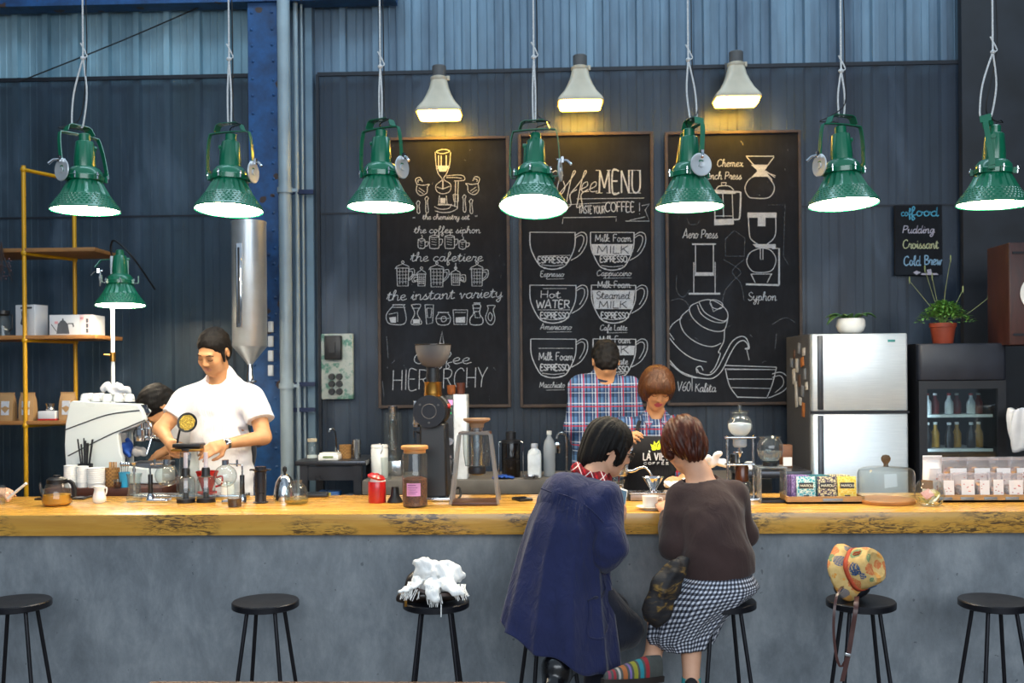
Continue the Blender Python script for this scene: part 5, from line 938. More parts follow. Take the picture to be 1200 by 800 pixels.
# cold drip stand: tapering glass frame with wooden collar
o, S = item('cold_drip_stand', 'tapered clear cold drip stand with wooden collar and tray', 'coffee dripper', 557, 591)
M_walnut = mat('walnut', '#4c2c1c', .4, 0, 8, .3, scale=(1, 6, 6))
b = MB(); b.rbox((0, .03, 2.2*S.k), (54*S.k, .17, 4.4*S.k), .012); b.build('tray', M_walnut, o)
M_acr = glassmat('acrylic', '#e4e4e2', 1.5, .38, '#b5b2ae')
for sy in (-.05, .11):
    b = MB(); b.band([S.v(529, 589, sy), S.v(538.5, 510, sy*.5), S.v(541, 507, sy*.5), S.v(573, 507, sy*.5), S.v(575.5, 510, sy*.5), S.v(584.5, 589, sy)], .012, 3.4*S.k, (0, 1, 0)); b.build('frame_loop', M_acr, o)
b = MB(); b.rbox((0, .03, 83.6*S.k), (38*S.k, .1, 3*S.k), .01); b.build('wooden_collar', M_walnut, o)
b = MB(); b.lathe(S.prof([(7.4, 84), (7.6, 90), (8, 91)]), (2*S.k, .03, 0), 26); b.lathe(S.prof([(6.6, 40), (7.6, 46), (8.2, 84)]), (2*S.k, .03, 0), 26); b.build('steel_chamber', M_steel, o)
b = MB(); b.lathe(S.prof([(8, 90), (9, 95), (15, 98), (16, 99), (15.6, 101), (0, 101)]), (2*S.k, .03, 0), 30); b.build('wooden_lid', mat('pale_lid_wood', '#8d6f55', .45, 0, 8, .2), o)
b = MB(); b.open_lathe(S.prof([(7, 44), (14, 45), (16.4, 60), (16.8, 83)]), (2*S.k, .03, 0), 32); b.build('glass_chamber', M_glassr, o)
b = MB(); b.lathe(S.prof([(5, 34), (10, 36), (10.4, 42), (9, 45), (0, 45)]), (2*S.k, .03, 0), 26); b.build('filter_base', M_blackm, o)
# server, phone-side items, scale with dripper, cup
o, S = item('glass_carafe', 'glass coffee carafe with collared rim behind the raised phone', 'coffee server', 722.5, 586); b = MB(); b.open_lathe(S.prof([(0, .5), (11, .5), (12.6, 3), (12, 8), (8.4, 14), (8, 18), (10.4, 23), (10.6, 24.5)]), seg=34); b.build('glass_body', M_glassr, o); b = MB(); b.lathe(S.prof([(8.6, 13.4), (8.8, 14), (8.4, 18.4), (8, 18.6)]), seg=30); b.build('collar', M_steel, o); b = MB(); b.lathe(S.prof([(0, .9), (10.8, .9), (12.2, 3), (12.2, 4.6), (0, 4.6)]), seg=28); b.build('coffee', M_cof, o)
o, S = item('coffee_scale', 'flat steel drip scale under the metal dripper', 'scale', 765, 585); b = MB(); b.rbox((0, 0, 4*S.k), (58*S.k, .13, 8*S.k), .006); b.build('scale_body', mat('scale_dark', '#3a3a3c', .4), o); b = MB(); b.rbox((0, -.002, 8.6*S.k), (56*S.k, .13, 1.6*S.k), .005); b.build('steel_plate', M_steel, o); b = MB(); b.rbox((0, -.066, 4*S.k), (54*S.k, .003, 6.4*S.k), .001); b.build('front_panel', mat('scale_front', '#a79b98', .4, .3), o)
zsc2 = ZC+9.4*S.k
o, S = item('steel_dripper', 'ribbed steel cone dripper above the coffee scale', 'dripper', 765.5, 576, Y=o.location.y, z=zsc2); b = MB(); b.lathe(S.prof([(7.6, 0), (7.6, 1), (3.8, 1.6), (4.2, 3), (11.4, 16), (12.6, 16.4), (12.4, 17), (11, 16.6), (3.6, 3.4), (3.4, 0), (7.6, 0)]), seg=44, flute=lambda a, z: 1+.03*math.cos(a*16)); b.build('cone', M_chrome, o)
o, S = item('saucer', 'white saucer under the coffee cup between the two seated people', 'saucer', 762, 597); b = MB(); b.lathe(S.prof([(8, 0), (8.4, 1), (16, 3.6), (16.8, 4.2), (16, 4.4), (8, 2), (0, 1.6)]), seg=36); b.build('saucer_dish', M_white, o); P0 = o.location.copy()
o, S = item('coffee_cup', 'white cup on its saucer between the two seated people', 'cup', 762, 595, Y=P0.y, z=P0.z+1.7*S.k); b = MB(); b.lathe(S.prof([(5.4, 0), (6.4, .6), (8.6, 5), (9.6, 14.6), (9.2, 14.8), (8, 5), (5, 2), (0, 1.6)]), seg=34); b.build('cup_body', M_white, o); b = MB(); b.tube([S.v(771, 584), S.v(775.5, 583), S.v(776, 588), S.v(770, 591)], .0035, smooth=4); b.build('handle', M_white, o)
# cold drip tower right of the brown jumper
o, S = item('drip_tower', 'steel drip tower holding a bright glass globe with a tap', 'coffee dripper', 869, 589, 4.95, None); o.location.z = ZC; S.py = 440+(EZ-ZC)/S.k
b = MB(); b.rbox((0, .04, 2*S.k), (42*S.k, .13, 4*S.k), .006); b.build('base_plate', M_chrome, o)
for xx in (854.5, 884.5): b = MB(); b.cyl((S.x(xx), .03, 2*S.k), (S.x(xx), .03, S.z(515)), 1.5*S.k, seg=14); b.lathe(S.prof([(2.2, 0), (2.4, 2), (0, 4)]), (S.x(xx), .03, S.z(516)), 12); b.build('post', M_steel, o)
b = MB(); b.rbox((0, .03, S.z(514.5)), (36*S.k, .07, 2.2*S.k), .004); b.build('top_shelf', M_steel, o); b = MB(); b.rbox((0, .03, S.z(546)), (34*S.k, .06, 2*S.k), .004); b.build('middle_shelf', M_steel, o)
gz = S.z(501)
b = MB(); b.open_lathe(S.prof([(5, -12.6)]+[(14.4*math.sin(PI*i/16), -14.4*math.cos(PI*i/16)) for i in range(2, 14)]+[(8.4, 13.6), (9.6, 15)]), (0, .03, gz), 36); b.build('glass_globe', M_glassr, o)
b = MB(); b.lathe(S.prof([(1e-6, -12)]+[(13.2*math.sin(PI*i/16), -13.2*math.cos(PI*i/16)) for i in range(2, 10)]+[(0, 4.4)]), (0, .03, gz), 30); b.build('ice_water', glassmat('bright_ice', '#f4f8ff', 1.33, .8, '#f0f4fa'), o)
b = MB(); b.lathe(S.prof([(9.8, 14.6), (9.8, 16), (4, 18), (2, 19), (2.6, 22), (1.6, 24.6), (0, 25)]), (0, .03, gz), 26); b.build('glass_lid', M_glassr, o)
b = MB(); b.lathe(S.prof([(6.4, 0), (8, 2), (8, 9.4), (7, 10)]), (0, .03, S.z(526)), 26); b.build('drip_chamber', glassmat('frosted', '#e8eef2', 1.4, .5, '#cdd6dc'), o)
b = MB(); b.lathe(S.prof([(.6, -12), (1.4, -10), (2.4, -5), (2.2, 0)]), (0, .03, S.z(526)), 16); b.cyl((-6*S.k, .03, S.z(532)), (3*S.k, .03, S.z(532)), 1.2*S.k); b.lathe(S.prof([(2, 0), (2, 2)]), (-6*S.k, .03, S.z(533)), 12); b.build('tap', M_chrome, o)
b = MB(); b.lathe(S.prof([(7, 0), (8, 1), (8, 17), (6, 20), (6, 21)]), (2*S.k, .03, S.z(566)), 26); b.build('brown_chamber', mat('brown_glass', '#4d2a17', .2), o); b = MB(); b.open_lathe(S.prof([(0, 5), (8, 5), (9, 7), (9, 20), (7, 22)]), (4*S.k, .03, 0), 26); b.build('receiving_glass', M_glassr, o)
o, S = item('acrylic_stand', 'clear acrylic table stand holding a round glass vase', 'stand', 905, 588.5)
M_acr2 = glassmat('acrylic_clear', '#e8ecee', 1.5, .18, '#c9ced2')
for sx in (-1, 1): b = MB(); b.rbox((sx*14.6*S.k, .03, 20*S.k), (1.8*S.k, .13, 40*S.k), .003); b.build('side_panel', M_acr2, o)
b = MB(); b.rbox((0, .03, 40.8*S.k), (32*S.k, .13, 2*S.k), .003); b.build('top_panel', M_acr2, o); b = MB(); b.rbox((0, .03, 1.6*S.k), (28*S.k, .12, 3*S.k), .003); b.build('base_panel', M_blackm, o)
ztop = ZC+41.8*S.k; Yv = o.location.y+.03
o, S = item('glass_vase', 'round glass fishbowl vase on a black ring above the acrylic stand', 'vase', 902.5, 547, Y=Yv, z=ztop)
b = MB(); b.lathe(S.prof([(8.4, 0), (8.6, 4.4), (7, 5)]), seg=26); b.build('black_ring', M_black, o)
b = MB(); b.open_lathe(S.prof([(5, 5), (9, 6), (13, 11), (15, 18), (14.4, 25), (12, 30), (10.6, 31.6), (12.6, 34)]), seg=38); b.build('glass_body', M_glassr, o); b = MB(); b.lathe(S.prof([(8.6, 6.4), (12.6, 11.4), (14.2, 17), (0, 17)]), seg=30); b.build('water', M_water, o)
# chocolate bars in a wooden display tray
o, S = item('display_tray', 'shallow pale wooden tray holding the patterned chocolate bars', 'tray', 968, 590.5); W = 89*S.k; Dp = .15
M_tray = mat('tray_wood', '#b48a57', .5, 0, 8, .2, scale=(1, 6, 6))
b = MB(); b.box((0, Dp/2, .006), (W, Dp, .010)); b.box((0, .004, 4.4*S.k), (W, .008, 8.8*S.k)); b.box((0, Dp-.004, 4.4*S.k), (W, .008, 8.8*S.k)); b.box((-W/2+.004, Dp/2, 4.4*S.k), (.008, Dp-.016, 8.8*S.k)); b.box((W/2-.004, Dp/2, 4.4*S.k), (.008, Dp-.016, 8.8*S.k)); b.build('tray_body', M_tray, o); b = MB(); b.rbox((8*S.k, -.001, 4.6*S.k), (23*S.k, .004, 3.4*S.k), .001); b.build('tag_holder', mat('tag_grey', '#7f858c', .4, .6), o)
TR = o.location.copy()
def barmat(name, base, fig):
    g = G(name); v = g.co(); vo = g.n('TexVoronoi', feature='DISTANCE_TO_EDGE'); g.l(v, vo.inputs['Vector']); vo.inputs['Scale'].default_value = 75; f = g.noise(v, 50, 2)
    m = g.math('LESS_THAN', g.math('ADD', vo.outputs[0], g.math('MULTIPLY', f, .25)), .22); return g.end(g.bsdf(g.mix(m, lin(base), lin(fig)), .5))
cols = [(barmat('teal_foil_paper', '#4fb3bd', '#d7e9e0'), 'teal', 945), (barmat('plum_foil_paper', '#d9cfa0', '#4a3d58'), 'cream and plum', 969.5), (barmat('yellow_foil_paper', '#e9c436', '#f0dc7a'), 'yellow', 993), (barmat('lilac_foil_paper', '#9d82b4', '#6b4f86'), 'lilac', 0), (barmat('dark_teal_paper', '#3d7f86', '#225a63'), 'dark teal', 0)]
M_plate = mat('name_plate_ink', '#2b2c2e', .5); M_pl2 = mat('name_letters', '#ece7cf', .6)
def choc(px, dy, m, label, plate=True, h=28.5, w=21.5):
    o, S2 = item('chocolate_bar', label, 'chocolate bar', px, 588, Y=TR.y+dy, z=TR.z+.0115, group='patterned chocolate bars in the tray'); W, H = w*S2.k, h*S2.k; T = Matrix.Rotation(-.1, 4, 'X')
    b = MB(); M2 = T @ Matrix.Translation((0, 0, H/2)); b.rbox((0, 0, 0), (W, .011, H), .003); b.v = [tuple(M2 @ Vector(p)) for p in b.v]; b.build('wrapper', m, o)
    if plate:
        b = MB(); b.rbox((0, 0, 0), (W*.76, .0016, H*.24), .0006); b.v = [tuple(T @ (Vector(p)+Vector((0, -.006, H*.63)))) for p in b.v]; pl = b.build('name_plate', M_plate, o)
        b = MB(); cx = -W*.32
        for ch in 'MAROU':
            a, st = GL[ch]; k_ = W*.64/5.9
            for q in st:
                pp = [Vector((cx+x*k_, -.0072, H*.58+y*k_*.62)) for x, y in q]; pp = spline(pp, 3) if len(pp) > 2 else pp
                b.band([T @ p for p in pp], .0016, .0004, T.to_3x3() @ Vector((0, -1, 0))) if 0 else b.tube([T @ p for p in pp], .0011, 5)
            cx += a*k_
        b.build('lettering', M_pl2, pl)
        b = MB(); b.rbox((0, 0, 0), (W*.3, .0014, H*.09), .0005); b.v = [tuple(T @ (Vector(p)+Vector((0, -.006, H*.2)))) for p in b.v]; b.build('weight_plate', M_plate, o)
for i, (m, nm, px) in enumerate(cols[:3]): choc(px, .024, m, nm+' patterned chocolate bar at the front of the wooden tray')
k = 0
for (px, mi, nm) in ((938, 3, 'lilac'), (962, 4, 'dark teal'), (986, 1, 'cream and plum')):
    for j in range(4): choc(px-j*2.6, .045+j*.016, cols[mi][0], nm+' chocolate bar of the row behind, %s from the front' % ('first', 'second', 'third', 'fourth')[j], False, 29.5-.2*j)
# glass dome, bowl of packets
o, S = item('cake_dome', 'glass cake dome with knob on a round wooden board', 'cake stand', 1038.5, 589); b = MB(); b.lathe(S.prof([(31, 0), (32, 1.4), (32, 4), (31, 5), (0, 5)]), seg=48); b.build('wooden_board', mat('board_wood', '#a8703c', .45, 0, 8, .2), o)
b = MB(); b.open_lathe(S.prof([(31.6, 5.2), (31.6, 34), (30, 38.4), (26, 40.6), (4, 42), (3, 42.6)]), seg=48); b.build('glass_dome', M_glassr, o); b = MB(); b.lathe(S.prof([(3, 42), (2.4, 45), (5, 49), (5.4, 52), (3.6, 55), (0, 56)]), seg=24); b.build('knob', glassmat('brown_glass_knob', '#b49a80', 1.5, .3, '#6b5846'), o)
o, S = item('packet_bowl', 'round glass bowl filled with small paper packets', 'bowl', 1089.5, 592.5); b = MB(); b.open_lathe(S.prof([(0, 1), (10, .6), (13, 3), (16.4, 10), (16.6, 17), (14, 25), (11.6, 29)]), seg=36); b.build('glass_body', M_glassr, o)
BP = o.location.copy(); M_pk = [mat('packet_gold', '#b9a45a', .4, .2), mat('packet_rose', '#d49a92', .5), mat('packet_cream', '#e2dcc0', .5), mat('packet_brown', '#8c6238', .6)]
for i, (dx, dy, dz, rx, ry, rz, c, nm) in enumerate([(-5, 0, 6, .5, .3, .2, 0, 'gold paper packet lying lowest in the glass bowl'), (4, -3, 8, -.4, -.5, .8, 2, 'cream paper packet low in the glass bowl'), (-4, -4, 14, .8, -.3, .5, 1, 'rose paper packet showing in the glass bowl'), (5, 2, 16, .5, .6, -.4, 0, 'gold paper packet upper right in the glass bowl'), (-1, 4, 24, 1.35, .1, .2, 3, 'brown paper packet standing out of the glass bowl')]):
    t = thing('sugar_packet', nm, 'packet', BP+Vector((dx*S.k, dy*S.k, dz*S.k)), 0, 'paper packets in the glass bowl'); b = MB(); b.rbox((0, 0, 0), (.058, .042, .005), .002, (rx, ry, rz)); b.build('packet_paper', M_pk[c], t)
# trays of dried fruit bags
M_bagp = glassmat('clear_bag', '#f6f2f2', 1.4, .2, '#e6dede', .15); M_lab2 = mat('white_bag_label', '#eeebea', .6, 0, 40, .04)
g = G('dried_fruit'); v = g.co(); vo = g.n('TexVoronoi'); g.l(v, vo.inputs['Vector']); vo.inputs['Scale'].default_value = 55; sx = g.n('SeparateColor'); g.l(vo.outputs['Color'], sx.inputs[0]); M_fruit = g.end(g.bsdf(g.ramp(sx.outputs[0], [(.2, lin('#2e1712')), (.45, lin('#7a2a20')), (.6, lin('#c58a2e')), (.8, lin('#3a1e18'))]), .5, 0, g.bump(vo.outputs['Distance'], .8)))
M_orn = mat('label_print', '#c9706a', .6, 0, 30, .5)
def fbag(px, py, dy, w, h, label, z, tilt=.12, fill=.5, plain=False):
    o, S2 = item('snack_bag', label, 'bag', px, py, Y=TY+dy, z=z, group='clear snack bags at the right end of the bar'); W, H = w*S2.k, h*S2.k; T = Matrix.Rotation(-tilt, 4, 'X')
    def sheet(rows, m, nm, par, sx=1):
        b = MB(); vs_ = []; q = 10
        for t, a, d in rows:
            for j in range(q): an = 2*PI*j/q; vs_.append(T @ Vector((W/2*a*math.copysign(abs(math.cos(an))**.6, math.cos(an))*sx, d*math.sin(an), t*H)))
        n = len(rows); b.add(vs_, [(i*q+j, i*q+(j+1) % q, (i+1)*q+(j+1) % q, (i+1)*q+j) for i in range(n-1) for j in range(q)]+[tuple(range(q))[::-1], tuple((n-1)*q+j for j in range(q))]); return b.build(nm, m, par, smooth=60)
    sheet([(0, .94, .022), (.1, 1, .028), (.5, 1, .022), (.8, .98, .008), (.86, 1, .003), (1, 1, .002)], M_bagp if not plain else M_lab2, 'bag_body', o)
    if not plain: sheet([(.01, .86, .018), (.1, .93, .024), (fill*.8, .9, .02), (fill, .7, .008)], M_fruit, 'dried_fruit', o)
    b = MB(); b.box(T @ Vector((W*.05, -.0275, H*.42)), (W*.62, .0018, H*.6), (-tilt+.04, 0, 0)); lb_ = b.build('label', M_lab2, o)
    b = MB(); [b.box(T @ Vector((W*(.05+random.uniform(-.22, .22)), -.0288, H*(.42+random.uniform(-.22, .22)))), (W*random.uniform(.05, .12), .0008, H*.03), (-tilt+.04, 0, 0)) for k in range(5)]; b.build('label_print', M_orn, lb_)
    b = MB(); b.box(T @ Vector((0, -.003, H*.94)), (W*.98, .006, H*.06), (-tilt, 0, 0)); b.build('seal_strip', M_bagp, o)
TY = 4.93
o, S = item('snack_tray', 'long wooden tray of clear snack bags at the right end of the bar', 'tray', 1165, 588.5); TY = o.location.y; x0 = S.x(1102); x1 = S.x(1240); W = x1-x0
b = MB(); b.box(((x0+x1)/2, .1, .006), (W, .2, .01)); b.box(((x0+x1)/2, .004, 4.4*S.k), (W, .008, 8.6*S.k)); b.box(((x0+x1)/2, .196, 4.4*S.k), (W, .008, 8.6*S.k)); b.box((x0+.004, .1, 4.4*S.k), (.008, .184, 8.6*S.k)); b.box((x1-.004, .1, 4.4*S.k), (.008, .184, 8.6*S.k)); b.build('tray_body', M_tray, o)
for px in (1110, 1134.5, 1161, 1185.5): b = MB(); b.rbox((S.x(px), -.001, 4.4*S.k), (15*S.k, .004, 3.4*S.k), .001); b.build('tag_holder', bpy.data.materials['tag_grey'], o)
zt3 = ZC+.0115
for i, (px, w) in enumerate(((1109, 19), (1131, 24), (1151, 17), (1167, 18), (1187, 25), (1213, 24))): fbag(px, 587, .04, w, 30+(i % 2), 'front row clear snack bag, %s from the left in the long tray' % ('first', 'second', 'third', 'fourth', 'fifth', 'sixth')[i], zt3, .10, .45+.1*(i % 3))
for i, (px, w) in enumerate(((1120, 30), (1148, 28), (1173, 25), (1198, 30))): fbag(px, 586, .125, w, 46, 'taller back row snack bag, %s from the left in the long tray' % ('first', 'second', 'third', 'fourth')[i], zt3, .08, .75)
fbag(1092, 585, .17, 22, 49, 'white paper bag leaning left of the long snack tray', ZC+.003, -.05, .5, True)
# cups, straws and cutlery left
for px, h, w, lb in ((83, 26, 8, 'stack of white paper cups nearest the glass teapot'), (97, 25, 7, 'slim stack of white paper cups in the middle'), (113, 23, 11, 'wide stack of white paper cups beside the wicker basket')):
    o, S = item('paper_cup_stack', lb, 'cups', px, 572, Y=5.47, z=zsc+.001); b = MB(); pr = [(w*.84, 0)]
    for k in range(8): q = h*(.25+.75*k/7); pr += [(w*(.93+.01*k/7), q-.5), (w*(.98+.02*k/7), q-.3), (w*(.98+.02*k/7), q), (w*.94, q+.1)]
    b.lathe(S.prof(pr+[(w*.9, h), (w*.8, h*.6), (0, h*.6)]), seg=28); b.build('cups', M_white, o)
random.seed(4)
o, S = item('straw_holder', 'black cup full of black drinking straws behind the paper cups', 'straws', 100, 572, Y=5.552, z=zsc+.001); b = MB(); b.lathe(S.prof([(7, 0), (9, 26), (8, 26), (6, 2), (0, 2)]), seg=24); b.build('holder', M_black, o)
for k in range(12): b = MB(); a = random.uniform(0, 6.28); r = random.uniform(0, 5.5)*S.k; b.cyl((r*math.cos(a)*.5, r*math.sin(a)*.5, 3*S.k), (r*math.cos(a)*2.6, r*math.sin(a), random.uniform(48, 57)*S.k), .0045, seg=8); b.build('straw', M_black, o)
o, S = item('cutlery_basket', 'tall woven basket full of wooden stirrers', 'basket', 132, 571, Y=5.50, z=zsc+.001); b = MB(); b.lathe(S.prof([(7, 0), (8, 4), (8.4, 22), (7.6, 22), (6.6, 2), (0, 2)]), seg=24); b.build('woven_body', M_wick, o)
for k in range(12): b = MB(); a = random.uniform(0, 6.28); r = random.uniform(1, 6)*S.k; b.box((r*math.cos(a), r*math.sin(a), 16*S.k), (.007, .0025, 26*S.k), (0, 0, a)); b.build('stirrer', M_tray, o)
o, S = item('blue_cup', 'bright blue tumbler with metal spoons beside the wicker basket', 'cup', 146, 572, Y=5.46, z=zsc+.001); b = MB(); b.lathe(S.prof([(5, 0), (6.6, 18), (6, 18), (4.4, 2), (0, 1.6)]), seg=24); b.build('cup_body', mat('sky_blue_plastic', '#2f9bc4', .35), o)
for k in range(4): b = MB(); x = (k-1.5)*2.6*S.k; b.cyl((x*.5, 0, 3*S.k), (x, .004, 24*S.k), .0022, seg=7); b.ell((x*1.05, .004, 27*S.k), (.009, .003, .014), 12, 8); b.build('spoon', M_chrome, o)
o, S = item('shot_glass', 'small glass of dark espresso in front of the blue tumbler', 'glass', 138, 573, Y=5.43, z=zsc+.001); b = MB(); b.open_lathe(S.prof([(0, .6), (4, .4), (5, 10)]), seg=22); b.build('glass_body', M_glassr, o); b = MB(); b.lathe(S.prof([(3.8, .8), (4.6, 7), (0, 7)]), seg=20); b.build('espresso', M_cof, o)
o, S = item('edge_glass', 'clear drinking glass cut by the left edge of the bar', 'glass', 1, 591); b = MB(); b.open_lathe(S.prof([(0, .6), (4.6, .4), (5.4, 23)]), seg=24); b.build('glass_body', M_glassr, o)
# ------------------------------------------------------------------ refrigerators
g = G('brushed_fridge_steel'); f = g.noise(g.co((1, 1, 60)), 6, 3, .6); v2 = g.noise(g.co((1, 1, .6)), 2.2, 3, .5); M_fst = g.end(g.bsdf(g.mix(.5, g.ramp(f, [(.3, lin('#b9c4cb')), (.7, lin('#dde4e8'))]), g.ramp(v2, [(.3, lin('#b7c3cc')), (.7, lin('#e2e9ee'))])), .34, .45, g.bump(f, .06)))
M_fside = mat('fridge_side_grey', '#4d4d4f', .45, .2, 4, .1)
Yf = 6.25; A = at(953, 600, Yf); B = at(1065.5, 600, Yf); Wf = B.x-A.x; ztop = at(1010, 390, Yf).z; zdiv = at(1010, 483, Yf).z
o = thing('refrigerator', 'tall two door steel refrigerator with pictures stuck on its side', 'refrigerator', ((A.x+B.x)/2, Yf, ZS)); H = ztop-ZS; zd = zdiv-ZS
b = MB(); b.rbox((0, .37, H/2+.01), (Wf, .60, H-.02), .012); b.build('cabinet', M_fside, o)
for nm, z0, z1 in (('freezer_door', zd+.008, H-.004), ('fridge_door', .06, zd-.008)):
    b = MB(); b.rbox((.0, .03, (z0+z1)/2), (Wf, .06, z1-z0), .014); d = b.build(nm, M_fst, o)
    b = MB(); b.rbox((-Wf/2+.05, -.002, (z0+z1)/2), (.035, .02, z1-z0-.02), .008); b.build('door_handle', mat('handle_dark', '#43464c', .35, .6), d)
b = MB(); b.box((0, .01, zd), (Wf+.01, .03, .014)); b.build('divider_trim', M_blackm, o)
b = MB(); b.rbox((Wf/2-.1, .0295-.031, H-.05), (.045, .003, .014), .001); b.build('door_badge', mat('badge_teal', '#3d8f8a', .4, .4), o)
random.seed(9)
MC = [mat('card_white', '#b9b3ab', .6), mat('card_brown', '#5a4032', .6), mat('card_grey', '#7c7f84', .6), mat('card_orange', '#b06a34', .6)]
for k, (dy, py, hh, m) in enumerate([(.18, 412, .05, 0), (.3, 408, .07, 2), (.42, 415, .06, 1), (.22, 424, .06, 3), (.36, 428, .09, 0), (.16, 438, .07, 2), (.3, 446, .08, 1), (.44, 441, .1, 0), (.38, 462, .17, 0), (.22, 458, .07, 2), (.28, 470, .05, 0), (.2, 480, .09, 3), (.12, 452, .05, 0), (.5, 425, .06, 2)]):
    z = at(945, py, Yf+dy).z; t = thing('fridge_magnet', ('white', 'brown', 'grey', 'orange')[m]+' picture magnet on the fridge side, %s' % ('first', 'second', 'third', 'fourth', 'fifth', 'sixth', 'seventh', 'eighth', 'ninth', 'tenth', 'eleventh', 'twelfth', 'thirteenth', 'lowest')[k]+' of the cluster', 'magnet', (A.x-.004, Yf+dy, z), 0, 'picture magnets on the fridge side')
    b = MB(); b.rbox((0, 0, 0), (.007, random.uniform(.045, .07), hh), .002, (random.uniform(-.2, .2), 0, 0)); b.box((-.0046, .0, hh*.1), (.002, .03, hh*.45)); b.mi = 0; b.build('magnet_card', MC[m], t)
# glass door display fridge
Yd = 6.22; A = at(1078, 600, Yd); B = at(1180, 600, Yd); Wd = B.x-A.x; ztop = at(1120, 402, Yd).z; zg1 = at(1120, 446, Yd).z
o = thing('display_fridge', 'black display fridge with glass door behind the snack bags', 'refrigerator', ((A.x+B.x)/2, Yd, ZS)); H = ztop-ZS; zg = zg1-ZS
M_dfr = mat('fridge_black', '#1b1d23', .4, .1, 5, .15); M_navy = mat('header_navy', '#20242f', .45)
b = MB(); D2 = .6
b.box((-Wd/2+.02, D2/2+.04, H/2), (.04, D2, H)); b.box((Wd/2-.02, D2/2+.04, H/2), (.04, D2, H)); b.box((0, D2/2+.04, H-.02), (Wd-.08, D2, .04)); b.box((0, D2+.02, H/2-.02), (Wd-.08, .04, H-.06)); b.box((0, D2/2+.04, .1), (Wd-.08, D2-.04, .2)); b.build('cabinet', M_dfr, o)
b = MB(); b.rbox((0, .02, (H+zg)/2), (Wd, .07, H-zg-.004), .02); b.build('header_panel', M_navy, o)
b = MB(); fw = .05; zb_ = .22
for sx in (-1, 1): b.box((sx*(Wd-fw)/2, .02, (zg+zb_)/2), (fw, .045, zg-zb_))
b.box((0, .02, zg-fw/2), (Wd-2*fw, .045, fw)); b.box((0, .02, zb_+fw/2), (Wd-2*fw, .045, fw)); d = b.build('door', M_dfr, o)
b = MB(); b.box((0, .02, (zg+zb_)/2), (Wd-2*fw, .008, zg-zb_-2*fw)); b.build('door_glass', glassmat('fridge_glass', '#dfe8ea', 1.7), d)
b = MB(); b.box((-Wd/2+.047, .052, (zg+zb_)/2), (.012, .01, zg-zb_-.14)); b.build('hidden_fill_strip', emis('fridge_fill_light', '#d6ecff', 30), o)  # hidden strip added to brighten the inside in place of a door reflection
shz = [at(1120, py, Yd+.1).z-ZS for py in (487, 527)]+[.7, .4]
for z in shz:
    b = MB(); [b.cyl((-Wd/2+.05+k*(Wd-.1)/16, .09, z), (-Wd/2+.05+k*(Wd-.1)/16, .55, z), .003, seg=6) for k in range(17)]; b.box((0, .085, z), (Wd-.09, .008, .018)); b.build('wire_shelf', M_white, o)
fo = o.location
M_dsc = [mat('drink_white', '#d5d7d4', .4), mat('drink_dark', '#2a2322', .3), mat('drink_red', '#7b2320', .4), mat('drink_gold', '#b8872e', .4)]
for r, (z, hh) in enumerate(((shz[0], .13), (shz[1], .16))):
    for k in range(6):
        m = (k*2+r) % 4; t = thing('drink_bottle', ('white', 'dark', 'red', 'golden')[m]+' bottle on the %s shelf of the display fridge, %s from the left' % (('upper', 'lower')[r], ('first', 'second', 'third', 'fourth', 'fifth', 'sixth')[k]), 'bottle', (fo.x-Wd/2+.11+k*.068, fo.y+.16+.05*(k % 2), ZS+z+.0095), 0, 'bottles in the display fridge')
        b = MB(); b.lathe([(.024, 0), (.026, .004), (.026, hh*.55), (.012, hh*.75), (.011, hh*.92)], seg=18); b.build('bottle_body', M_dsc[m], t); b = MB(); b.lathe([(.013, hh*.9), (.013, hh), (0, hh)], seg=14); b.build('cap', M_white if m else M_red, t)
# plants on the fridges
M_leaf = mat('orchid_leaf', '#3d6434', .4, 0, 20, .3); M_fern = mat('herb_leaf', '#6b9a48', .5, 0, 60, .35)
Yp2 = 6.4; zfr = at(1010, 390, Yf).z+.001
o, S = item('potted_orchid', 'broad leaved plant in a round white pot on the steel refrigerator', 'plant', 997, 390, Y=Yp2, z=zfr); o.location.z = zfr; b = MB(); b.lathe(S.prof([(10, 0), (14, 3), (16.4, 9), (16, 15), (14.6, 17.6), (13.4, 17), (12, 14), (0, 13)]), seg=34); b.build('pot', M_white, o)
def leaf(b, base, dirn, L, w, droop, n=7):
    d = Vector(dirn).normalized(); side = d.cross(Vector((0, 0, 1))).normalized(); vs_ = []
    for i in range(n+1):
        t = i/n; p = Vector(base)+d*(L*t)+Vector((0, 0, -droop*t*t)); ww = w*math.sin(PI*min(.98, .12+.86*t))**.8
        vs_ += [p-side*ww+Vector((0, 0, .25*ww)), p, p+side*ww+Vector((0, 0, .25*ww))]
    b.add(vs_, [(3*i+j, 3*i+j+1, 3*i+4+j, 3*i+3+j) for i in range(n) for j in (0, 1)])
for a, L, el, dr in ((.05, .20, 1.1, .13), (3.1, .19, 1.1, .12), (3.5, .2, .9, .16), (-.35, .17, 1.2, .10), (.5, .16, 1.0, .08), (2.5, .17, 1.1, .10), (4.2, .14, 1.2, .08), (5.3, .14, 1.2, .08)):
    b = MB(); leaf(b, (.03*math.cos(a), .03*math.sin(a), 15*S.k), (math.cos(a), math.sin(a), el), L, .032, dr); q = b.build('leaf', M_leaf, o, smooth=180); m_ = q.modifiers.new('s', 'SOLIDIFY'); m_.thickness = .003
zfd = at(1120, 402, Yd).z+.001
o, S = item('potted_herb', 'bushy green herb with stray stalks in a terracotta pot', 'plant', 1105, 402, Y=6.42, z=zfd); o.location.z = zfd; b = MB(); b.lathe(S.prof([(10.4, 0), (11, 1), (13.6, 19), (14.6, 19.4), (15, 24), (13.4, 24), (12, 19), (0, 18)]), seg=30); b.build('pot', mat('terracotta', '#8c3b26', .6, 0, 12, .2, .1, 40), o)
random.seed(12); b = MB()
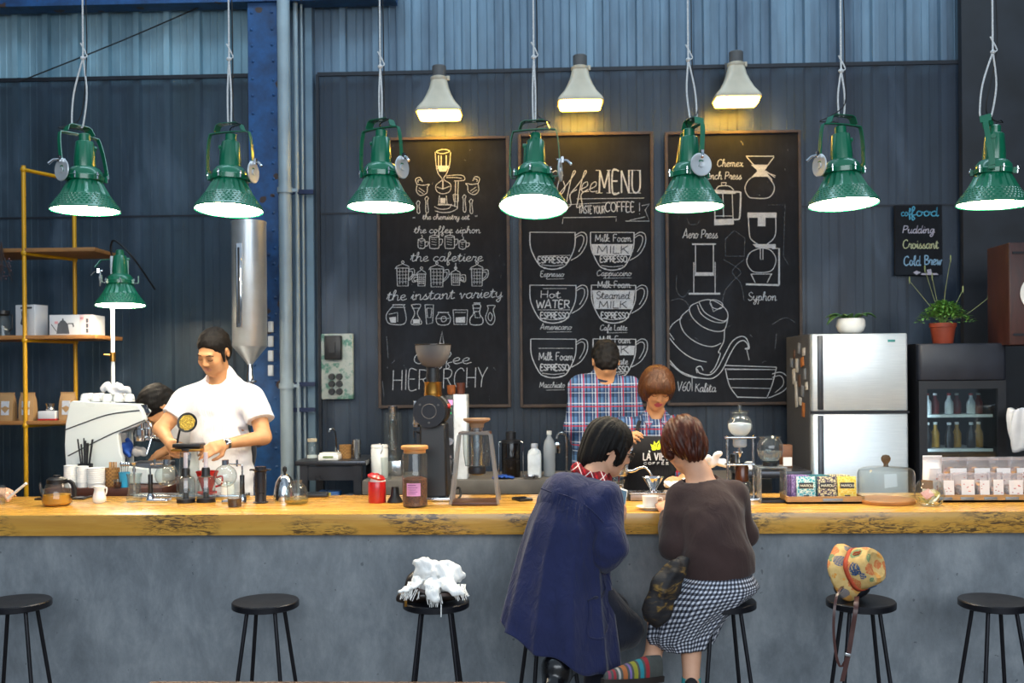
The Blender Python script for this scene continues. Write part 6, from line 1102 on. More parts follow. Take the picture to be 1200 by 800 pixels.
for k in range(1000):
    a = random.uniform(0, 2*PI); r = abs(random.gauss(0, .5)); r = min(r, 1.15); x = r*math.cos(a)*27*S.k+.01; y = r*math.sin(a)*20*S.k; z = (27+22*(1-r*r*.75)*random.uniform(.25, 1)-6*max(0, r-.8))*S.k
    d = Vector((math.cos(a)+random.uniform(-.7, .7), math.sin(a)+random.uniform(-.7, .7), random.uniform(-.3, .9))); leaf(b, (x, y, z), d, random.uniform(.022, .046), .0085, .008, 2)
b.build('foliage', M_fern, o, smooth=0)
for k in range(14): b = MB() if k == 0 else b; a = random.uniform(0, 6.28); b.tube([(0, 0, 18*S.k), (.03*math.cos(a), .03*math.sin(a), 30*S.k), (.08*math.cos(a), .08*math.sin(a), 38*S.k)], .0018, 5)
b.build('stems', M_fern, o)
for (ax, ay) in ((1070, 328), (1083, 316), (1112, 305), (1128, 340), (1160, 349), (1092, 325)):
    b = MB(); e = S.v(ax, ay, random.uniform(-.05, .05)); b.tube([(0, 0, 26*S.k), Vector((e.x*.45, 0, e.z*.62)), e], .0018, 5, smooth=4); b.lathe([(.001, -.02), (.005, 0), (.004, .02), (0, .03)], e, 8); b.build('flower_stalk', mat('dry_green_stalk', '#8a9464', .6), o)
# brown wooden speaker box and hanging white cloth at the right edge
Yk = 6.1; A = at(1183, 400, Yk); o = thing('wooden_case', 'dark red brown wooden case cut by the right edge', 'case', (A.x+.2, Yk+.15, at(1190, 404, Yk).z)); H = at(1190, 284, Yk).z-o.location.z
b = MB(); b.rbox((0, 0, H/2), (.4, .3, H), .01); b.build('case_body', mat('case_wood', '#3d1f1b', .5, 0, 8, .3, .1, 30, scale=(6, 6, 1)), o); [MB().box((0, -.152, H*t), (.36, .008, .014)).build('case_trim', M_blackm, o) for t in (.1, .9)]; b = MB(); b.lathe([(0, 0), (.1, 0), (.11, .012), (.1, .012), (0, .004)], (-.03, -.15, H*.5), 30, Matrix.Rotation(PI/2, 4, 'X')); b.build('round_dial', M_white, o)
b = MB(); H2 = o.location.z-ZS; b.rbox((o.location.x+.12, Yk+.15, ZS+H2/2), (.14, .3, H2), .01); q = b.build('wooden_post', mat('post_dark', '#1b1a20', .6, 0, 6, .2)); tag(q, 'dark upright post under the wooden case at the right edge', 'post')
o, S = item('hanging_cloth', 'white crumpled cloth hanging beside the display fridge', 'cloth', 1196, 528, 6.02, None)
b = MB(); vs_ = []; n = 26; m_ = 14
for j in range(m_):
    t = j/(m_-1)
    for i in range(n):
        a = 2*PI*i/n; r = (7+6*math.sin(PI*min(1, t*.75+.2)))*(1+.22*math.sin(a*5+t*3)+.12*math.sin(a*9+2*t)); vs_.append((r*S.k*math.cos(a)*1.0, r*S.k*math.sin(a)*.6, (48-48*t)*S.k*1.0+.01*math.sin(a*3)))
b.add(vs_, [(j*n+i, j*n+(i+1) % n, (j+1)*n+(i+1) % n, (j+1)*n+i) for j in range(m_-1) for i in range(n)]+[tuple(range(n)), tuple((m_-1)*n+i for i in range(n))]); b.build('cloth_folds', mat('cloth_white', '#c9cbd0', .85, 0, 10, .1), o, smooth=180)
b = MB(); b.tube([(0, .0, 46*S.k), (0, .05, 50*S.k), (.05, .09, 50*S.k)], .005); b.build('hook', M_steel, o)
# ------------------------------------------------------------------ continuous bodies and garments grown on a distance field
class Field:
    def __init__(s, lo, hi, h):
        s.lo = np.array(lo, float); s.h = h; s.n = np.ceil((np.array(hi)-s.lo)/h).astype(int)+1; s.V = np.full(s.n, .5, np.float32)
    def blk(s, lo, hi):
        a = np.clip(np.floor((np.array(lo)-s.lo)/s.h).astype(int), 0, s.n); b = np.clip(np.ceil((np.array(hi)-s.lo)/s.h).astype(int)+1, 0, s.n)
        sl = tuple(slice(i, j) for i, j in zip(a, b)); ax = [s.lo[i]+s.h*np.arange(a[i], b[i]) for i in range(3)]
        return sl, np.meshgrid(*ax, indexing='ij')
    def put(s, sl, d, k, sub=False):
        v = s.V[sl]
        if v.size == 0: return
        if sub: d = -d; h = np.maximum(k-np.abs(v-d), 0)/k if k else 0; s.V[sl] = np.maximum(v, d)+h*h*k/4 if k else np.maximum(v, d)
        else: h = np.maximum(k-np.abs(v-d), 0)/k if k else 0; s.V[sl] = np.minimum(v, d)-h*h*k/4 if k else np.minimum(v, d)
    def cone(s, a, b, r0, r1, k=.02, sq=(1, 1, 1), sub=False, g=0.):
        a, b = np.array(a, float), np.array(b, float); r0 += g; r1 += g; R = max(r0, r1)*max(sq)+k+.03
        sl, (X, Y, Z) = s.blk(np.minimum(a, b)-R, np.maximum(a, b)+R)
        q = np.array(sq, float); a2, b2 = a/q, b/q; ab = b2-a2; L = ab@ab or 1e-9
        px, py, pz = X/q[0]-a2[0], Y/q[1]-a2[1], Z/q[2]-a2[2]
        t = np.clip((px*ab[0]+py*ab[1]+pz*ab[2])/L, 0, 1)
        d = (np.sqrt((px-t*ab[0])**2+(py-t*ab[1])**2+(pz-t*ab[2])**2)-(r0+(r1-r0)*t))*min(sq)
        s.put(sl, d.astype(np.float32), k, sub); return s
    def chain(s, pts, rs, k=.02, sq=(1, 1, 1), g=0.):
        for i in range(len(pts)-1): s.cone(pts[i], pts[i+1], rs[i], rs[i+1], k, sq, g=g)
        return s
    def ell(s, c, r, R=None, k=.02, sub=False, g=0.):
        c = np.array(c, float); r = np.array(r, float)+g; m = max(r)+k+.03; sl, (X, Y, Z) = s.blk(c-m, c+m)
        P = np.stack([X-c[0], Y-c[1], Z-c[2]], -1)
        if R is not None: P = P @ np.array(R)          # world -> local is R^T, row vectors multiply by R
        k0 = np.sqrt(((P/r)**2).sum(-1)); k1 = np.sqrt(((P/(r*r))**2).sum(-1))+1e-9
        s.put(sl, (k0*(k0-1)/k1).astype(np.float32), k, sub); return s
    def cut(s, p, n, k=.004):                            # remove everything on the side the normal points to
        p = np.array(p, float); n = np.array(n, float); n /= np.linalg.norm(n)
        sl, (X, Y, Z) = s.blk(s.lo, s.lo+s.h*s.n); d = ((X-p[0])*n[0]+(Y-p[1])*n[1]+(Z-p[2])*n[2]).astype(np.float32)
        h = np.maximum(k-np.abs(s.V-d), 0)/k; s.V = np.maximum(s.V, d)+h*h*k/4; return s
    def wrinkle(s, amp, f, seed=0, mask=None):
        rs = np.random.RandomState(seed); sl, (X, Y, Z) = s.blk(s.lo, s.lo+s.h*s.n); D = np.zeros_like(s.V)
        for i in range(6):
            d = rs.normal(size=3); d /= np.linalg.norm(d); w_ = f*rs.uniform(.6, 1.7); D += np.sin((X*d[0]+Y*d[1]+Z*d[2])*w_+rs.uniform(0, 6)+1.5*np.sin((X*d[1]+Z*d[0])*w_*.5)).astype(np.float32)
        s.V += amp/2.5*D; return s
    def mesh(s, name, mats, parent, pick=None, origin=None, island=True):
        V = s.V; V[0] = V[-1] = .1; V[:, 0] = V[:, -1] = .1; V[:, :, 0] = V[:, :, -1] = .1
        I = V < 0; n = s.n
        c8 = [(i, j, k) for i in (0, 1) for j in (0, 1) for k in (0, 1)]
        cnt = sum(I[i:n[0]-1+i, j:n[1]-1+j, k:n[2]-1+k].astype(np.int8) for i, j, k in c8)
        act = np.argwhere((cnt > 0) & (cnt < 8)); idm = np.full(n-1, -1, np.int64); idm[tuple(act.T)] = np.arange(len(act))
        acc = np.zeros((len(act), 3)); num = np.zeros(len(act))
        vals = {c: V[act[:, 0]+c[0], act[:, 1]+c[1], act[:, 2]+c[2]].astype(float) for c in c8}
        for c in c8:
            for ax in range(3):
                if c[ax] == 0:
                    e = list(c); e[ax] = 1; e = tuple(e); a, b = vals[c], vals[e]; m = (a < 0) != (b < 0)
                    t = np.where(m, a/np.where(m, a-b, 1), 0); p = np.array(c, float)[None].repeat(len(act), 0); p[:, ax] += t; acc[m] += p[m]; num[m] += 1
        P = s.lo+s.h*(act+acc/num[:, None]); F = []
        for ax in range(3):
            u, v = (ax+1) % 3, (ax+2) % 3
            sa = [slice(None)]*3; sb = [slice(None)]*3; sa[ax] = slice(0, -1); sb[ax] = slice(1, None)
            A, B = I[tuple(sa)], I[tuple(sb)]; E_ = np.argwhere(A != B); inside = A[tuple(E_.T)]
            ok = (E_[:, u] > 0) & (E_[:, v] > 0) & (E_[:, u] < n[u]-1) & (E_[:, v] < n[v]-1); E_ = E_[ok]; inside = inside[ok]
            du = np.zeros(3, int); dv = np.zeros(3, int); du[u] = 1; dv[v] = 1
            q = np.stack([idm[tuple((E_-du-dv).T)], idm[tuple((E_-dv).T)], idm[tuple(E_.T)], idm[tuple((E_-du).T)]], 1)
            q[~inside] = q[~inside][:, ::-1]; F.append(q)
        F = np.concatenate(F)
        if island:                                     # keep the largest connected piece
            lab = np.arange(len(P))
            for _ in range(400):
                m = lab[F].min(1); new = lab.copy(); np.minimum.at(new, F.ravel(), np.repeat(m, 4)); new = new[new]
                if (new == lab).all(): break
                lab = new
            big = np.bincount(lab).argmax(); keep = lab == big; mp_ = np.cumsum(keep)-1; F = mp_[F[keep[F[:, 0]]]]; P = P[keep]
        for _ in range(2):                             # light smoothing
            S_ = np.zeros_like(P); C_ = np.zeros(len(P))
            for a, b in ((0, 1), (1, 2), (2, 3), (3, 0)):
                np.add.at(S_, F[:, a], P[F[:, b]]); np.add.at(C_, F[:, a], 1)
            P = P*.55+.45*S_/np.maximum(C_, 1)[:, None]
        o0 = np.array(origin if origin is not None else parent.location)
        me = bpy.data.meshes.new(name); me.vertices.add(len(P)); me.vertices.foreach_set('co', (P-o0).ravel()); me.loops.add(F.size); me.loops.foreach_set('vertex_index', F.ravel().astype(np.int32))
        me.polygons.add(len(F)); me.polygons.foreach_set('loop_start', np.arange(0, F.size, 4, dtype=np.int32)); me.polygons.foreach_set('loop_total', np.full(len(F), 4, np.int32)); me.update(calc_edges=True)
        mats = mats if isinstance(mats, (list, tuple)) else [mats]
        for m in mats: me.materials.append(m)
        if pick is not None: me.polygons.foreach_set('material_index', pick(P[F].mean(1)).astype(np.int32))
        me.polygons.foreach_set('use_smooth', [True]*len(F)); me.update()
        o = bpy.data.objects.new(name, me); COL.objects.link(o); o.parent = parent; return o
def rot(pitch=0, yaw=0, roll=0):                        # pitch > 0 nods the face down, yaw > 0 turns it to image right
    return np.array((Euler((0, 0, yaw)).to_matrix() @ Euler((pitch, 0, 0)).to_matrix() @ Euler((0, roll, 0)).to_matrix()))
class Head:
    def __init__(s, c, R, k=1.): s.c = np.array(c, float); s.R = R; s.k = k
    def w(s, x, y, z): return s.c+s.R @ (np.array((x, y, z))*s.k)
    def loc(s, P): return ((P-s.c) @ s.R)/s.k
    def e(s, B, c, r, k=.012, sub=False, g=0., R2=None): B.ell(s.w(*c), np.array(r)*s.k, s.R if R2 is None else s.R @ R2, k*s.k, sub, g)
    def build(s, B, fem=False, ears=True):
        e = s.e
        e(B, (0, .014, .03), (.073, .091, .082), .02); e(B, (0, -.028, -.028), (.061, .060, .082), .03); e(B, (0, -.04, -.074), (.044 if fem else .05, .044, .036), .03); e(B, (0, -.068, -.097), (.02, .017, .014), .025)
        for q in (-1, 1):
            e(B, (q*.034, -.066, -.028), (.024, .022, .024), .025)
            e(B, (q*.031, -.097, .004), (.017, .010, .010), .014, True); e(B, (q*.031, -.0815, .003), (.0145, .0095, .0095), .006)
            if ears: e(B, (q*.076, .016, -.006), (.009, .02, .03), .008, R2=np.array(Euler((0.2, 0, q*.35)).to_matrix())); e(B, (q*.083, .012, -.004), (.006, .011, .018), .006, True)
            e(B, (q*.011, -.097, -.032), (.0085, .009, .007), .006)
        B.cone(s.w(0, -.086, .016), s.w(0, -.105, -.026), .0075*s.k, .0105*s.k, .012*s.k); e(B, (0, -.082, .024), (.042, .012, .009), .018)
        e(B, (0, -.088, -.057), (.022, .0085, .0055), .006); e(B, (0, -.086, -.068), (.019, .0095, .0065), .006); e(B, (0, -.097, -.0625), (.02, .005, .0012), .004, True)
    def lips(s, P):
        L = s.loc(P); return (np.abs(L[:, 0]) < .023) & (L[:, 1] < -.083) & (((L[:, 2]+.0625)/.0135)**2+(L[:, 0]/.024)**2 < 1)
    def details(s, parent, m_hair, lash=True, brow=True):
        o0 = Vector(parent.location)
        def tb(name, pts, r, m): b = MB(); b.tube([Vector(s.w(*p))-o0 for p in pts], [q*s.k for q in r], 6, smooth=4); b.build(name, m, parent)
        for q in (-1, 1):
            if lash: tb('eyelash', [(q*.017, -.0895, -.0012), (q*.024, -.0918, -.0055), (q*.031, -.0922, -.0068), (q*.039, -.0905, -.0052), (q*.046, -.0862, -.0005)], [.0012, .0016], m_hair)
            if brow: tb('eyebrow', [(q*.014, -.0925, .020), (q*.026, -.0940, .0255), (q*.038, -.0905, .0255), (q*.05, -.081, .019)], [.0022, .003, .0024], m_hair)
def hand(B, wrist, knuck, pn, side=1, curl=.9, k=1., spread=.25, thumb=.7):
    """palm from wrist towards knuckles, pn = direction the palm faces, five separate bent fingers"""
    w0 = np.array(wrist, float); f = np.array(knuck, float)-w0; f /= np.linalg.norm(f); p = np.array(pn, float); p -= f*(p@f); p /= np.linalg.norm(p); u = np.cross(f, p)*side
    B.cone(w0, w0+f*.045*k, .024*k, .03*k, .015)
    for j, off in enumerate((-.027, -.009, .009, .026)): B.cone(w0+f*.03*k+u*off*.6*k, w0+f*.085*k+u*off*k, .016*k, .0125*k, .012)
    for off, L, d in ((-.029, (.042, .025, .020), 1.), (-.010, (.047, .029, .022), .92), (.0095, (.043, .027, .021), 1.0), (.027, (.034, .020, .018), 1.12)):
        q = w0+f*.085*k+u*off*k; a = 0; r = .0098*k
        for i, l in enumerate(L):
            a += curl*d*(.55, .75, .5)[i]; dr = f*math.cos(a)+p*math.sin(a)+u*off*spread*4; dr /= np.linalg.norm(dr); q2 = q+dr*l*k; B.cone(q, q2, r, r*.9, .0045); q = q2; r *= .9
    q = w0+f*.028*k-u*.026*k; dr = f*.65-u*.75+p*.35; dr /= np.linalg.norm(dr); q2 = q+dr*.036*k; B.cone(q-dr*.01, q2, .0145*k, .0115*k, .012)
    dr = f*.95-u*.1*thumb+p*(.35+.5*thumb); dr /= np.linalg.norm(dr); q3 = q2+dr*.03*k; B.cone(q2, q3, .0112*k, .010*k, .005); dr = f*.8+u*.3*thumb+p*(.3+.5*thumb); dr /= np.linalg.norm(dr); B.cone(q3, q3+dr*.026*k, .010*k, .0085*k, .005)
def A3(px, py, Y): return np.array(at(px, py, Y))
def skinmat(name, c, c2):
    g = G(name); v = g.co(); f = g.noise(v, 18, 4); return g.end(g.bsdf(g.ramp(f, [(.3, lin(c)), (.7, lin(c2))]), .5, 0, g.bump(g.noise(v, 220, 2), .06, .002), spec=.35))
M_skin = skinmat('skin_warm', '#c08a5e', '#cb966a'); M_skin2 = skinmat('skin_light', '#c9977a', '#d3a386'); M_lip = mat('lip_rose', '#b57a63', .4, 0, 20, .1); M_lip2 = mat('lip_pink', '#a8434f', .4, 0, 20, .1)
def hairmat(name, c0, c1, sc=(90, 90, 7), rough=.4):
    g = G(name); v = g.co(sc); f = g.noise(v, 1, 3, .6, .6); f2 = g.noise(g.co((4, 4, 4)), 1, 2)
    return g.end(g.bsdf(g.mix(.35, g.ramp(f, [(.3, lin(c0)), (.7, lin(c1))]), g.ramp(f2, [(.3, lin(c0)), (.7, lin(c1))])), rough, 0, g.bump(f, .5, .006), spec=.25))
M_hblack = hairmat('hair_black', '#060505', '#15100e', (90, 90, 7), .68); M_hbrown = hairmat('hair_chestnut', '#2a150b', '#5a3417'); M_haub = hairmat('hair_auburn', '#180a07', '#5a2715', (60, 60, 16))
def clothmat(name, c, rough=.85, weave=500, fold=10, amt=.12, fb=.25):
    g = G(name); v = g.co(); f = g.noise(v, fold, 4, .6, .5); f2 = g.noise(v, weave, 2); f3 = g.noise(g.co((1, 1, .4)), fold*2.2, 3, .5, 1.2)
    c = lin(c); return g.end(g.bsdf(g.ramp(f, [(.3, mul(c, 1-amt)), (.7, mul(c, 1+amt))]), rough, 0, g.bump(g.math('ADD', f3, g.math('MULTIPLY', f2, .08)), fb, .02), sheen=.15, spec=.25))
M_tee = clothmat('white_cotton', '#e9e9ec', .85, 500, 7, .02, .35)
M_jean = clothmat('dark_trousers', '#191c28', .8, 400, 10, .2)
M_navy2 = clothmat('navy_linen', '#1d2347', .85, 260, 9, .16, .5); M_sweat = clothmat('brown_knit', '#3b2b29', .9, 420, 8, .12, .2); M_apron = clothmat('black_apron_cloth', '#15151a', .75, 400, 8, .2, .25)
def plaid(name, base, band, line, hot, sc, rots=(0, 0, 0), szf=.68):
    g = G(name); sp = g.n('SeparateXYZ'); g.l(g.co((sc, sc, sc*szf), rots), sp.inputs[0]); cur = lin(base)
    def stripe(ax, off, wd): return g.math('LESS_THAN', g.math('FRACT', g.math('ADD', sp.outputs[ax], off)), wd)
    for ax, off, wd, cc, fac in (('X', 0, .36, band, .7), ('Z', 0, .34, band, .6), ('X', .30, .10, '#10131f', .75), ('Z', .36, .06, line, .55), ('X', .62, .06, line, .6), ('Z', .8, .04, line, .5), ('X', .84, .05, line, .5), ('Z', .52, .07, hot, .8), ('X', .50, .09, hot, .85)):
        cur = g.mix(g.math('MULTIPLY', stripe(ax, off, wd), fac), cur, lin(cc))
    f = g.noise(g.co(), 9, 3, .5, 1.); return g.end(g.bsdf(cur, .85, 0, g.bump(f, .3, .02), spec=.2))
M_plaid = plaid('plaid_blue_red', '#4a6d96', '#1c2c50', '#c3ccd6', '#a3222c', 12.8); M_tartan = plaid('red_tartan', '#b01824', '#5a0d16', '#20222c', '#d8d8d4', 26, (0, .5, 0))
g = G('gingham'); sp = g.n('SeparateXYZ'); uvn = g.n('UVMap'); g.l(uvn.outputs[0], sp.inputs[0])
sX = g.math('LESS_THAN', g.math('FRACT', g.math('MULTIPLY', sp.outputs['X'], 1.)), .5); sY = g.math('LESS_THAN', g.math('FRACT', g.math('MULTIPLY', sp.outputs['Y'], 1.)), .5)
M_ging = g.end(g.bsdf(g.ramp(g.math('MULTIPLY', g.math('ADD', sX, sY), .5), [(.1, lin('#c9ccd6')), (.5, lin('#585c6a')), (.9, lin('#14151d'))]), .85, 0, g.bump(g.noise(g.co(), 14, 3), .15, .02)))
# ------------------------------------------------------------------ the man in the white t-shirt
def person(name, label, base): return thing('person', label, 'person', base)
def legs(B, hip, Yc, zf, r=.085, gap=.09, g=0.):
    for q in (-1, 1):
        h0 = np.array((hip[0]+q*gap, Yc, hip[2])); kn = np.array((hip[0]+q*(gap+.015), Yc-.015, zf+.47)); an = np.array((hip[0]+q*(gap+.02), Yc+.03, zf+.08))
        B.chain([h0, kn, an], [r, .056, .04], .03, g=g)
        if g == 0: B.cone(an+(0, 0, -.045), an+(q*.01, -.15, -.055), .03, .026, .02)
Ym = 5.60
o = person('person', 'person in a white t-shirt wearing a wristwatch, preparing coffee behind the bar', (at(258, 580, Ym).x, Ym, ZS))
hc = A3(250.5, 412, 5.52); HD = Head(hc, rot(.50, -.28, .10), 1.03)
neck = A3(258, 440, 5.59); sL = A3(219, 469, 5.60); sR = A3(298, 467, 5.60); eL = A3(189, 503, 5.50); eR = A3(309, 512, 5.52); wL = A3(199, 519, 5.34); wR = A3(264, 520, 5.33)
hip = A3(261, 610, 5.62); chest = A3(257, 490, 5.61); waist = A3(259, 560, 5.62)
h_ = .0055
B = Field((sL[0]-.22, 5.12, ZS-.01), (eR[0]+.12, 5.82, hc[2]+.16), h_)
HD.build(B); B.chain([HD.w(0, .02, -.05), neck, neck+(0, .01, -.06)], [.052, .054, .07], .025)
B.cone(sL+(.06, 0, .0), sR+(-.06, 0, 0), .06, .06, .04, (1, .9, 1)); B.chain([chest, waist, hip], [.15, .135, .15], .06, (1, .68, 1))
B.chain([sL, eL, wL], [.055, .042, .027], .02); B.chain([sR, eR, wR], [.055, .042, .027], .02)
legs(B, hip, 5.62, ZS)
hand(B, wL, A3(206, 524, 5.26), (1, .1, -.35), 1, .75, .98); hand(B, wR, A3(249, 525, 5.26), (-.75, .1, -.6), -1, .75, .98)
body = B.mesh('body', [M_skin, M_lip], o, lambda P: HD.lips(P))
HD.details(o, M_hblack)
B = Field((hc[0]-.2, hc[1]-.2, hc[2]-.15), (hc[0]+.2, hc[1]+.2, hc[2]+.2), .0045)
HD.e(B, (0, .018, .042), (.081, .100, .088), .01); HD.e(B, (0, .05, -.02), (.072, .06, .07), .03)
HD.e(B, (0, -.087, -.020), (.072, .06, .082), .02, True); HD.e(B, (0, -.06, -.1), (.1, .08, .09), .02, True)
for q in (-1, 1): HD.e(B, (q*.085, .012, -.012), (.02, .024, .036), .01, True); HD.e(B, (q*.07, -.022, -.01), (.009, .012, .034), .008)
B.wrinkle(.002, 170, 3); B.mesh('hair', M_hblack, o)
B = Field((sL[0]-.2, 5.25, hip[2]-.12), (eR[0]+.15, 5.85, neck[2]+.06), .0065); gq = .014
B.cone(sL+(.05, 0, .0), sR+(-.05, 0, 0), .062, .062, .05, (1, .95, 1), g=gq); B.chain([neck+(0, .012, -.006), neck+(0, .01, -.08)], [.058, .10], .05, g=gq*.5); B.cone(neck+(0, .015, -.03), sL+(.01, 0, .014), .055, .046, .05, g=gq*.5); B.cone(neck+(0, .015, -.03), sR+(-.01, 0, .014), .055, .046, .05, g=gq*.5); B.chain([chest, waist, hip], [.155, .148, .16], .06, (1, .70, 1), g=gq)
mL = sL*.42+eL*.58; mR = sR*.42+eR*.58
B.chain([sL, mL+(eL-sL)*.12], [.054, .062], .03, g=gq); B.chain([sR, mR+(eR-sR)*.12], [.054, .062], .03, g=gq)
B.wrinkle(.0055, 26, 5); B.wrinkle(.0025, 60, 8)
B.cut(hip+(0, 0, -.05), (0, 0, -1)); B.cone(HD.w(0, -.0, -.08), neck+(-.01, -.03, -.005), .052, .062, .006, sub=True)
# sleeve ends
def endcut(B, p, d, R=.13):
    d = d/np.linalg.norm(d); sl, (X, Y, Z) = B.blk(p-R, p+R); q = (X-p[0])*d[0]+(Y-p[1])*d[1]+(Z-p[2])*d[2]; rr = np.sqrt((X-p[0])**2+(Y-p[1])**2+(Z-p[2])**2)
    B.V[sl] = np.where(rr < R*.98, np.maximum(B.V[sl], q), B.V[sl]).astype(np.float32)
endcut(B, mL, eL-sL); endcut(B, mR, eR-sR)
B.mesh('t_shirt', M_tee, o)
B = Field((hip[0]-.3, 5.4, ZS+.03), (hip[0]+.3, 5.85, hip[2]+.06), .009); legs(B, hip, 5.62, ZS, g=.014); B.cone(hip, hip+(0, 0, .05), .15, .15, .05, (1, .7, 1), g=.006); B.cut((0, 0, ZS+.07), (0, 0, -1)); B.mesh('trousers', M_jean, o)
ax = Vector(wR-eR).normalized(); wc = Vector(wR)-Vector(o.location)-ax*.012
b = MB(); q = ax.to_track_quat('Z', 'Y').to_matrix().to_4x4(); b.lathe([(.028, -.008), (.031, -.008), (.031, .008), (.028, .008), (.028, -.008)], wc, 26, q); wb = b.build('wristwatch', M_steel, o)
b = MB(); fd = Vector((.1, -1, .35)).normalized(); qf = fd.to_track_quat('Z', 'Y').to_matrix().to_4x4(); b.lathe([(0, -.004), (.017, -.004), (.018, .004), (.015, .006), (0, .006)], wc+fd*.031, 26, qf); b.build('watch_case', M_steel, wb); b = MB(); b.lathe([(0, 0), (.0125, .0), (0, .001)], wc+fd*.0374, 22, qf); b.build('watch_dial', M_blackm, wb)
# what he holds
Pn = at(219.5, 495, 5.25); t = thing('filter_pan', 'round black rimmed metal filter pan held up in front of the white t-shirt', 'pan', Pn); fd = Vector((.05, -1, .25)).normalized(); qf = fd.to_track_quat('Z', 'Y').to_matrix().to_4x4(); k = mpp(5.25)
b = MB(); b.lathe([(0, -.012), (10*k, -.012), (12*k, .004), (11.6*k, .008), (9.6*k, .006), (9.6*k, 0), (0, -.006)], (0, 0, 0), 34, qf); b.build('rim', M_black, t); b = MB(); b.lathe([(9.4*k, .004), (8*k, -.001), (3*k, .002), (0, .006)], (0, 0, 0), 34, qf, flute=lambda a, z: 1+.06*math.sin(a*7)); b.build('brass_mesh', mat('brass_mesh', '#d9b04a', .25, .8, 120, .4, .4, 150), t)
b = MB(); b.tube([(-9*k, .004, -7*k), (-12*k, .01, -18*k), (-13*k, .012, -27*k)], .006, smooth=4); b.build('pan_handle', M_black, t)
t, S = item('brewing_pot', 'glass brewing pot with a flat black lid between the hands of the white shirted person', 'pot', 222, 582, Y=5.24, z=ZC); b = MB(); b.rbox((0, 0, S.z(521)), (34*S.k, .09, 5*S.k), .01); b.lathe(S.prof([(13, 55), (13, 58), (0, 58.4)]), seg=26); b.build('lid', M_black, t); b = MB(); b.rbox((0, -.005, S.z(526)), (36*S.k, .1, 3*S.k), .01); b.build('lid_band', M_bronze, t); b = MB(); b.open_lathe(S.prof([(0, .5), (10, .5), (11.4, 6), (11.6, 20), (11.4, 40), (10, 54)]), seg=30); b.build('glass_body', M_glassr, t)
# ---- person bent over behind the machine
o = person('person', 'person with black hair bent low behind the white coffee machine', (at(264, 580, 6.3).x, 6.3, ZS))
hc = A3(186, 478, 6.16); HD = Head(hc, rot(1.0, -1.0, .0), 1.12)
sh = A3(224, 494, 6.24); hp = A3(264, 522, 6.30)
B = Field((hc[0]-.22, 5.8, ZS-.01), (hp[0]+.3, 6.5, hc[2]+.18), .009); HD.build(B); B.chain([HD.w(0, .03, -.06), sh], [.05, .06], .03); B.chain([sh, hp], [.13, .14], .05, (1, .9, 1))
B.chain([sh+(-.02, -.13, -.01), A3(208, 520, 6.14), A3(194, 528, 6.14)], [.05, .038, .027], .02); B.chain([sh+(-.02, .12, -.01), A3(213, 520, 6.3), A3(202, 532, 6.26)], [.05, .038, .027], .02)
hand(B, A3(194, 528, 6.14), A3(187, 532, 6.13), (0, .3, -1), 1, .7); hand(B, A3(202, 532, 6.26), A3(194, 536, 6.24), (0, .3, -1), -1, .7); legs(B, np.array((hp[0], 0, hp[2])), 6.3, ZS, .08)
B.mesh('body', [M_skin, M_lip], o, lambda P: HD.lips(P)); HD.details(o, M_hblack)
B = Field(hc-.24, hc+.24, .006); HD.e(B, (0, .02, .04), (.086, .106, .092), .01); HD.e(B, (0, .06, -.02), (.075, .06, .075), .03); HD.e(B, (0, -.095, -.05), (.07, .06, .085), .012, True); B.wrinkle(.003, 120, 4); B.mesh('hair', M_hblack, o)
B = Field((hc[0]-.1, 5.9, hp[2]-.25), (hp[0]+.28, 6.5, sh[2]+.2), .009); B.chain([sh+(-.01, 0, 0), hp], [.135, .15], .05, (1, .92, 1), g=.014)
for q, e in ((-1, A3(208, 520, 6.14)), (1, A3(213, 520, 6.3))): s0 = sh+(-.02, q*.125, -.01); B.cone(s0, s0*.4+e*.6, .058, .058, .03, g=.012)
B.wrinkle(.006, 24, 9); B.mesh('white_shirt', M_tee, o)
B = Field((hp[0]-.3, 6.0, ZS+.04), (hp[0]+.3, 6.5, hp[2]+.14), .01); legs(B, np.array((hp[0], 0, hp[2])), 6.3, ZS, .08, g=.014); B.cone(hp, hp+(.04, 0, -.04), .15, .15, .04, g=.0); B.cut((0, 0, ZS+.07), (0, 0, -1)); B.mesh('trousers', M_jean, o)
# ---- man in a plaid shirt seen from behind
o = person('person', 'person in a blue and red plaid shirt seen from behind at the concrete ledge', (at(707, 580, 6.0).x, 6.0, ZS))
hc = A3(709.5, 424, 5.98); HD = Head(hc, rot(.45, PI+.08, 0), 1.02); neck = A3(708, 438, 6.0); sL = A3(679, 454, 6.02); sR = A3(737, 455, 6.02); chest = A3(707, 478, 6.02); waist = A3(706, 535, 6.0); hip = A3(706, 575, 6.0)
eL = A3(673, 500, 5.98); wL = A3(690, 530, 6.14); eR = A3(746, 500, 5.98); wR = A3(730, 532, 6.14)
B = Field((eL[0]-.12, 5.78, ZS-.01), (eR[0]+.12, 6.28, hc[2]+.17), .008); HD.build(B); B.chain([HD.w(0, .025, -.05), neck, neck+(0, 0, -.05)], [.052, .054, .065], .025); B.cone(sL, sR, .06, .06, .04); B.chain([chest, waist, hip], [.15, .135, .15], .06, (1, .66, 1)); B.chain([sL, eL, wL], [.055, .042, .027], .02); B.chain([sR, eR, wR], [.055, .042, .027], .02)
hand(B, wL, wL+(.03, .08, -.02), (0, .2, -1), 1, .6); hand(B, wR, wR+(-.03, .08, -.02), (0, .2, -1), -1, .6)
for q in (-1, 1): B.chain([hip+(q*.09, 0, 0), (hip[0]+q*.1, 6.0, ZS+.47), (hip[0]+q*.1, 5.97, ZS+.08)], [.085, .056, .04], .03); B.cone((hip[0]+q*.1, 5.97, ZS+.035), (hip[0]+q*.11, 6.12, ZS+.03), .03, .026, .02)
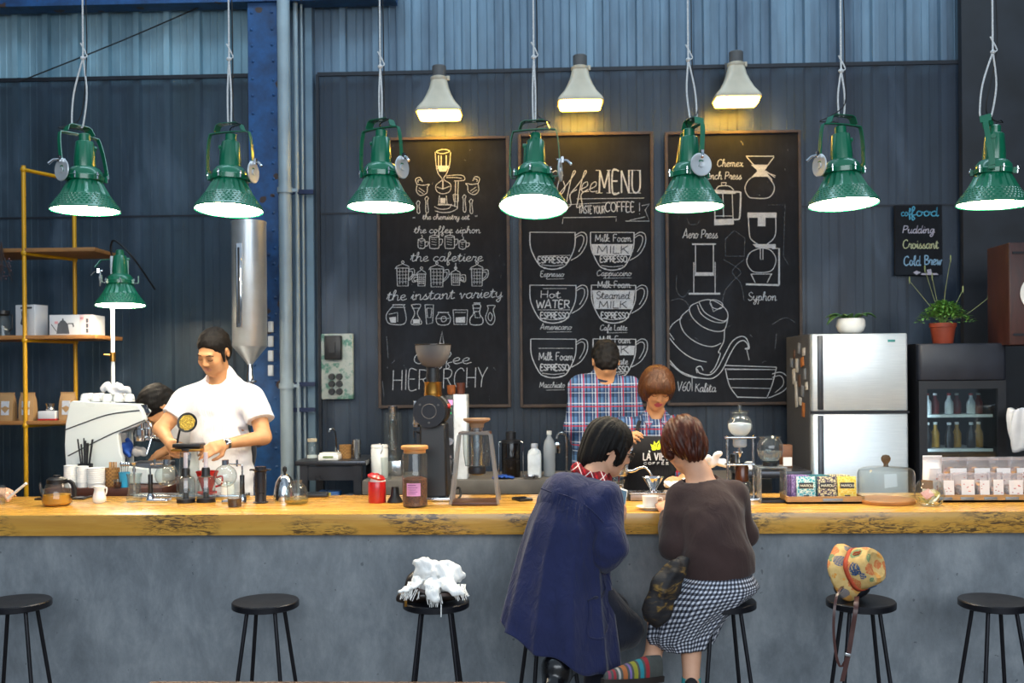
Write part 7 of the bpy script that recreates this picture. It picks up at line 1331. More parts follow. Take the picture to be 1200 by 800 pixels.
B.mesh('body', [M_skin, M_lip], o, lambda P: HD.lips(P)); HD.details(o, M_hblack)
B = Field(hc-.2, hc+.2, .006); HD.e(B, (0, .018, .042), (.081, .100, .088), .01); HD.e(B, (0, .055, -.02), (.070, .055, .07), .03); HD.e(B, (0, -.09, -.03), (.068, .06, .085), .012, True); HD.e(B, (0, -.03, -.12), (.1, .14, .055), .012, True)
for q in (-1, 1): HD.e(B, (q*.085, .012, -.012), (.02, .026, .036), .01, True)
B.wrinkle(.0035, 150, 3); B.mesh('hair', M_hblack, o)
B = Field((eL[0]-.14, 5.78, hip[2]-.1), (eR[0]+.14, 6.28, neck[2]+.08), .0075); gq = .014
B.cone(sL, sR, .062, .062, .05, g=gq); B.chain([neck+(0, 0, -.01), neck+(0, 0, -.06)], [.062, .085], .03, g=.004); B.chain([chest, waist, hip], [.155, .145, .155], .06, (1, .7, 1), g=gq)
for s_, e_, w_ in ((sL, eL, wL), (sR, eR, wR)): B.chain([s_, e_, e_*.5+w_*.5], [.06, .052, .047], .025, g=gq*.7)
B.wrinkle(.005, 26, 11); B.cut(hip+(0, 0, -.06), (0, 0, -1)); B.cone(HD.w(0, .0, -.1), neck+(0, .03, .02), .05, .052, .006, sub=True); B.mesh('plaid_shirt', M_plaid, o)
B = Field((neck[0]-.13, neck[1]-.13, neck[2]-.06), (neck[0]+.13, neck[1]+.13, neck[2]+.08), .005); B.cone(neck+(0, 0, -.035), neck+(0, .0, .012), .072, .062, .0); B.cone(neck+(0, .02, -.05), neck+(0, .02, .06), .052, .052, .004, sub=True); B.cut(neck+(0, 0, .012), (0, .3, 1)); B.mesh('collar', clothmat('dark_collar_cloth', '#232c42'), o)
B = Field((hip[0]-.3, 5.8, ZS+.04), (hip[0]+.3, 6.2, hip[2]+.14), .01)
for q in (-1, 1): B.chain([hip+(q*.09, 0, 0), (hip[0]+q*.1, 6.0, ZS+.47), (hip[0]+q*.1, 5.97, ZS+.08)], [.09, .066, .055], .03, g=.01)
B.cone(hip, hip+(0, 0, .08), .16, .16, .04, (1, .72, 1), g=.012); B.cut((0, 0, ZS+.07), (0, 0, -1)); B.mesh('trousers', M_apron, o)
# ---- barista with the kettle
Yb = 5.62
o = person('person', 'person with bobbed brown hair in a black apron pouring from a kettle', (at(764, 580, Yb).x, Yb, ZS))
hc = A3(770, 454, 5.52); HD = Head(hc, rot(.52, .10, .06), .96); neck = A3(768, 483, 5.61); sL = A3(729, 502, 5.62); sR = A3(795, 499, 5.62); chest = A3(763, 525, 5.62); waist = A3(763, 580, 5.64); hip = A3(763, 625, 5.64)
eL = A3(720, 552, 5.56); wL = A3(736, 520, 5.40); eR = A3(806, 552, 5.56); wR = A3(797, 566, 5.36)
B = Field((eL[0]-.12, 5.14, ZS-.01), (eR[0]+.12, 5.84, hc[2]+.16), .006); HD.build(B, True); B.chain([HD.w(0, .02, -.05), neck, neck+(0, .0, -.07)], [.045, .047, .06], .025); B.cone(sL+(.03, 0, 0), sR+(-.03, 0, 0), .05, .05, .04); B.chain([chest, waist, hip], [.125, .11, .14], .06, (1, .7, 1)); B.ell(chest+(-.06, -.07, -.01), (.05, .045, .05), None, .04); B.ell(chest+(.06, -.07, -.01), (.05, .045, .05), None, .04)
B.chain([sL, eL, wL], [.046, .036, .023], .02); B.chain([sR, eR, wR], [.046, .036, .023], .02); hand(B, wL, A3(739, 508, 5.31), (.6, .2, -.6), -1, 1.1, .9); hand(B, wR, A3(789, 562, 5.26), (-.6, .1, -.6), -1, .7, .9); legs(B, hip, 5.64, ZS, .08)
B.mesh('body', [M_skin, M_lip2], o, lambda P: HD.lips(P)); HD.details(o, M_hblack, True, False)
B = Field(hc-.22, hc+.22, .0045); HD.e(B, (0, .012, .030), (.097, .112, .098), .01); HD.e(B, (0, .022, -.035), (.100, .095, .070), .05); HD.e(B, (0, -.062, .03), (.084, .055, .055), .03)
HD.e(B, (.004, -.085, -.058), (.062, .078, .078), .008, True); HD.e(B, (0, -.02, -.135), (.12, .14, .055), .01, True); HD.e(B, (0, -.118, -.022), (.078, .05, .045), .008, True)
sl, (X, Y, Z) = B.blk(hc-.22, hc+.22); L = HD.loc(np.stack([X, Y, Z], -1)); an = np.arctan2(L[..., 0], -L[..., 1]); B.V[sl] += (.0022*np.sin(an*38+4*np.sin(an*7))+.0015*np.sin(an*83)).astype(np.float32); B.mesh('hair', M_hbrown, o)
B = Field((eL[0]-.12, 5.3, hip[2]-.1), (eR[0]+.12, 5.86, neck[2]+.06), .0065); gq = .013
B.cone(sL+(.02, 0, 0), sR+(-.02, 0, 0), .052, .052, .05, g=gq); B.chain([neck+(0, .01, -.03), neck+(0, .0, -.08)], [.055, .08], .03, g=.005); B.chain([chest, waist, hip], [.13, .125, .15], .06, (1, .76, 1), g=gq); B.ell(chest+(0, -.07, -.01), (.115, .05, .06), None, .05)
for s_, e_, w_ in ((sL, eL, wL), (sR, eR, wR)): B.chain([s_, e_, e_*.6+w_*.4], [.05, .045, .04], .025, g=gq*.8)
B.wrinkle(.004, 30, 14); B.cut(hip+(0, 0, -.05), (0, 0, -1)); B.cone(HD.w(0, 0, -.09), neck+(0, -.02, .0), .05, .052, .005, sub=True); B.cone(neck+(.002, -.075, .01), neck+(.006, -.15, -.105), .036, .012, .005, sub=True); B.mesh('plaid_shirt', M_plaid, o)
M_collar = plaid('plaid_collar', '#51709c', '#2b3f66', '#d5dbe2', '#b8202e', 22)
for q in (-1, 1):
    b = MB(); o0 = Vector(o.location); n0 = Vector(neck)-o0; P = [n0+Vector(p) for p in ((q*.052, .01, .018), (q*.05, -.03, .008), (q*.022, -.085, -.045), (q*.045, -.098, -.078), (q*.082, -.078, -.03), (q*.074, -.02, -.012))]
    b.add(P+[p+Vector((0, .006, -.006)) for p in P], [(0, 1, 2, 3, 4, 5), (11, 10, 9, 8, 7, 6)]+[(i, i+6, (i+1) % 6+6, (i+1) % 6) for i in range(6)]); b.build('collar_flap', M_collar, o)
B = Field((hip[0]-.3, 5.3, ZS+.35), (hip[0]+.3, 5.86, neck[2]+.02), .007); B.chain([chest+(0, -.01, .02), waist, hip, hip+(0, 0, -.25)], [.13, .135, .16, .17], .06, (1, .78, 1), g=.018); B.ell(chest+(0, -.075, -.01), (.118, .058, .07), None, .05); B.wrinkle(.004, 22, 15)
B.cut(chest+(0, 0, .075), (0, .0, 1)); B.cut((0, 5.66, 0), (0, 1, 0))
for q in (-1, 1): B.cut(chest+(q*.105, -.1, .05), (q*.9, 0, .35))
ap = B.mesh('apron', M_apron, o)
for q in (-1, 1): b = MB(); P0 = Vector(chest)-o0; b.band(spline([P0+Vector((q*.085, -.118, .07)), P0+Vector((q*.08, -.085, .13)), Vector(neck)-o0+Vector((q*.075, -.01, -.022)), Vector(neck)-o0+Vector((q*.05, .05, .0))], 5), .022, .004, (1, 0, 0)); b.build('neck_strap', M_apron, ap)
# apron print, wrapped on the cloth
from mathutils.bvhtree import BVHTree
bvh = BVHTree.FromPolygons([v.co+o0 for v in ap.data.vertices], [tuple(p.vertices) for p in ap.data.polygons])
def onto(px, py, lift):
    d = ray(px, py).normalized(); h = bvh.ray_cast(Vector((0, 0, EZ)), d); p = h[0] if h[0] else at(px, py, 5.48); return p-d*lift-o0
def decal(strokes, wpx, name, m):
    b = MB()
    for st in strokes: b.tube([onto(a, c, .0012) for a, c in st], wpx*mpp(5.48)/2, 6)
    b.build(name, m, ap)
st = []; cx = 753.4
for ch in 'LÀ VIỆT'.replace('À', 'A`').replace('Ệ', 'E^.'):
    a, q = GL[ch]; kx = 31.5/(7*1.02); kx = 4.0
    for s_ in q: st.append([(cx+x*kx, 539-y*4.6) for x, y in (s_ if len(s_) < 3 else [(p.x, p.y) for p in spline([Vector((x, y, 0)) for x, y in s_], 2)])] if ch not in 'LEA`^.' else [(cx+x*kx, 539-y*4.6) for x, y in s_])
    cx += a*kx+(.7 if a else 0)
M_awhite = mat('apron_print_white', '#e6e6ea', .7); decal(st, 1.5, 'brand_lettering', M_awhite)
st = []; cx = 754
for ch in 'COFFEE':
    a, q = GL[ch]; kx = 3.6
    for s_ in q: st.append([(cx+x*kx, 541.4+2.6-y*1.4) for x, y in s_])
    cx += 5.2
decal(st, .8, 'small_lettering', M_awhite)
b = MB(); fl = []
for (x0, y0, x1, y1, wd) in ((769, 527, 762, 520, 2.0), (769, 527, 766.5, 516.5, 2.2), (769.5, 527, 772.5, 515.5, 2.4), (770, 526, 775, 519, 2.2), (768.5, 527.5, 763, 525, 1.7), (770, 527, 774.5, 523.5, 1.7)):
    dx, dy = x1-x0, y1-y0; L = math.hypot(dx, dy); nx, ny = -dy/L*wd, dx/L*wd; q = [(x0, y0), (x0+dx*.55+nx, y0+dy*.55+ny), (x1, y1), (x0+dx*.55-nx, y0+dy*.55-ny)]
    b.add([onto(a, c, .0015) for a, c in q], [(0, 1, 2, 3)])
b.build('leaf_emblem', mat('apron_print_lime', '#c9dc1e', .7), ap, smooth=0)
B = Field((hip[0]-.3, 5.4, ZS+.04), (hip[0]+.3, 5.86, hip[2]+.1), .01); legs(B, hip, 5.64, ZS, .08, g=.012); B.cone(hip, hip+(0, 0, .04), .14, .14, .04, (1, .72, 1), g=.008); B.cut((0, 0, ZS+.07), (0, 0, -1)); B.mesh('trousers', M_jean, o)
# kettle and the cloth in her other hand
t, S = item('gooseneck_kettle', 'steel gooseneck kettle tipped to pour into the metal dripper', 'kettle', 722, 556, Y=5.22, z=None); k = S.k
b = MB(); b.lathe(S.prof([(0, 0), (13, 0), (14, 2), (13, 14), (9, 24), (7.4, 26), (7, 29), (7.6, 30), (3, 33), (0, 33.4)]), seg=36, M=Matrix.Rotation(.12, 4, 'Y')); kb = b.build('kettle_body', M_steel, t); b = MB(); b.lathe(S.prof([(2, 32), (2.6, 35), (1.6, 37), (0, 37.4)]), seg=16, M=Matrix.Rotation(.12, 4, 'Y')); b.build('lid_knob', M_black, kb)
b = MB(); b.tube([S.v(a, c, y) for a, c, y in ((732, 549, 0), (736, 552, 0), (742, 551.5, -.01), (749, 548, -.02), (755, 547, -.03), (760, 552, -.035), (763, 558, -.035))], [.011, .010, .009, .0075, .0065, .006, .006], 12, smooth=5); b.build('spout', M_chrome, t)
b = MB(); b.band(spline([S.v(724, 524, .0), S.v(731, 516, .02), S.v(740, 515, .05), S.v(742, 526, .06), S.v(737, 534, .05), S.v(733, 540, .03)], 5), .018, .008, (0, 1, 0)); b.build('handle', M_steel, t)
b = MB(); b.tube([Vector((S.x(763), -.035, S.z(558))), Vector((S.x(764.5), -.036, S.z(566))), Vector((S.x(765.3), -.036, S.z(571)))], .0022, 8); b.build('water_stream', M_water, t)
def cloth(name, label, px, py, Y, w, h, m, seed, loc=None):
    P = at(px, py, Y) if loc is None else loc; t = thing(name, label, 'cloth', P); B = Field(np.array(P)-.2, np.array(P)+.2, .005); rs = np.random.RandomState(seed)
    for i in range(9): c = np.array(P)+rs.normal(size=3)*np.array((w*.28, .02, h*.22)); B.ell(c, np.array((w*.3, .03, h*.28))*rs.uniform(.6, 1.1), rot(rs.uniform(-1, 1), rs.uniform(-1, 1), rs.uniform(-1, 1)), .012)
    B.wrinkle(.006, 70, seed); B.mesh('cloth_folds', m, t); return t
cloth('cleaning_cloth', 'white cloth in the pouring person\'s other hand', 791, 567, 5.24, .08, .05, M_tee, 3)
cloth('crumpled_napkin', 'crumpled white cloth behind the brown jumper\'s right shoulder', 838, 541, 5.25, .11, .07, M_tee, 5)
cloth('folded_towel', 'white towel lying over the cups on top of the coffee machine', 132, 455, 5.72, .16, .05, M_tee, 11)
cloth('blue_rag', 'bright blue rag on the drip tray of the coffee machine', 150, 524, 5.70, .06, .08, bpy.data.materials['royal_blue_cloth'], 21)
cloth('grey_rag', 'pale grey towel heaped on the drip tray of the coffee machine', 164, 530, 5.72, .09, .05, clothmat('grey_towel', '#a7a4a2', .9), 22)
# ------------------------------------------------------------------ people sitting at the bar
def loft(name, rings, m, parent, n=96, uvk=None, thick=.004, cap=True):
    """rings: list of point lists (n each) in world space; closed tube"""
    o0 = Vector(parent.location); vs_ = [tuple(Vector(p)-o0) for r in rings for p in r]; R = len(rings)
    fs = [(i*n+j, i*n+(j+1) % n, (i+1)*n+(j+1) % n, (i+1)*n+j) for i in range(R-1) for j in range(n)]
    if cap: fs.append(tuple(range(n))[::-1])
    me = bpy.data.meshes.new(name); me.from_pydata(vs_, [], fs); me.materials.append(m)
    if uvk:
        uv = me.uv_layers.new(name='UVMap'); arc = [0]
        for i in range(R-1): arc.append(arc[-1]+np.mean([(Vector(rings[i+1][j])-Vector(rings[i][j])).length for j in range(n)]))
        per = max(sum((Vector(r[(j+1) % n])-Vector(r[j])).length for j in range(n)) for r in rings)
        for p in me.polygons:
            for li in p.loop_indices:
                vi = me.loops[li].vertex_index; i, j = divmod(vi, n)
                if i >= R: continue
                jj = j if not (j == 0 and any((me.loops[q].vertex_index % n) == n-1 for q in p.loop_indices)) else n
                uv.data[li].uv = (round(per*uvk)*jj/n, arc[i]*uvk)
    me.polygons.foreach_set('use_smooth', [True]*len(me.polygons)); me.update(); o = bpy.data.objects.new(name, me); COL.objects.link(o); o.parent = parent
    md = o.modifiers.new('thickness', 'SOLIDIFY'); md.thickness = thick; md.offset = 1
    return o
def ringpts(c, rx, ry, n, fold=0., nf=11, ph=0., tilt=0., zf=None, skew=0.):
    out = []; rg = lambda u: 1-2*abs(math.sin(u/2))**.7
    for j in range(n):
        a = 2*PI*j/n; q = 1+fold*(rg(a*nf+ph+.5*math.sin(3*a))*.6+math.sin(a*round(nf*.5)+ph*1.7)*.4); x = rx*q*math.cos(a); y = ry*q*math.sin(a)
        out.append((c[0]+x, c[1]+y, c[2]+tilt*x+skew*y+(zf(a) if zf else 0)))
    return out
# ---- left: navy coat
Yn = YST
base = at(643, 705, Yn); o = person('person', 'person in a long navy coat and red tartan scarf seated at the bar', (base.x, Yn, 0))
hc = A3(714, 524, 4.44); HD = Head(hc, rot(.42, 1.78, -.06), 1.0); neck = A3(697, 556, 4.38); sL = A3(661, 578, 4.31); sR = A3(707, 588, 4.26)
chest = A3(678, 605, 4.30); waist = A3(662, 660, 4.27); hip = A3(655, 678, 4.27); hip[2] = ZSEAT+.128
eR = A3(712, 642, 4.18); wR = A3(727, 604, 4.42); eL = A3(660, 640, 4.46); wL = A3(712, 604, 4.56)
kL = A3(716, 715, 4.50); kR = A3(733, 738, 4.30); aL = A3(700, 800, 4.36); aR = A3(672, 772, 4.16)
B = Field((hip[0]-.28, 3.80, .0), (kR[0]+.12, 4.72, hc[2]+.17), .0065)
HD.build(B, True); B.chain([HD.w(0, .03, -.05), neck, (neck+chest)/2], [.046, .05, .07], .03); B.cone(sL, sR, .055, .055, .04, (1, .9, 1)); B.chain([chest, waist, hip], [.125, .12, .125], .06, (1, .8, 1))
B.chain([sR, eR, wR], [.05, .038, .024], .02); B.chain([sL, eL, wL], [.05, .038, .024], .02)
B.chain([hip+(.04, .05, -.01), kL, aL], [.08, .058, .04], .03); B.chain([hip+(.06, -.03, -.01), kR, aR], [.08, .06, .042], .03)
hand(B, wR, A3(729.5, 588, 4.50), (-.4, .8, .35), 1, .75, .85); hand(B, wL, A3(722, 600, 4.62), (.1, -.2, -1), 1, .6, .85)
B.mesh('body', [M_skin2, M_lip2], o, lambda P: HD.lips(P)); HD.details(o, M_hblack)
# hair: chin-length black, parted at the crown
B = Field(hc-.22, hc+.22, .0045); HD.e(B, (0, .018, .036), (.093, .110, .096), .01); HD.e(B, (0, .052, -.035), (.086, .070, .085), .04); HD.e(B, (0, .07, -.085), (.062, .040, .05), .03)
for q in (-1, 1): HD.e(B, (q*.072, -.03, -.015), (.02, .035, .055), .02)
HD.e(B, (0, -.118, -.04), (.088, .075, .098), .01, True); HD.e(B, (0, -.085, -.125), (.11, .11, .075), .014, True); HD.e(B, (.085, -.01, -.05), (.03, .03, .05), .01, True); HD.e(B, (-.085, -.01, -.05), (.03, .03, .05), .01, True)
sl, (X, Y_, Z) = B.blk(hc-.22, hc+.22); L = HD.loc(np.stack([X, Y_, Z], -1)); an = np.arctan2(L[..., 0], L[..., 1]); B.V[sl] += (.0024*np.sin(an*30+3*np.sin(an*6))+.0016*np.sin(an*67)).astype(np.float32); B.mesh('hair', M_hblack, o)
# glasses
b = MB(); o0 = Vector(o.location); W_ = lambda *p: Vector(HD.w(*p))-o0
for q in (-1, 1): b.tube([W_(q*.033+.021*math.cos(t), -.106+.004*abs(math.cos(t)), .002+.018*math.sin(t)) for t in np.linspace(0, 2*PI, 20, endpoint=False)], .0022, 6, True)
b.tube([W_(-.012, -.107, .004), W_(.012, -.107, .004)], .002); 
for q in (-1, 1): b.tube([W_(q*.054, -.100, .006), W_(q*.075, -.07, .006), W_(q*.082, .0, .004), W_(q*.08, .02, -.01)], .0024, smooth=4)
b.build('glasses', M_black, o)
# coat: yoke and sleeves grown, skirt of the coat draped
B = Field((sL[0]-.2, 3.95, waist[2]-.16), (eR[0]+.14, 4.72, neck[2]+.12), .0065); gq = .02
B.cone(sL+(-.01, 0, 0), sR, .06, .058, .05, (1, .95, 1), g=gq); B.chain([neck+(-.03, 0, -.045), chest], [.068, .11], .05, g=gq*.6); B.chain([chest, waist], [.13, .15], .06, (1, .85, 1), g=gq); B.ell((sL+chest)/2+(-.02, 0, .01), (.12, .12, .09), None, .05)
cuR = eR*.92+wR*.08
B.chain([sR, eR+(.0, 0, .01), cuR], [.062, .064, .058], .035, g=gq*.7); B.chain([sL, eL, eL*.5+wL*.5], [.062, .06, .052], .03, g=gq*.7); B.cone(eR+(-.005, 0, .0), eR+(-.01, -.01, -.055), .056, .045, .03, g=0.004)
B.wrinkle(.006, 24, 21); B.wrinkle(.0025, 70, 22); B.cone(neck+(-.0, 0, -.02), HD.w(0, .02, -.08), .055, .062, .006, sub=True); ct = B.mesh('coat_top', M_navy2, o)
n = 120; rings = []
prof = [  # px-left, px-right, py (at the centre), depth half, centre Y, fold, hem tilt
 (646, 700, 563, .09, 4.31, .0), (631, 709, 583, .135, 4.30, .02), (618, 714, 612, .17, 4.28, .055), (606, 713, 650, .19, 4.26, .085), (596, 717, 690, .225, 4.24, .10), (589, 722, 722, .215, 4.19, .11), (584, 726, 748, .22, 4.17, .115), (583, 727, 760, .22, 4.16, .115)]
zr = []
for i, (a, c, py, ry, Yc, fo) in enumerate(prof):
    A_, C_ = A3(a, py, Yc), A3(c, py, Yc); cen = (A_+C_)/2; rx = (C_[0]-A_[0])/2; t = i/(len(prof)-1)
    zr.append((cen, rx, ry, fo, t))
def lerp_rings(zr, sub, fn):
    out = []
    for i in range(len(zr)-1):
        for k in range(sub): u = k/sub; out.append(fn(*[a*(1-u)+b*u for a, b in zip(zr[i], zr[i+1])]))
    out.append(fn(*zr[-1])); return out
rings = lerp_rings(zr, 4, lambda c, rx, ry, fo, t: ringpts(c, rx/(1+fo*.5), ry, n, fo, 10, .6+.25*t, -.42*t**1.5, lambda a: .012*t*math.sin(a*7)))
coat = loft('coat_skirt', rings, M_navy2, o, n, thick=.006)
dg = bpy.context.evaluated_depsgraph_get(); bpy.context.view_layer.update()
bv2 = BVHTree.FromPolygons([v.co+o0 for v in coat.data.vertices], [tuple(p.vertices) for p in coat.data.polygons])
def oncoat(px, py, lift):
    d = ray(px, py).normalized(); h = bv2.ray_cast(Vector((0, 0, EZ)), d); p = h[0] if h[0] else at(px, py, 4.0); return p-d*lift-o0
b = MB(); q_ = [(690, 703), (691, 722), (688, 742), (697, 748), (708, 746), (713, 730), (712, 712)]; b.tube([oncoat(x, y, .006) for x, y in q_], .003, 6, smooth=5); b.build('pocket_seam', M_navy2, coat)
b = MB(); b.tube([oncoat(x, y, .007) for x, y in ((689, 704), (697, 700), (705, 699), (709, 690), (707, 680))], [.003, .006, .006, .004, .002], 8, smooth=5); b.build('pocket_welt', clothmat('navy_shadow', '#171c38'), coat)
bv3 = BVHTree.FromPolygons([v.co+o0 for v in ct.data.vertices], [tuple(p.vertices) for p in ct.data.polygons])
def ontop(px, py, lift):
    d = ray(px, py).normalized(); h = bv3.ray_cast(Vector((0, 0, EZ)), d); h2 = bv2.ray_cast(Vector((0, 0, EZ)), d); c_ = [q[0] for q in (h, h2) if q[0]]; p = min(c_, key=lambda v: v.y) if c_ else at(px, py, 4.2); return p-d*lift-o0
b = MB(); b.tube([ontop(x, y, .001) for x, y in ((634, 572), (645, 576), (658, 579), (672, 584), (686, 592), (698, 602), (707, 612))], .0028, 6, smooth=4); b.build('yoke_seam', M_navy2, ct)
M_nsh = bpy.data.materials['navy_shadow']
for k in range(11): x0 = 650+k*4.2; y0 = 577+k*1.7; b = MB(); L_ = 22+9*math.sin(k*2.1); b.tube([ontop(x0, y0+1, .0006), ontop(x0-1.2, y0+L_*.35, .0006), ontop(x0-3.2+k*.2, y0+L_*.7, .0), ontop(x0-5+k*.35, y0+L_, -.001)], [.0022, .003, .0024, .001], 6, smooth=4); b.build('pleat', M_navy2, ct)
# scarf
B = Field(neck-.2, neck+.2, .005); c0 = neck+(-.012, 0, .004)
for i in range(14):
    a0, a1 = 2*PI*i/14, 2*PI*(i+1)/14; P_ = lambda a: c0+np.array((.066*math.cos(a), .064*math.sin(a), .016*math.sin(a*1)+.020*math.cos(a)*-1)); B.cone(P_(a0), P_(a1), .022, .022, .012, (1, 1, 1))
B.cone(c0+(.03, -.05, -.01), A3(709, 566, 4.27), .026, .018, .02); B.wrinkle(.003, 60, 31); B.mesh('scarf', M_tartan, o)
# trousers and boots
B = Field((hip[0]-.25, 3.80, .0), (kR[0]+.14, 4.68, hip[2]+.1), .0075); B.chain([hip+(.04, .05, -.01), kL, aL], [.085, .066, .056], .03, g=.006); B.chain([hip+(.06, -.03, -.01), kR, aR], [.085, .068, .056], .03, g=.006); B.wrinkle(.004, 40, 33); B.mesh('jeans', M_jean, o)
M_boot = mat('boot_leather', '#0d0d10', .25, 0, 14, .2, .15, 30, coat=.3)
B = Field((aR[0]-.32, 3.75, -.01), (aL[0]+.25, 4.75, aL[2]+.25), .0075)
bt = A3(652, 792, 4.02); B.chain([aR+(.01, 0, .02), bt], [.056, .05], .03); B.cone(bt, A3(648, 806, 3.95), .052, .046, .03); B.ell(A3(652, 780, 4.0), (.06, .06, .05), None, .03)
B.mesh('boot', M_boot, o); B = Field((aR[0]-.35, 3.95, -.01), (aL[0]+.25, 4.75, aL[2]+.25), .0075); b2 = A3(628, 765, 4.2)
B.cone(aL, aL+(.0, .02, -.06), .052, .044, .02); B.cone(aL+(0, .02, -.06), aL+(.05, .13, -.075), .045, .036, .02); B.mesh('boot', M_boot, o)
# phone she holds up
Pp = at(727.5, 582, 4.53); t = thing('mobile_phone', 'phone with a bright screen held up over the bar by the navy coat wearer', 'phone', Pp); t.rotation_euler = (-.45, .35, .25); b = MB(); b.rbox((0, 0, 0), (.056, .008, .085), .004); b.build('phone_case', M_white, t); b = MB(); b.box((0, -.0046, .0), (.047, .0012, .066)); b.build('screen', emis('phone_screen', '#7ea3bd', .55), t)
# ---- right: brown jumper and gingham skirt
base = at(848, 705, YST); o = person('person', 'person in a brown jumper and gingham skirt seated at the bar', (base.x, YST, 0)); o0 = Vector(o.location)
hc = A3(801, 521, 4.50); HD = Head(hc, rot(.55, PI+.28, .08), .98); neck = A3(819, 556, 4.43); sL = A3(796, 586, 4.38); sR = A3(860, 580, 4.40); chest = A3(832, 610, 4.34); waist = A3(842, 652, 4.27); hip = A3(846, 676, 4.26); hip[2] = ZSEAT+.124
eL = A3(789, 638, 4.30); wL = A3(781, 600, 4.56); eR = A3(872, 624, 4.42); wR = A3(866, 590, 4.66)
kL = A3(775, 724, 4.42); kR = A3(810, 728, 4.30); aL = A3(765, 768, 4.24); aR = A3(810, 792, 4.16)
B = Field((aL[0]-.3, 3.98, -.01), (eR[0]+.14, 4.84, hc[2]+.17), .0065)
HD.build(B, True); B.chain([HD.w(0, .03, -.05), neck, (neck+chest)/2], [.046, .052, .08], .035); B.cone(sL+(.02, 0, 0), sR+(-.02, 0, 0), .05, .05, .05); B.chain([chest, waist, hip], [.12, .11, .12], .06, (1, .8, 1))
B.chain([sL, eL, wL], [.048, .037, .024], .02); B.chain([sR, eR, wR], [.048, .037, .024], .02)
B.chain([hip+(-.05, .05, -.0), kL, aL], [.075, .056, .036], .03); B.chain([hip+(-.04, -.03, -.0), kR, aR], [.075, .056, .035], .03)
B.cone(aL+(0, 0, -.02), aL+(-.07, -.03, -.045), .034, .026, .02); B.cone(aR+(0, 0, -.02), aR+(.0, -.08, -.06), .032, .026, .02)
hand(B, wL, A3(775, 590, 4.63), (.2, -.2, -1), 1, .6, .85); hand(B, wR, A3(866, 584, 4.72), (-.3, -.1, -1), -1, .6, .85)
B.mesh('body', [M_skin2, M_lip2], o, lambda P: HD.lips(P)); HD.details(o, M_hblack)
B = Field(hc-.22, hc+.22, .0045); HD.e(B, (0, .022, .036), (.092, .108, .094), .01); HD.e(B, (0, .06, -.03), (.080, .062, .075), .04); HD.e(B, (0, .072, -.075), (.05, .035, .045), .03)
for q in (-1, 1): HD.e(B, (q*.07, -.03, -.0), (.022, .04, .055), .02)
HD.e(B, (0, -.10, -.045), (.072, .06, .085), .01, True); HD.e(B, (0, -.08, -.125), (.11, .10, .07), .014, True)
rs = np.random.RandomState(6); sl, (X, Y_, Z) = B.blk(hc-.22, hc+.22); L = HD.loc(np.stack([X, Y_, Z], -1)); an = np.arctan2(L[..., 0], L[..., 1]); el = L[..., 2]
B.V[sl] += (.0042*np.sin(an*17+40*el+2*np.sin(an*5))+.0022*np.sin(an*39-30*el)).astype(np.float32); B.mesh('hair', M_haub, o)
b = MB(); b.tube([Vector(neck)-o0+Vector((.062*math.cos(a)+.004, .060*math.sin(a), -.028+.014*math.sin(a))) for a in np.linspace(0, 2*PI, 24, endpoint=False)], .0014, 5, True); b.build('necklace', M_chrome, o)
B = Field((sL[0]-.2, 3.98, hip[2]-.1), (eR[0]+.16, 4.82, neck[2]+.06), .0065); gq = .014
B.cone(sL+(.015, 0, .0), sR+(-.015, 0, 0), .054, .054, .06, (1, .95, 1), g=gq); B.chain([neck+(.01, 0, -.05), chest], [.085, .12], .05, g=gq*.5); B.chain([chest, waist+(-.008, 0, 0), hip+(-.025, 0, .01)], [.126, .126, .132], .06, (1, .9, 1), g=gq)
for s_, e_, w_ in ((sL, eL, wL), (sR, eR, wR)): B.chain([s_, e_, e_*.15+w_*.85], [.052, .049, .034], .025, g=gq*.7)
B.wrinkle(.005, 22, 41); B.wrinkle(.0015, 80, 42); B.cut(A3(842, 678, 4.25), (.20, 0, -1)); B.cone(neck+(0, -.015, -.012), HD.w(0, .02, -.08), .082, .07, .006, sub=True); B.mesh('jumper', M_sweat, o)
# skirt
n = 120
prof = [(803, 880, 672, .125, 4.25, .0, -.05), (786, 888, 684, .165, 4.25, .02, -.05), (768, 890, 696, .185, 4.26, .04, -.25), (758, 885, 710, .18, 4.27, .055, -.5), (756, 868, 724, .165, 4.28, .06, -.7), (760, 848, 740, .145, 4.28, .07, -.55), (772, 836, 756, .12, 4.27, .08, -.2)]
zr = []
for i, (a, c, py, ry, Yc, fo, tl) in enumerate(prof):
    A_, C_ = A3(a, py, Yc), A3(c, py, Yc); zr.append(((A_+C_)/2, (C_[0]-A_[0])/2, ry, fo, tl, i/(len(prof)-1)))
rings = lerp_rings(zr, 6, lambda c, rx, ry, fo, tl, t: ringpts(c, rx/(1+fo*.5), ry, n, fo, 13, .4+.5*t, -tl*.55))
loft('gingham_skirt', rings, M_ging, o, n, uvk=45, thick=.005)
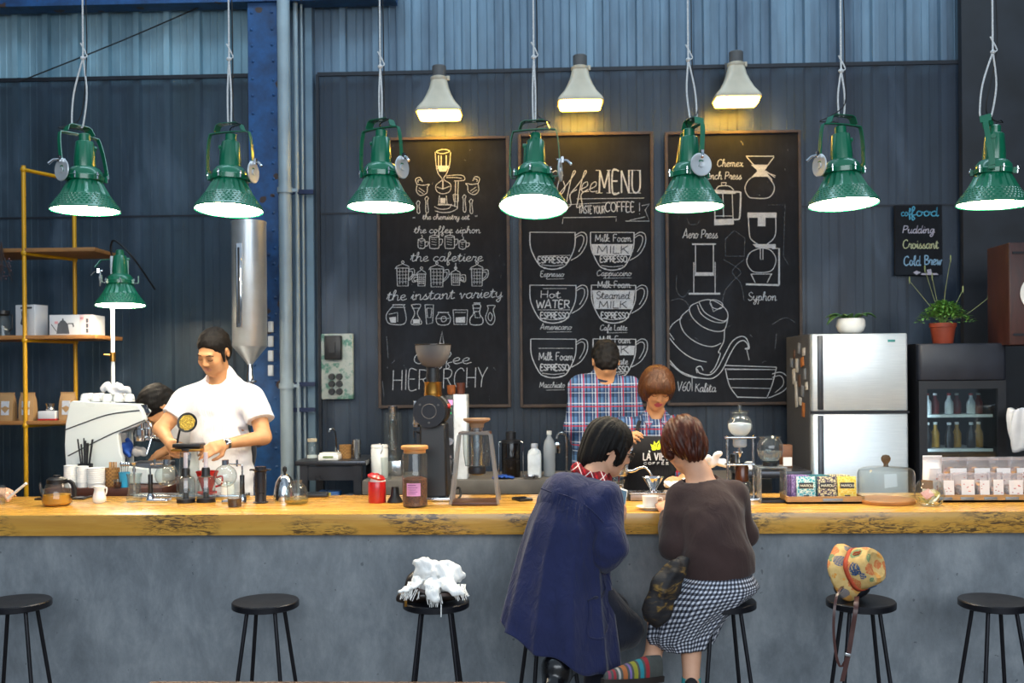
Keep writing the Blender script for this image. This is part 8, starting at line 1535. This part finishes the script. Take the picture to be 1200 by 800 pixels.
# shoes
M_shg = mat('shoe_grey', '#474a47', .8, 0, 30, .15); M_sole = mat('shoe_sole', '#2a211e', .7)
def shoe(heel, toe, h, colors, name='shoe'):
    heel, toe = Vector(heel)-o0, Vector(toe)-o0; f = (toe-heel); L = f.length; f.normalize(); r = f.cross(Vector((0, 0, 1))).normalized(); u = r.cross(f); b = MB(); n = 22; vs_ = []; m = 29; mi = []
    for i in range(m):
        t = i/(m-1); wd = .036*(math.sin(PI*min(1, .18+t*.8)))**.55*(1.0 if t < .96 else .8); hh = h*(1 if t < .25 else max(.34, 1-.95*(t-.25)))*(.6 if t > .985 else 1)
        for j in range(n):
            a = 2*PI*j/n; x = wd*math.cos(a); z = max(-.004, hh*(math.sin(a))) if math.sin(a) > 0 else .012*math.sin(a)
            vs_.append(heel+f*(L*t)+r*x+u*(z+.012))
    for i in range(m-1):
        for j in range(n): b.add([], []); b.f.append((i*n+j, i*n+(j+1) % n, (i+1)*n+(j+1) % n, (i+1)*n+j)); b.m.append(colors[i % len(colors)] if len(colors) > 1 and 2 <= i < m-2 else 0)
    b.v = [tuple(p) for p in vs_]; b.f += [tuple(range(n))[::-1], tuple((m-1)*n+j for j in range(n))]; b.m += [0, 0]
    mats = [M_shg]+[mat('stripe_'+nm, c, .8, 0, 40, .1) for nm, c in (('red', '#94282f'), ('teal', '#24808d'), ('lime', '#8f8d2c'), ('violet', '#75619c'), ('orange', '#a35f32'), ('white', '#a8a39c'), ('pink', '#8c3c52'))] if len(colors) > 1 else [mat('sock_shoe_dark', '#26272c', .7)]
    sh = b.build(name, mats, o, smooth=50); b = MB()
    vs_ = []
    for i in range(m):
        t = i/(m-1); wd = .041*(math.sin(PI*min(1, .18+t*.8)))**.5
        for sx, sz in ((-1, .01), (1, .01), (1, -.014), (-1, -.014)): vs_.append(heel+f*(L*(t*1.05-.02))+r*sx*wd+u*sz)
    b.add(vs_, [(i*4+j, i*4+(j+1) % 4, (i+1)*4+(j+1) % 4, (i+1)*4+j) for i in range(m-1) for j in range(4)]+[(3, 2, 1, 0), tuple((m-1)*4+j for j in range(4))]); b.build('sole', M_sole, sh)
shoe(A3(771, 793, 4.14), A3(708, 798, 3.93), .078, [0]*8+[1, 1, 0, 2, 2, 0, 3, 3, 0, 4, 0, 5, 5, 0, 6, 0, 1, 0, 7, 7, 0])
shoe(A3(812, 812, 4.18), A3(806, 826, 3.98), .07, [0])
b = MB(); p1 = Vector(aR)-o0; b.lathe([(.040, -.05), (.041, -.02), (.039, .006), (.034, .006)], p1+Vector((0, 0, -.01)), 20); b.build('sock', mat('teal_sock', '#2f8f93', .9), o)
# bag in her lap
g = G('dark_gold_cloth'); v = g.co((3, 3, 9), (0, .6, 0)); f = g.noise(v, 3, 4, .6, 1); M_dgold = g.end(g.bsdf(g.ramp(f, [(.42, lin('#121015')), (.55, lin('#241c16')), (.66, lin('#7d5f28'))]), .7, 0, g.bump(f, .4)))
lp = A3(775, 690, 4.16); t = thing('lap_bag', 'black and gold cloth bag lying in the gingham skirt wearer\'s lap', 'bag', lp); B = Field(lp-.24, lp+.24, .006); B.chain([A3(801, 655, 4.18), A3(788, 670, 4.11), A3(776, 690, 4.08), A3(769, 712, 4.07), A3(770, 728, 4.09)], [.020, .036, .046, .046, .030], .03, (1, .55, 1)); [B.chain([A3(803+d*.3, 655, 4.15), A3(789+d*.8, 672, 4.075-abs(d)*-.002), A3(776+d, 694, 4.045+abs(d)*.003), A3(770+d, 722, 4.05+abs(d)*.003)], [.008, .012, .013, .010], .008) for d in (-9, -4, 1, 6, 11)]; B.wrinkle(.004, 60, 52); B.mesh('bag_cloth', M_dgold, t)
# ---- dark bag and white scarf on the third stool
P = at(508, 704, YST); t = thing('handbag', 'dark leather bag under the white scarf on the third stool', 'bag', (P.x, YST, ZSEAT)); M_bagl = mat('dark_leather', '#231b18', .35, 0, 14, .3, .3, 25, coat=.2)
B = Field((P.x-.2, YST-.16, ZSEAT-.03), (P.x+.2, YST+.17, ZSEAT+.2), .006); c0 = np.array((P.x, YST, ZSEAT)); B.ell(c0+(-.01, 0, .036), (.135, .105, .036), None, .02); B.ell(c0+(-.05, .02, .075), (.075, .07, .045), None, .03); B.cone(c0+(.05, -.02, .03), c0+(.125, -.02, .022), .03, .02, .02); B.cone(c0+(-.06, -.05, .03), c0+(-.13, -.05, .02), .028, .02, .02); B.wrinkle(.005, 60, 61); B.cut((0, 0, ZSEAT+.001), (0, 0, -1)); B.mesh('bag_body', M_bagl, t)
b = MB(); b.band(spline([(-.12, -.07, .05), (-.06, -.11, .07), (.02, -.115, .05), (.1, -.09, .045), (.13, -.05, .03)], 5), .014, .004, (0, .3, 1)); b.build('strap', mat('brown_strap', '#3a241b', .5), t); b = MB(); b.rbox((-.105, -.10, .02), (.012, .006, .05), .002, (.1, 0, .2)); b.rbox((-.12, -.10, .055), (.02, .008, .016), .003); b.build('buckle', M_bronze, t)
P2 = at(507, 690, YST-.02); t = thing('white_scarf', 'white fringed scarf heaped over the dark bag', 'scarf', (P2.x, YST-.02, ZSEAT+.06)); M_scarf = clothmat('white_wool', '#ecebe8', .95, 260, 14, .05, .4)
c0 = np.array((P2.x, YST-.02, ZSEAT+.06)); B = Field(c0-(.22, .2, .09), c0+(.22, .2, .2), .0045)
for (dx, dy, dz, r0) in ((-.03, .0, .06, .05), (.02, .01, .035, .055), (.065, .01, .045, .045), (.0, -.02, .015, .055), (.05, -.02, .015, .05)): B.ell(c0+(dx, dy, dz), (r0, r0*.9, r0*.8), None, .02)
rs = np.random.RandomState(17)
for i in range(26):
    th, ph = rs.uniform(0, 2*PI), rs.uniform(-.2, 1.3); d1, d2 = rs.normal()*.5, rs.normal()*.35; S3 = lambda a_, b_: c0+(.015, 0, .04)+np.array((.085*math.cos(a_)*math.cos(b_), .062*math.sin(a_)*math.cos(b_), .058*math.sin(b_)+.012*math.sin(3*a_)))
    B.chain([S3(th-d1, ph-d2), S3(th, ph), S3(th+d1, ph+d2)], [.009, .015, .009], .012)
for q in ((-.05, .0, .098), (-.03, -.01, .085), (.08, .0, .078), (.1, -.01, .06)): B.ell(c0+np.array(q), (.034, .03, .03), rot(.4, .6, .3), .02)
for (x0, x1, z1) in ((-.05, -.105, -.012), (0, .015, -.045), (.06, .12, -.02)):
    for k in range(4): B.chain([c0+(x0+.012*(k-1.5), -.06, .045), c0+((x0+x1)/2+.014*(k-1.5), -.10, .022), c0+(x1+.013*(k-1.5), -.125, z1+.022)], [.013, .010, .0075], .006)
B.wrinkle(.006, 60, 71); B.wrinkle(.0035, 130, 72); B.mesh('scarf_folds', M_scarf, t)
random.seed(31); b = MB(); lo = Vector(t.location)
for (ax, ay, n_, dx, dz) in ((484, 696, 26, -6, 12), (508, 703, 30, 2, 13), (539, 699, 24, 5, 9)):
    for k in range(n_):
        s0 = Vector(at(ax+random.uniform(-7, 8), ay-10, YST-.10))-lo; e0 = s0+Vector(((dx*.7+random.uniform(-4, 4))*mpp(YST), -.02+random.uniform(-.015, .01), -(dz+random.uniform(-3, 4))*mpp(YST))); b.tube([s0+Vector((0, .03, .01)), s0, (s0+e0)/2+Vector((random.uniform(-.006, .006), -.004, .002)), e0], .0016, 5, smooth=3)
for px in (517,): s0 = Vector(at(px, 708, YST-.15))-lo; b.tube([s0, s0+Vector((0, -.01, -.05))], .0025, 5)
q = b.build('fringe', M_scarf, t); 
# ---- hat and leather strap on the sixth stool
Ph = at(1007, 667, YST); t = thing('bucket_hat', 'patterned cream sun hat with orange band standing on the sixth stool', 'hat', Ph)
def hatmat():
    g = G('hat_print'); v = g.co(); f = g.noise(v, 40, 3); vo = g.n('TexVoronoi'); g.l(v, vo.inputs['Vector']); vo.inputs['Scale'].default_value = 19; vo.inputs['Randomness'].default_value = .8; sc_ = g.n('SeparateColor'); g.l(vo.outputs['Color'], sc_.inputs[0])
    m = g.math('LESS_THAN', g.math('ADD', vo.outputs['Distance'], g.math('MULTIPLY', f, .35)), .72); br = g.n('TexBrick'); g.l(g.co((1, 1, 1), (.4, .3, .5)), br.inputs['Vector']); br.inputs['Scale'].default_value = 60; br.inputs['Mortar Size'].default_value = .03
    col = g.ramp(sc_.outputs[0], [(.0, lin('#c2592b')), (.36, lin('#c2592b')), (.37, lin('#2d4a72')), (.58, lin('#2d4a72')), (.59, lin('#2f7a5a')), (.72, lin('#2f7a5a')), (.73, lin('#cf8a35'))], 'CONSTANT'); m2 = g.math('MULTIPLY', m, g.math('SUBTRACT', 1., br.outputs['Fac']))
    return g.end(g.bsdf(g.mix(m2, g.ramp(f, [(.3, lin('#bd9a5c')), (.7, lin('#d0b072'))]), col), .85, 0, g.bump(f, .2, .01)))
M_hat = hatmat(); k = mpp(YST); ax = Vector((.62, -.70, .34)).normalized(); q = ax.to_track_quat('Z', 'Y').to_matrix().to_4x4()
dent = lambda a, z: 1+.05*math.sin(2*a+.6)+.03*math.sin(5*a)
b = MB(); b.open_lathe([(34*k, -18*k), (33.6*k, -15*k), (29*k, -9*k), (24.6*k, -3*k)], (0, 0, 0), 64, q, flute=dent); h1 = b.build('brim', M_hat, t); md = h1.modifiers.new('s', 'SOLIDIFY'); md.thickness = .003
b = MB(); b.lathe([(24.6*k, -3*k), (24.4*k, 2*k), (23.4*k, 9*k), (22*k, 17*k), (19.5*k, 22*k), (15*k, 23.4*k), (8*k, 20.5*k), (0, 19*k)], (0, 0, 0), 64, q, flute=dent); b.build('crown', M_hat, t)
b = MB(); b.open_lathe([(25.2*k, -3*k), (25.0*k, 2.6*k)], (0, 0, 0), 64, q, flute=dent); h2 = b.build('hat_band', mat('orange_band', '#b5482a', .8, 0, 60, .2), t); md = h2.modifiers.new('s', 'SOLIDIFY'); md.thickness = .002
# printed numerals on the hat
def hatnum(txt, a0, zc, hgt, m, rad):
    b = MB(); cx = 0
    for ch in txt:
        A_, st = GL[ch]
        for s_ in st:
            pts = [Vector((x, y, 0)) for x, y in s_]; pts = spline(pts, 4) if len(pts) > 2 else pts; Q = []
            for p in pts: an = a0+(cx+p.x)*hgt*.55/(rad+1); z = zc+(p.y-.9)*hgt*.55; Rr = (24.2-.11*(z-2))*k*dent(an, 0)+.0016; Q.append(q @ Vector((Rr*math.cos(an), Rr*math.sin(an), z*k)))
            b.tube(Q, .0023, 6)
        cx += A_
    return b.build('printed_numeral', m, t)
M_hnavy = mat('hat_navy', '#2d4a72', .85)
bestA = max([i*2*PI/72 for i in range(72)], key=lambda a: -(q.to_3x3() @ Vector((math.cos(a), math.sin(a), 0))).y)
hatnum('18', bestA-.45, 11, 10, M_hnavy, 24); hatnum('18', bestA+.9, 12, 9, M_hnavy, 24); hatnum('10', bestA-1.5, 11, 9, mat('hat_rust', '#b5532a', .85), 24)
Pb = at(993, 700, YST); t = thing('shoulder_bag', 'dark bag with a hanging brown leather strap behind the patterned hat', 'bag', (Pb.x, YST+.03, ZSEAT)); lo = Vector(t.location)
c0 = np.array(lo); B = Field(c0-(.12, .14, .02), c0+(.16, .14, .16), .006); B.ell(c0+(.03, 0, .05), (.075, .06, .05), None, .02); B.cut((0, 0, ZSEAT+.001), (0, 0, -1)); B.wrinkle(.004, 60, 81); B.mesh('bag_body', M_blackm, t)
M_strap = mat('oxblood_strap', '#42211d', .4, 0, 20, .2)
L3 = lambda a, c, Y_: Vector(at(a, c, Y_))-lo
b = MB(); b.band(spline([L3(990, 684, YST-.02), L3(982, 695, YST-.12), L3(978, 712, YST-.16), L3(977, 740, YST-.165), L3(980, 768, YST-.165), L3(985, 781, YST-.165), L3(990, 775, YST-.17), L3(994, 765, YST-.172)], 5), .011, .003, (1, -.15, .1)); b.band(spline([L3(1004, 699, YST-.10), L3(1003, 712, YST-.165), L3(999, 738, YST-.168), L3(994, 768, YST-.17), L3(987, 798, YST-.17)], 5), .019, .004, (1, -.1, .15)); b.build('leather_strap', M_strap, t)
b = MB(); b.rbox(L3(993.5, 767, YST-.178), (.024, .006, .012), .002, (0, .25, 0)); b.build('strap_buckle', M_steel, t); b = MB(); b.tube([L3(984, 697, YST), L3(980, 680, YST+.02), L3(984, 660, YST+.04), L3(990, 672, YST+.06)], .004, smooth=4); b.build('thin_strap', M_black, t)
# ---- person at the left edge: only a hand reaches the picture
o = person('person', 'person cut off by the left edge, one hand on the bar holding a paper stick', (at(-70, 560, 5.5).x, 5.45, ZS))
w0 = A3(-8, 580, 5.12); e0 = A3(-52, 575, 5.40); s0 = A3(-62, 500, 5.5); hc = A3(-72, 440, 5.45); HD = Head(hc, rot(.3, .2, 0), 1.0); hip = A3(-75, 620, 5.52); ch = A3(-78, 520, 5.5)
B = Field((hc[0]-.36, 4.98, ZS-.01), (w0[0]+.14, 5.74, hc[2]+.16), .009); HD.build(B); B.chain([HD.w(0, .02, -.05), A3(-75, 475, 5.5)], [.05, .06], .03); B.cone(s0, s0+(-.28, 0, 0), .06, .06, .04); B.chain([ch, hip], [.14, .14], .05, (1, .7, 1)); B.chain([s0, e0, w0], [.052, .04, .026], .02); B.chain([s0+(-.28, 0, 0), s0+(-.3, -.05, -.28), s0+(-.26, -.12, -.5)], [.052, .04, .026], .02); hand(B, s0+(-.26, -.12, -.5), s0+(-.25, -.14, -.58), (.3, 0, 0), -1, .5); legs(B, hip, 5.52, ZS, .085)
hand(B, w0, A3(8, 573, 5.06), (.1, .25, -1), 1, .8, 1.0); B.mesh('body', [M_skin2, M_lip], o, lambda P: HD.lips(P)); HD.details(o, M_hblack)
B = Field(hc-.2, hc+.2, .007); HD.e(B, (0, .02, .042), (.082, .102, .09), .01); HD.e(B, (0, .055, -.02), (.07, .055, .07), .03); HD.e(B, (0, -.09, -.03), (.068, .06, .085), .012, True); B.mesh('hair', M_hblack, o)
B = Field((hc[0]-.38, 5.2, hip[2]-.1), (e0[0]+.12, 5.74, s0[2]+.12), .009); B.cone(s0, s0+(-.28, 0, 0), .062, .062, .04, g=.012); B.chain([ch, hip], [.145, .15], .05, (1, .74, 1), g=.012); B.cone(s0, e0, .06, .058, .03, g=.01); B.cone(s0+(-.28, 0, 0), s0+(-.3, -.05, -.28), .06, .058, .03, g=.01); B.cut(hip+(0, 0, -.05), (0, 0, -1)); B.mesh('shirt', clothmat('grey_shirt', '#7b828c'), o)
B = Field((hip[0]-.3, 5.3, ZS+.04), (hip[0]+.3, 5.8, hip[2]+.1), .01); legs(B, hip, 5.52, ZS, g=.012); B.cone(hip, hip+(0, 0, .04), .15, .15, .04, (1, .7, 1), g=.004); B.cut((0, 0, ZS+.07), (0, 0, -1)); B.mesh('trousers', M_jean, o)
a, c = Vector(at(9, 584, 5.0)), Vector(at(31, 566, 4.98)); t = thing('paper_stick', 'white paper stick held in the hand at the left edge', 'stick', a); b = MB(); b.cyl((0, 0, 0), c-a, .007, seg=14); b.build('paper_tube', M_paperw, t)
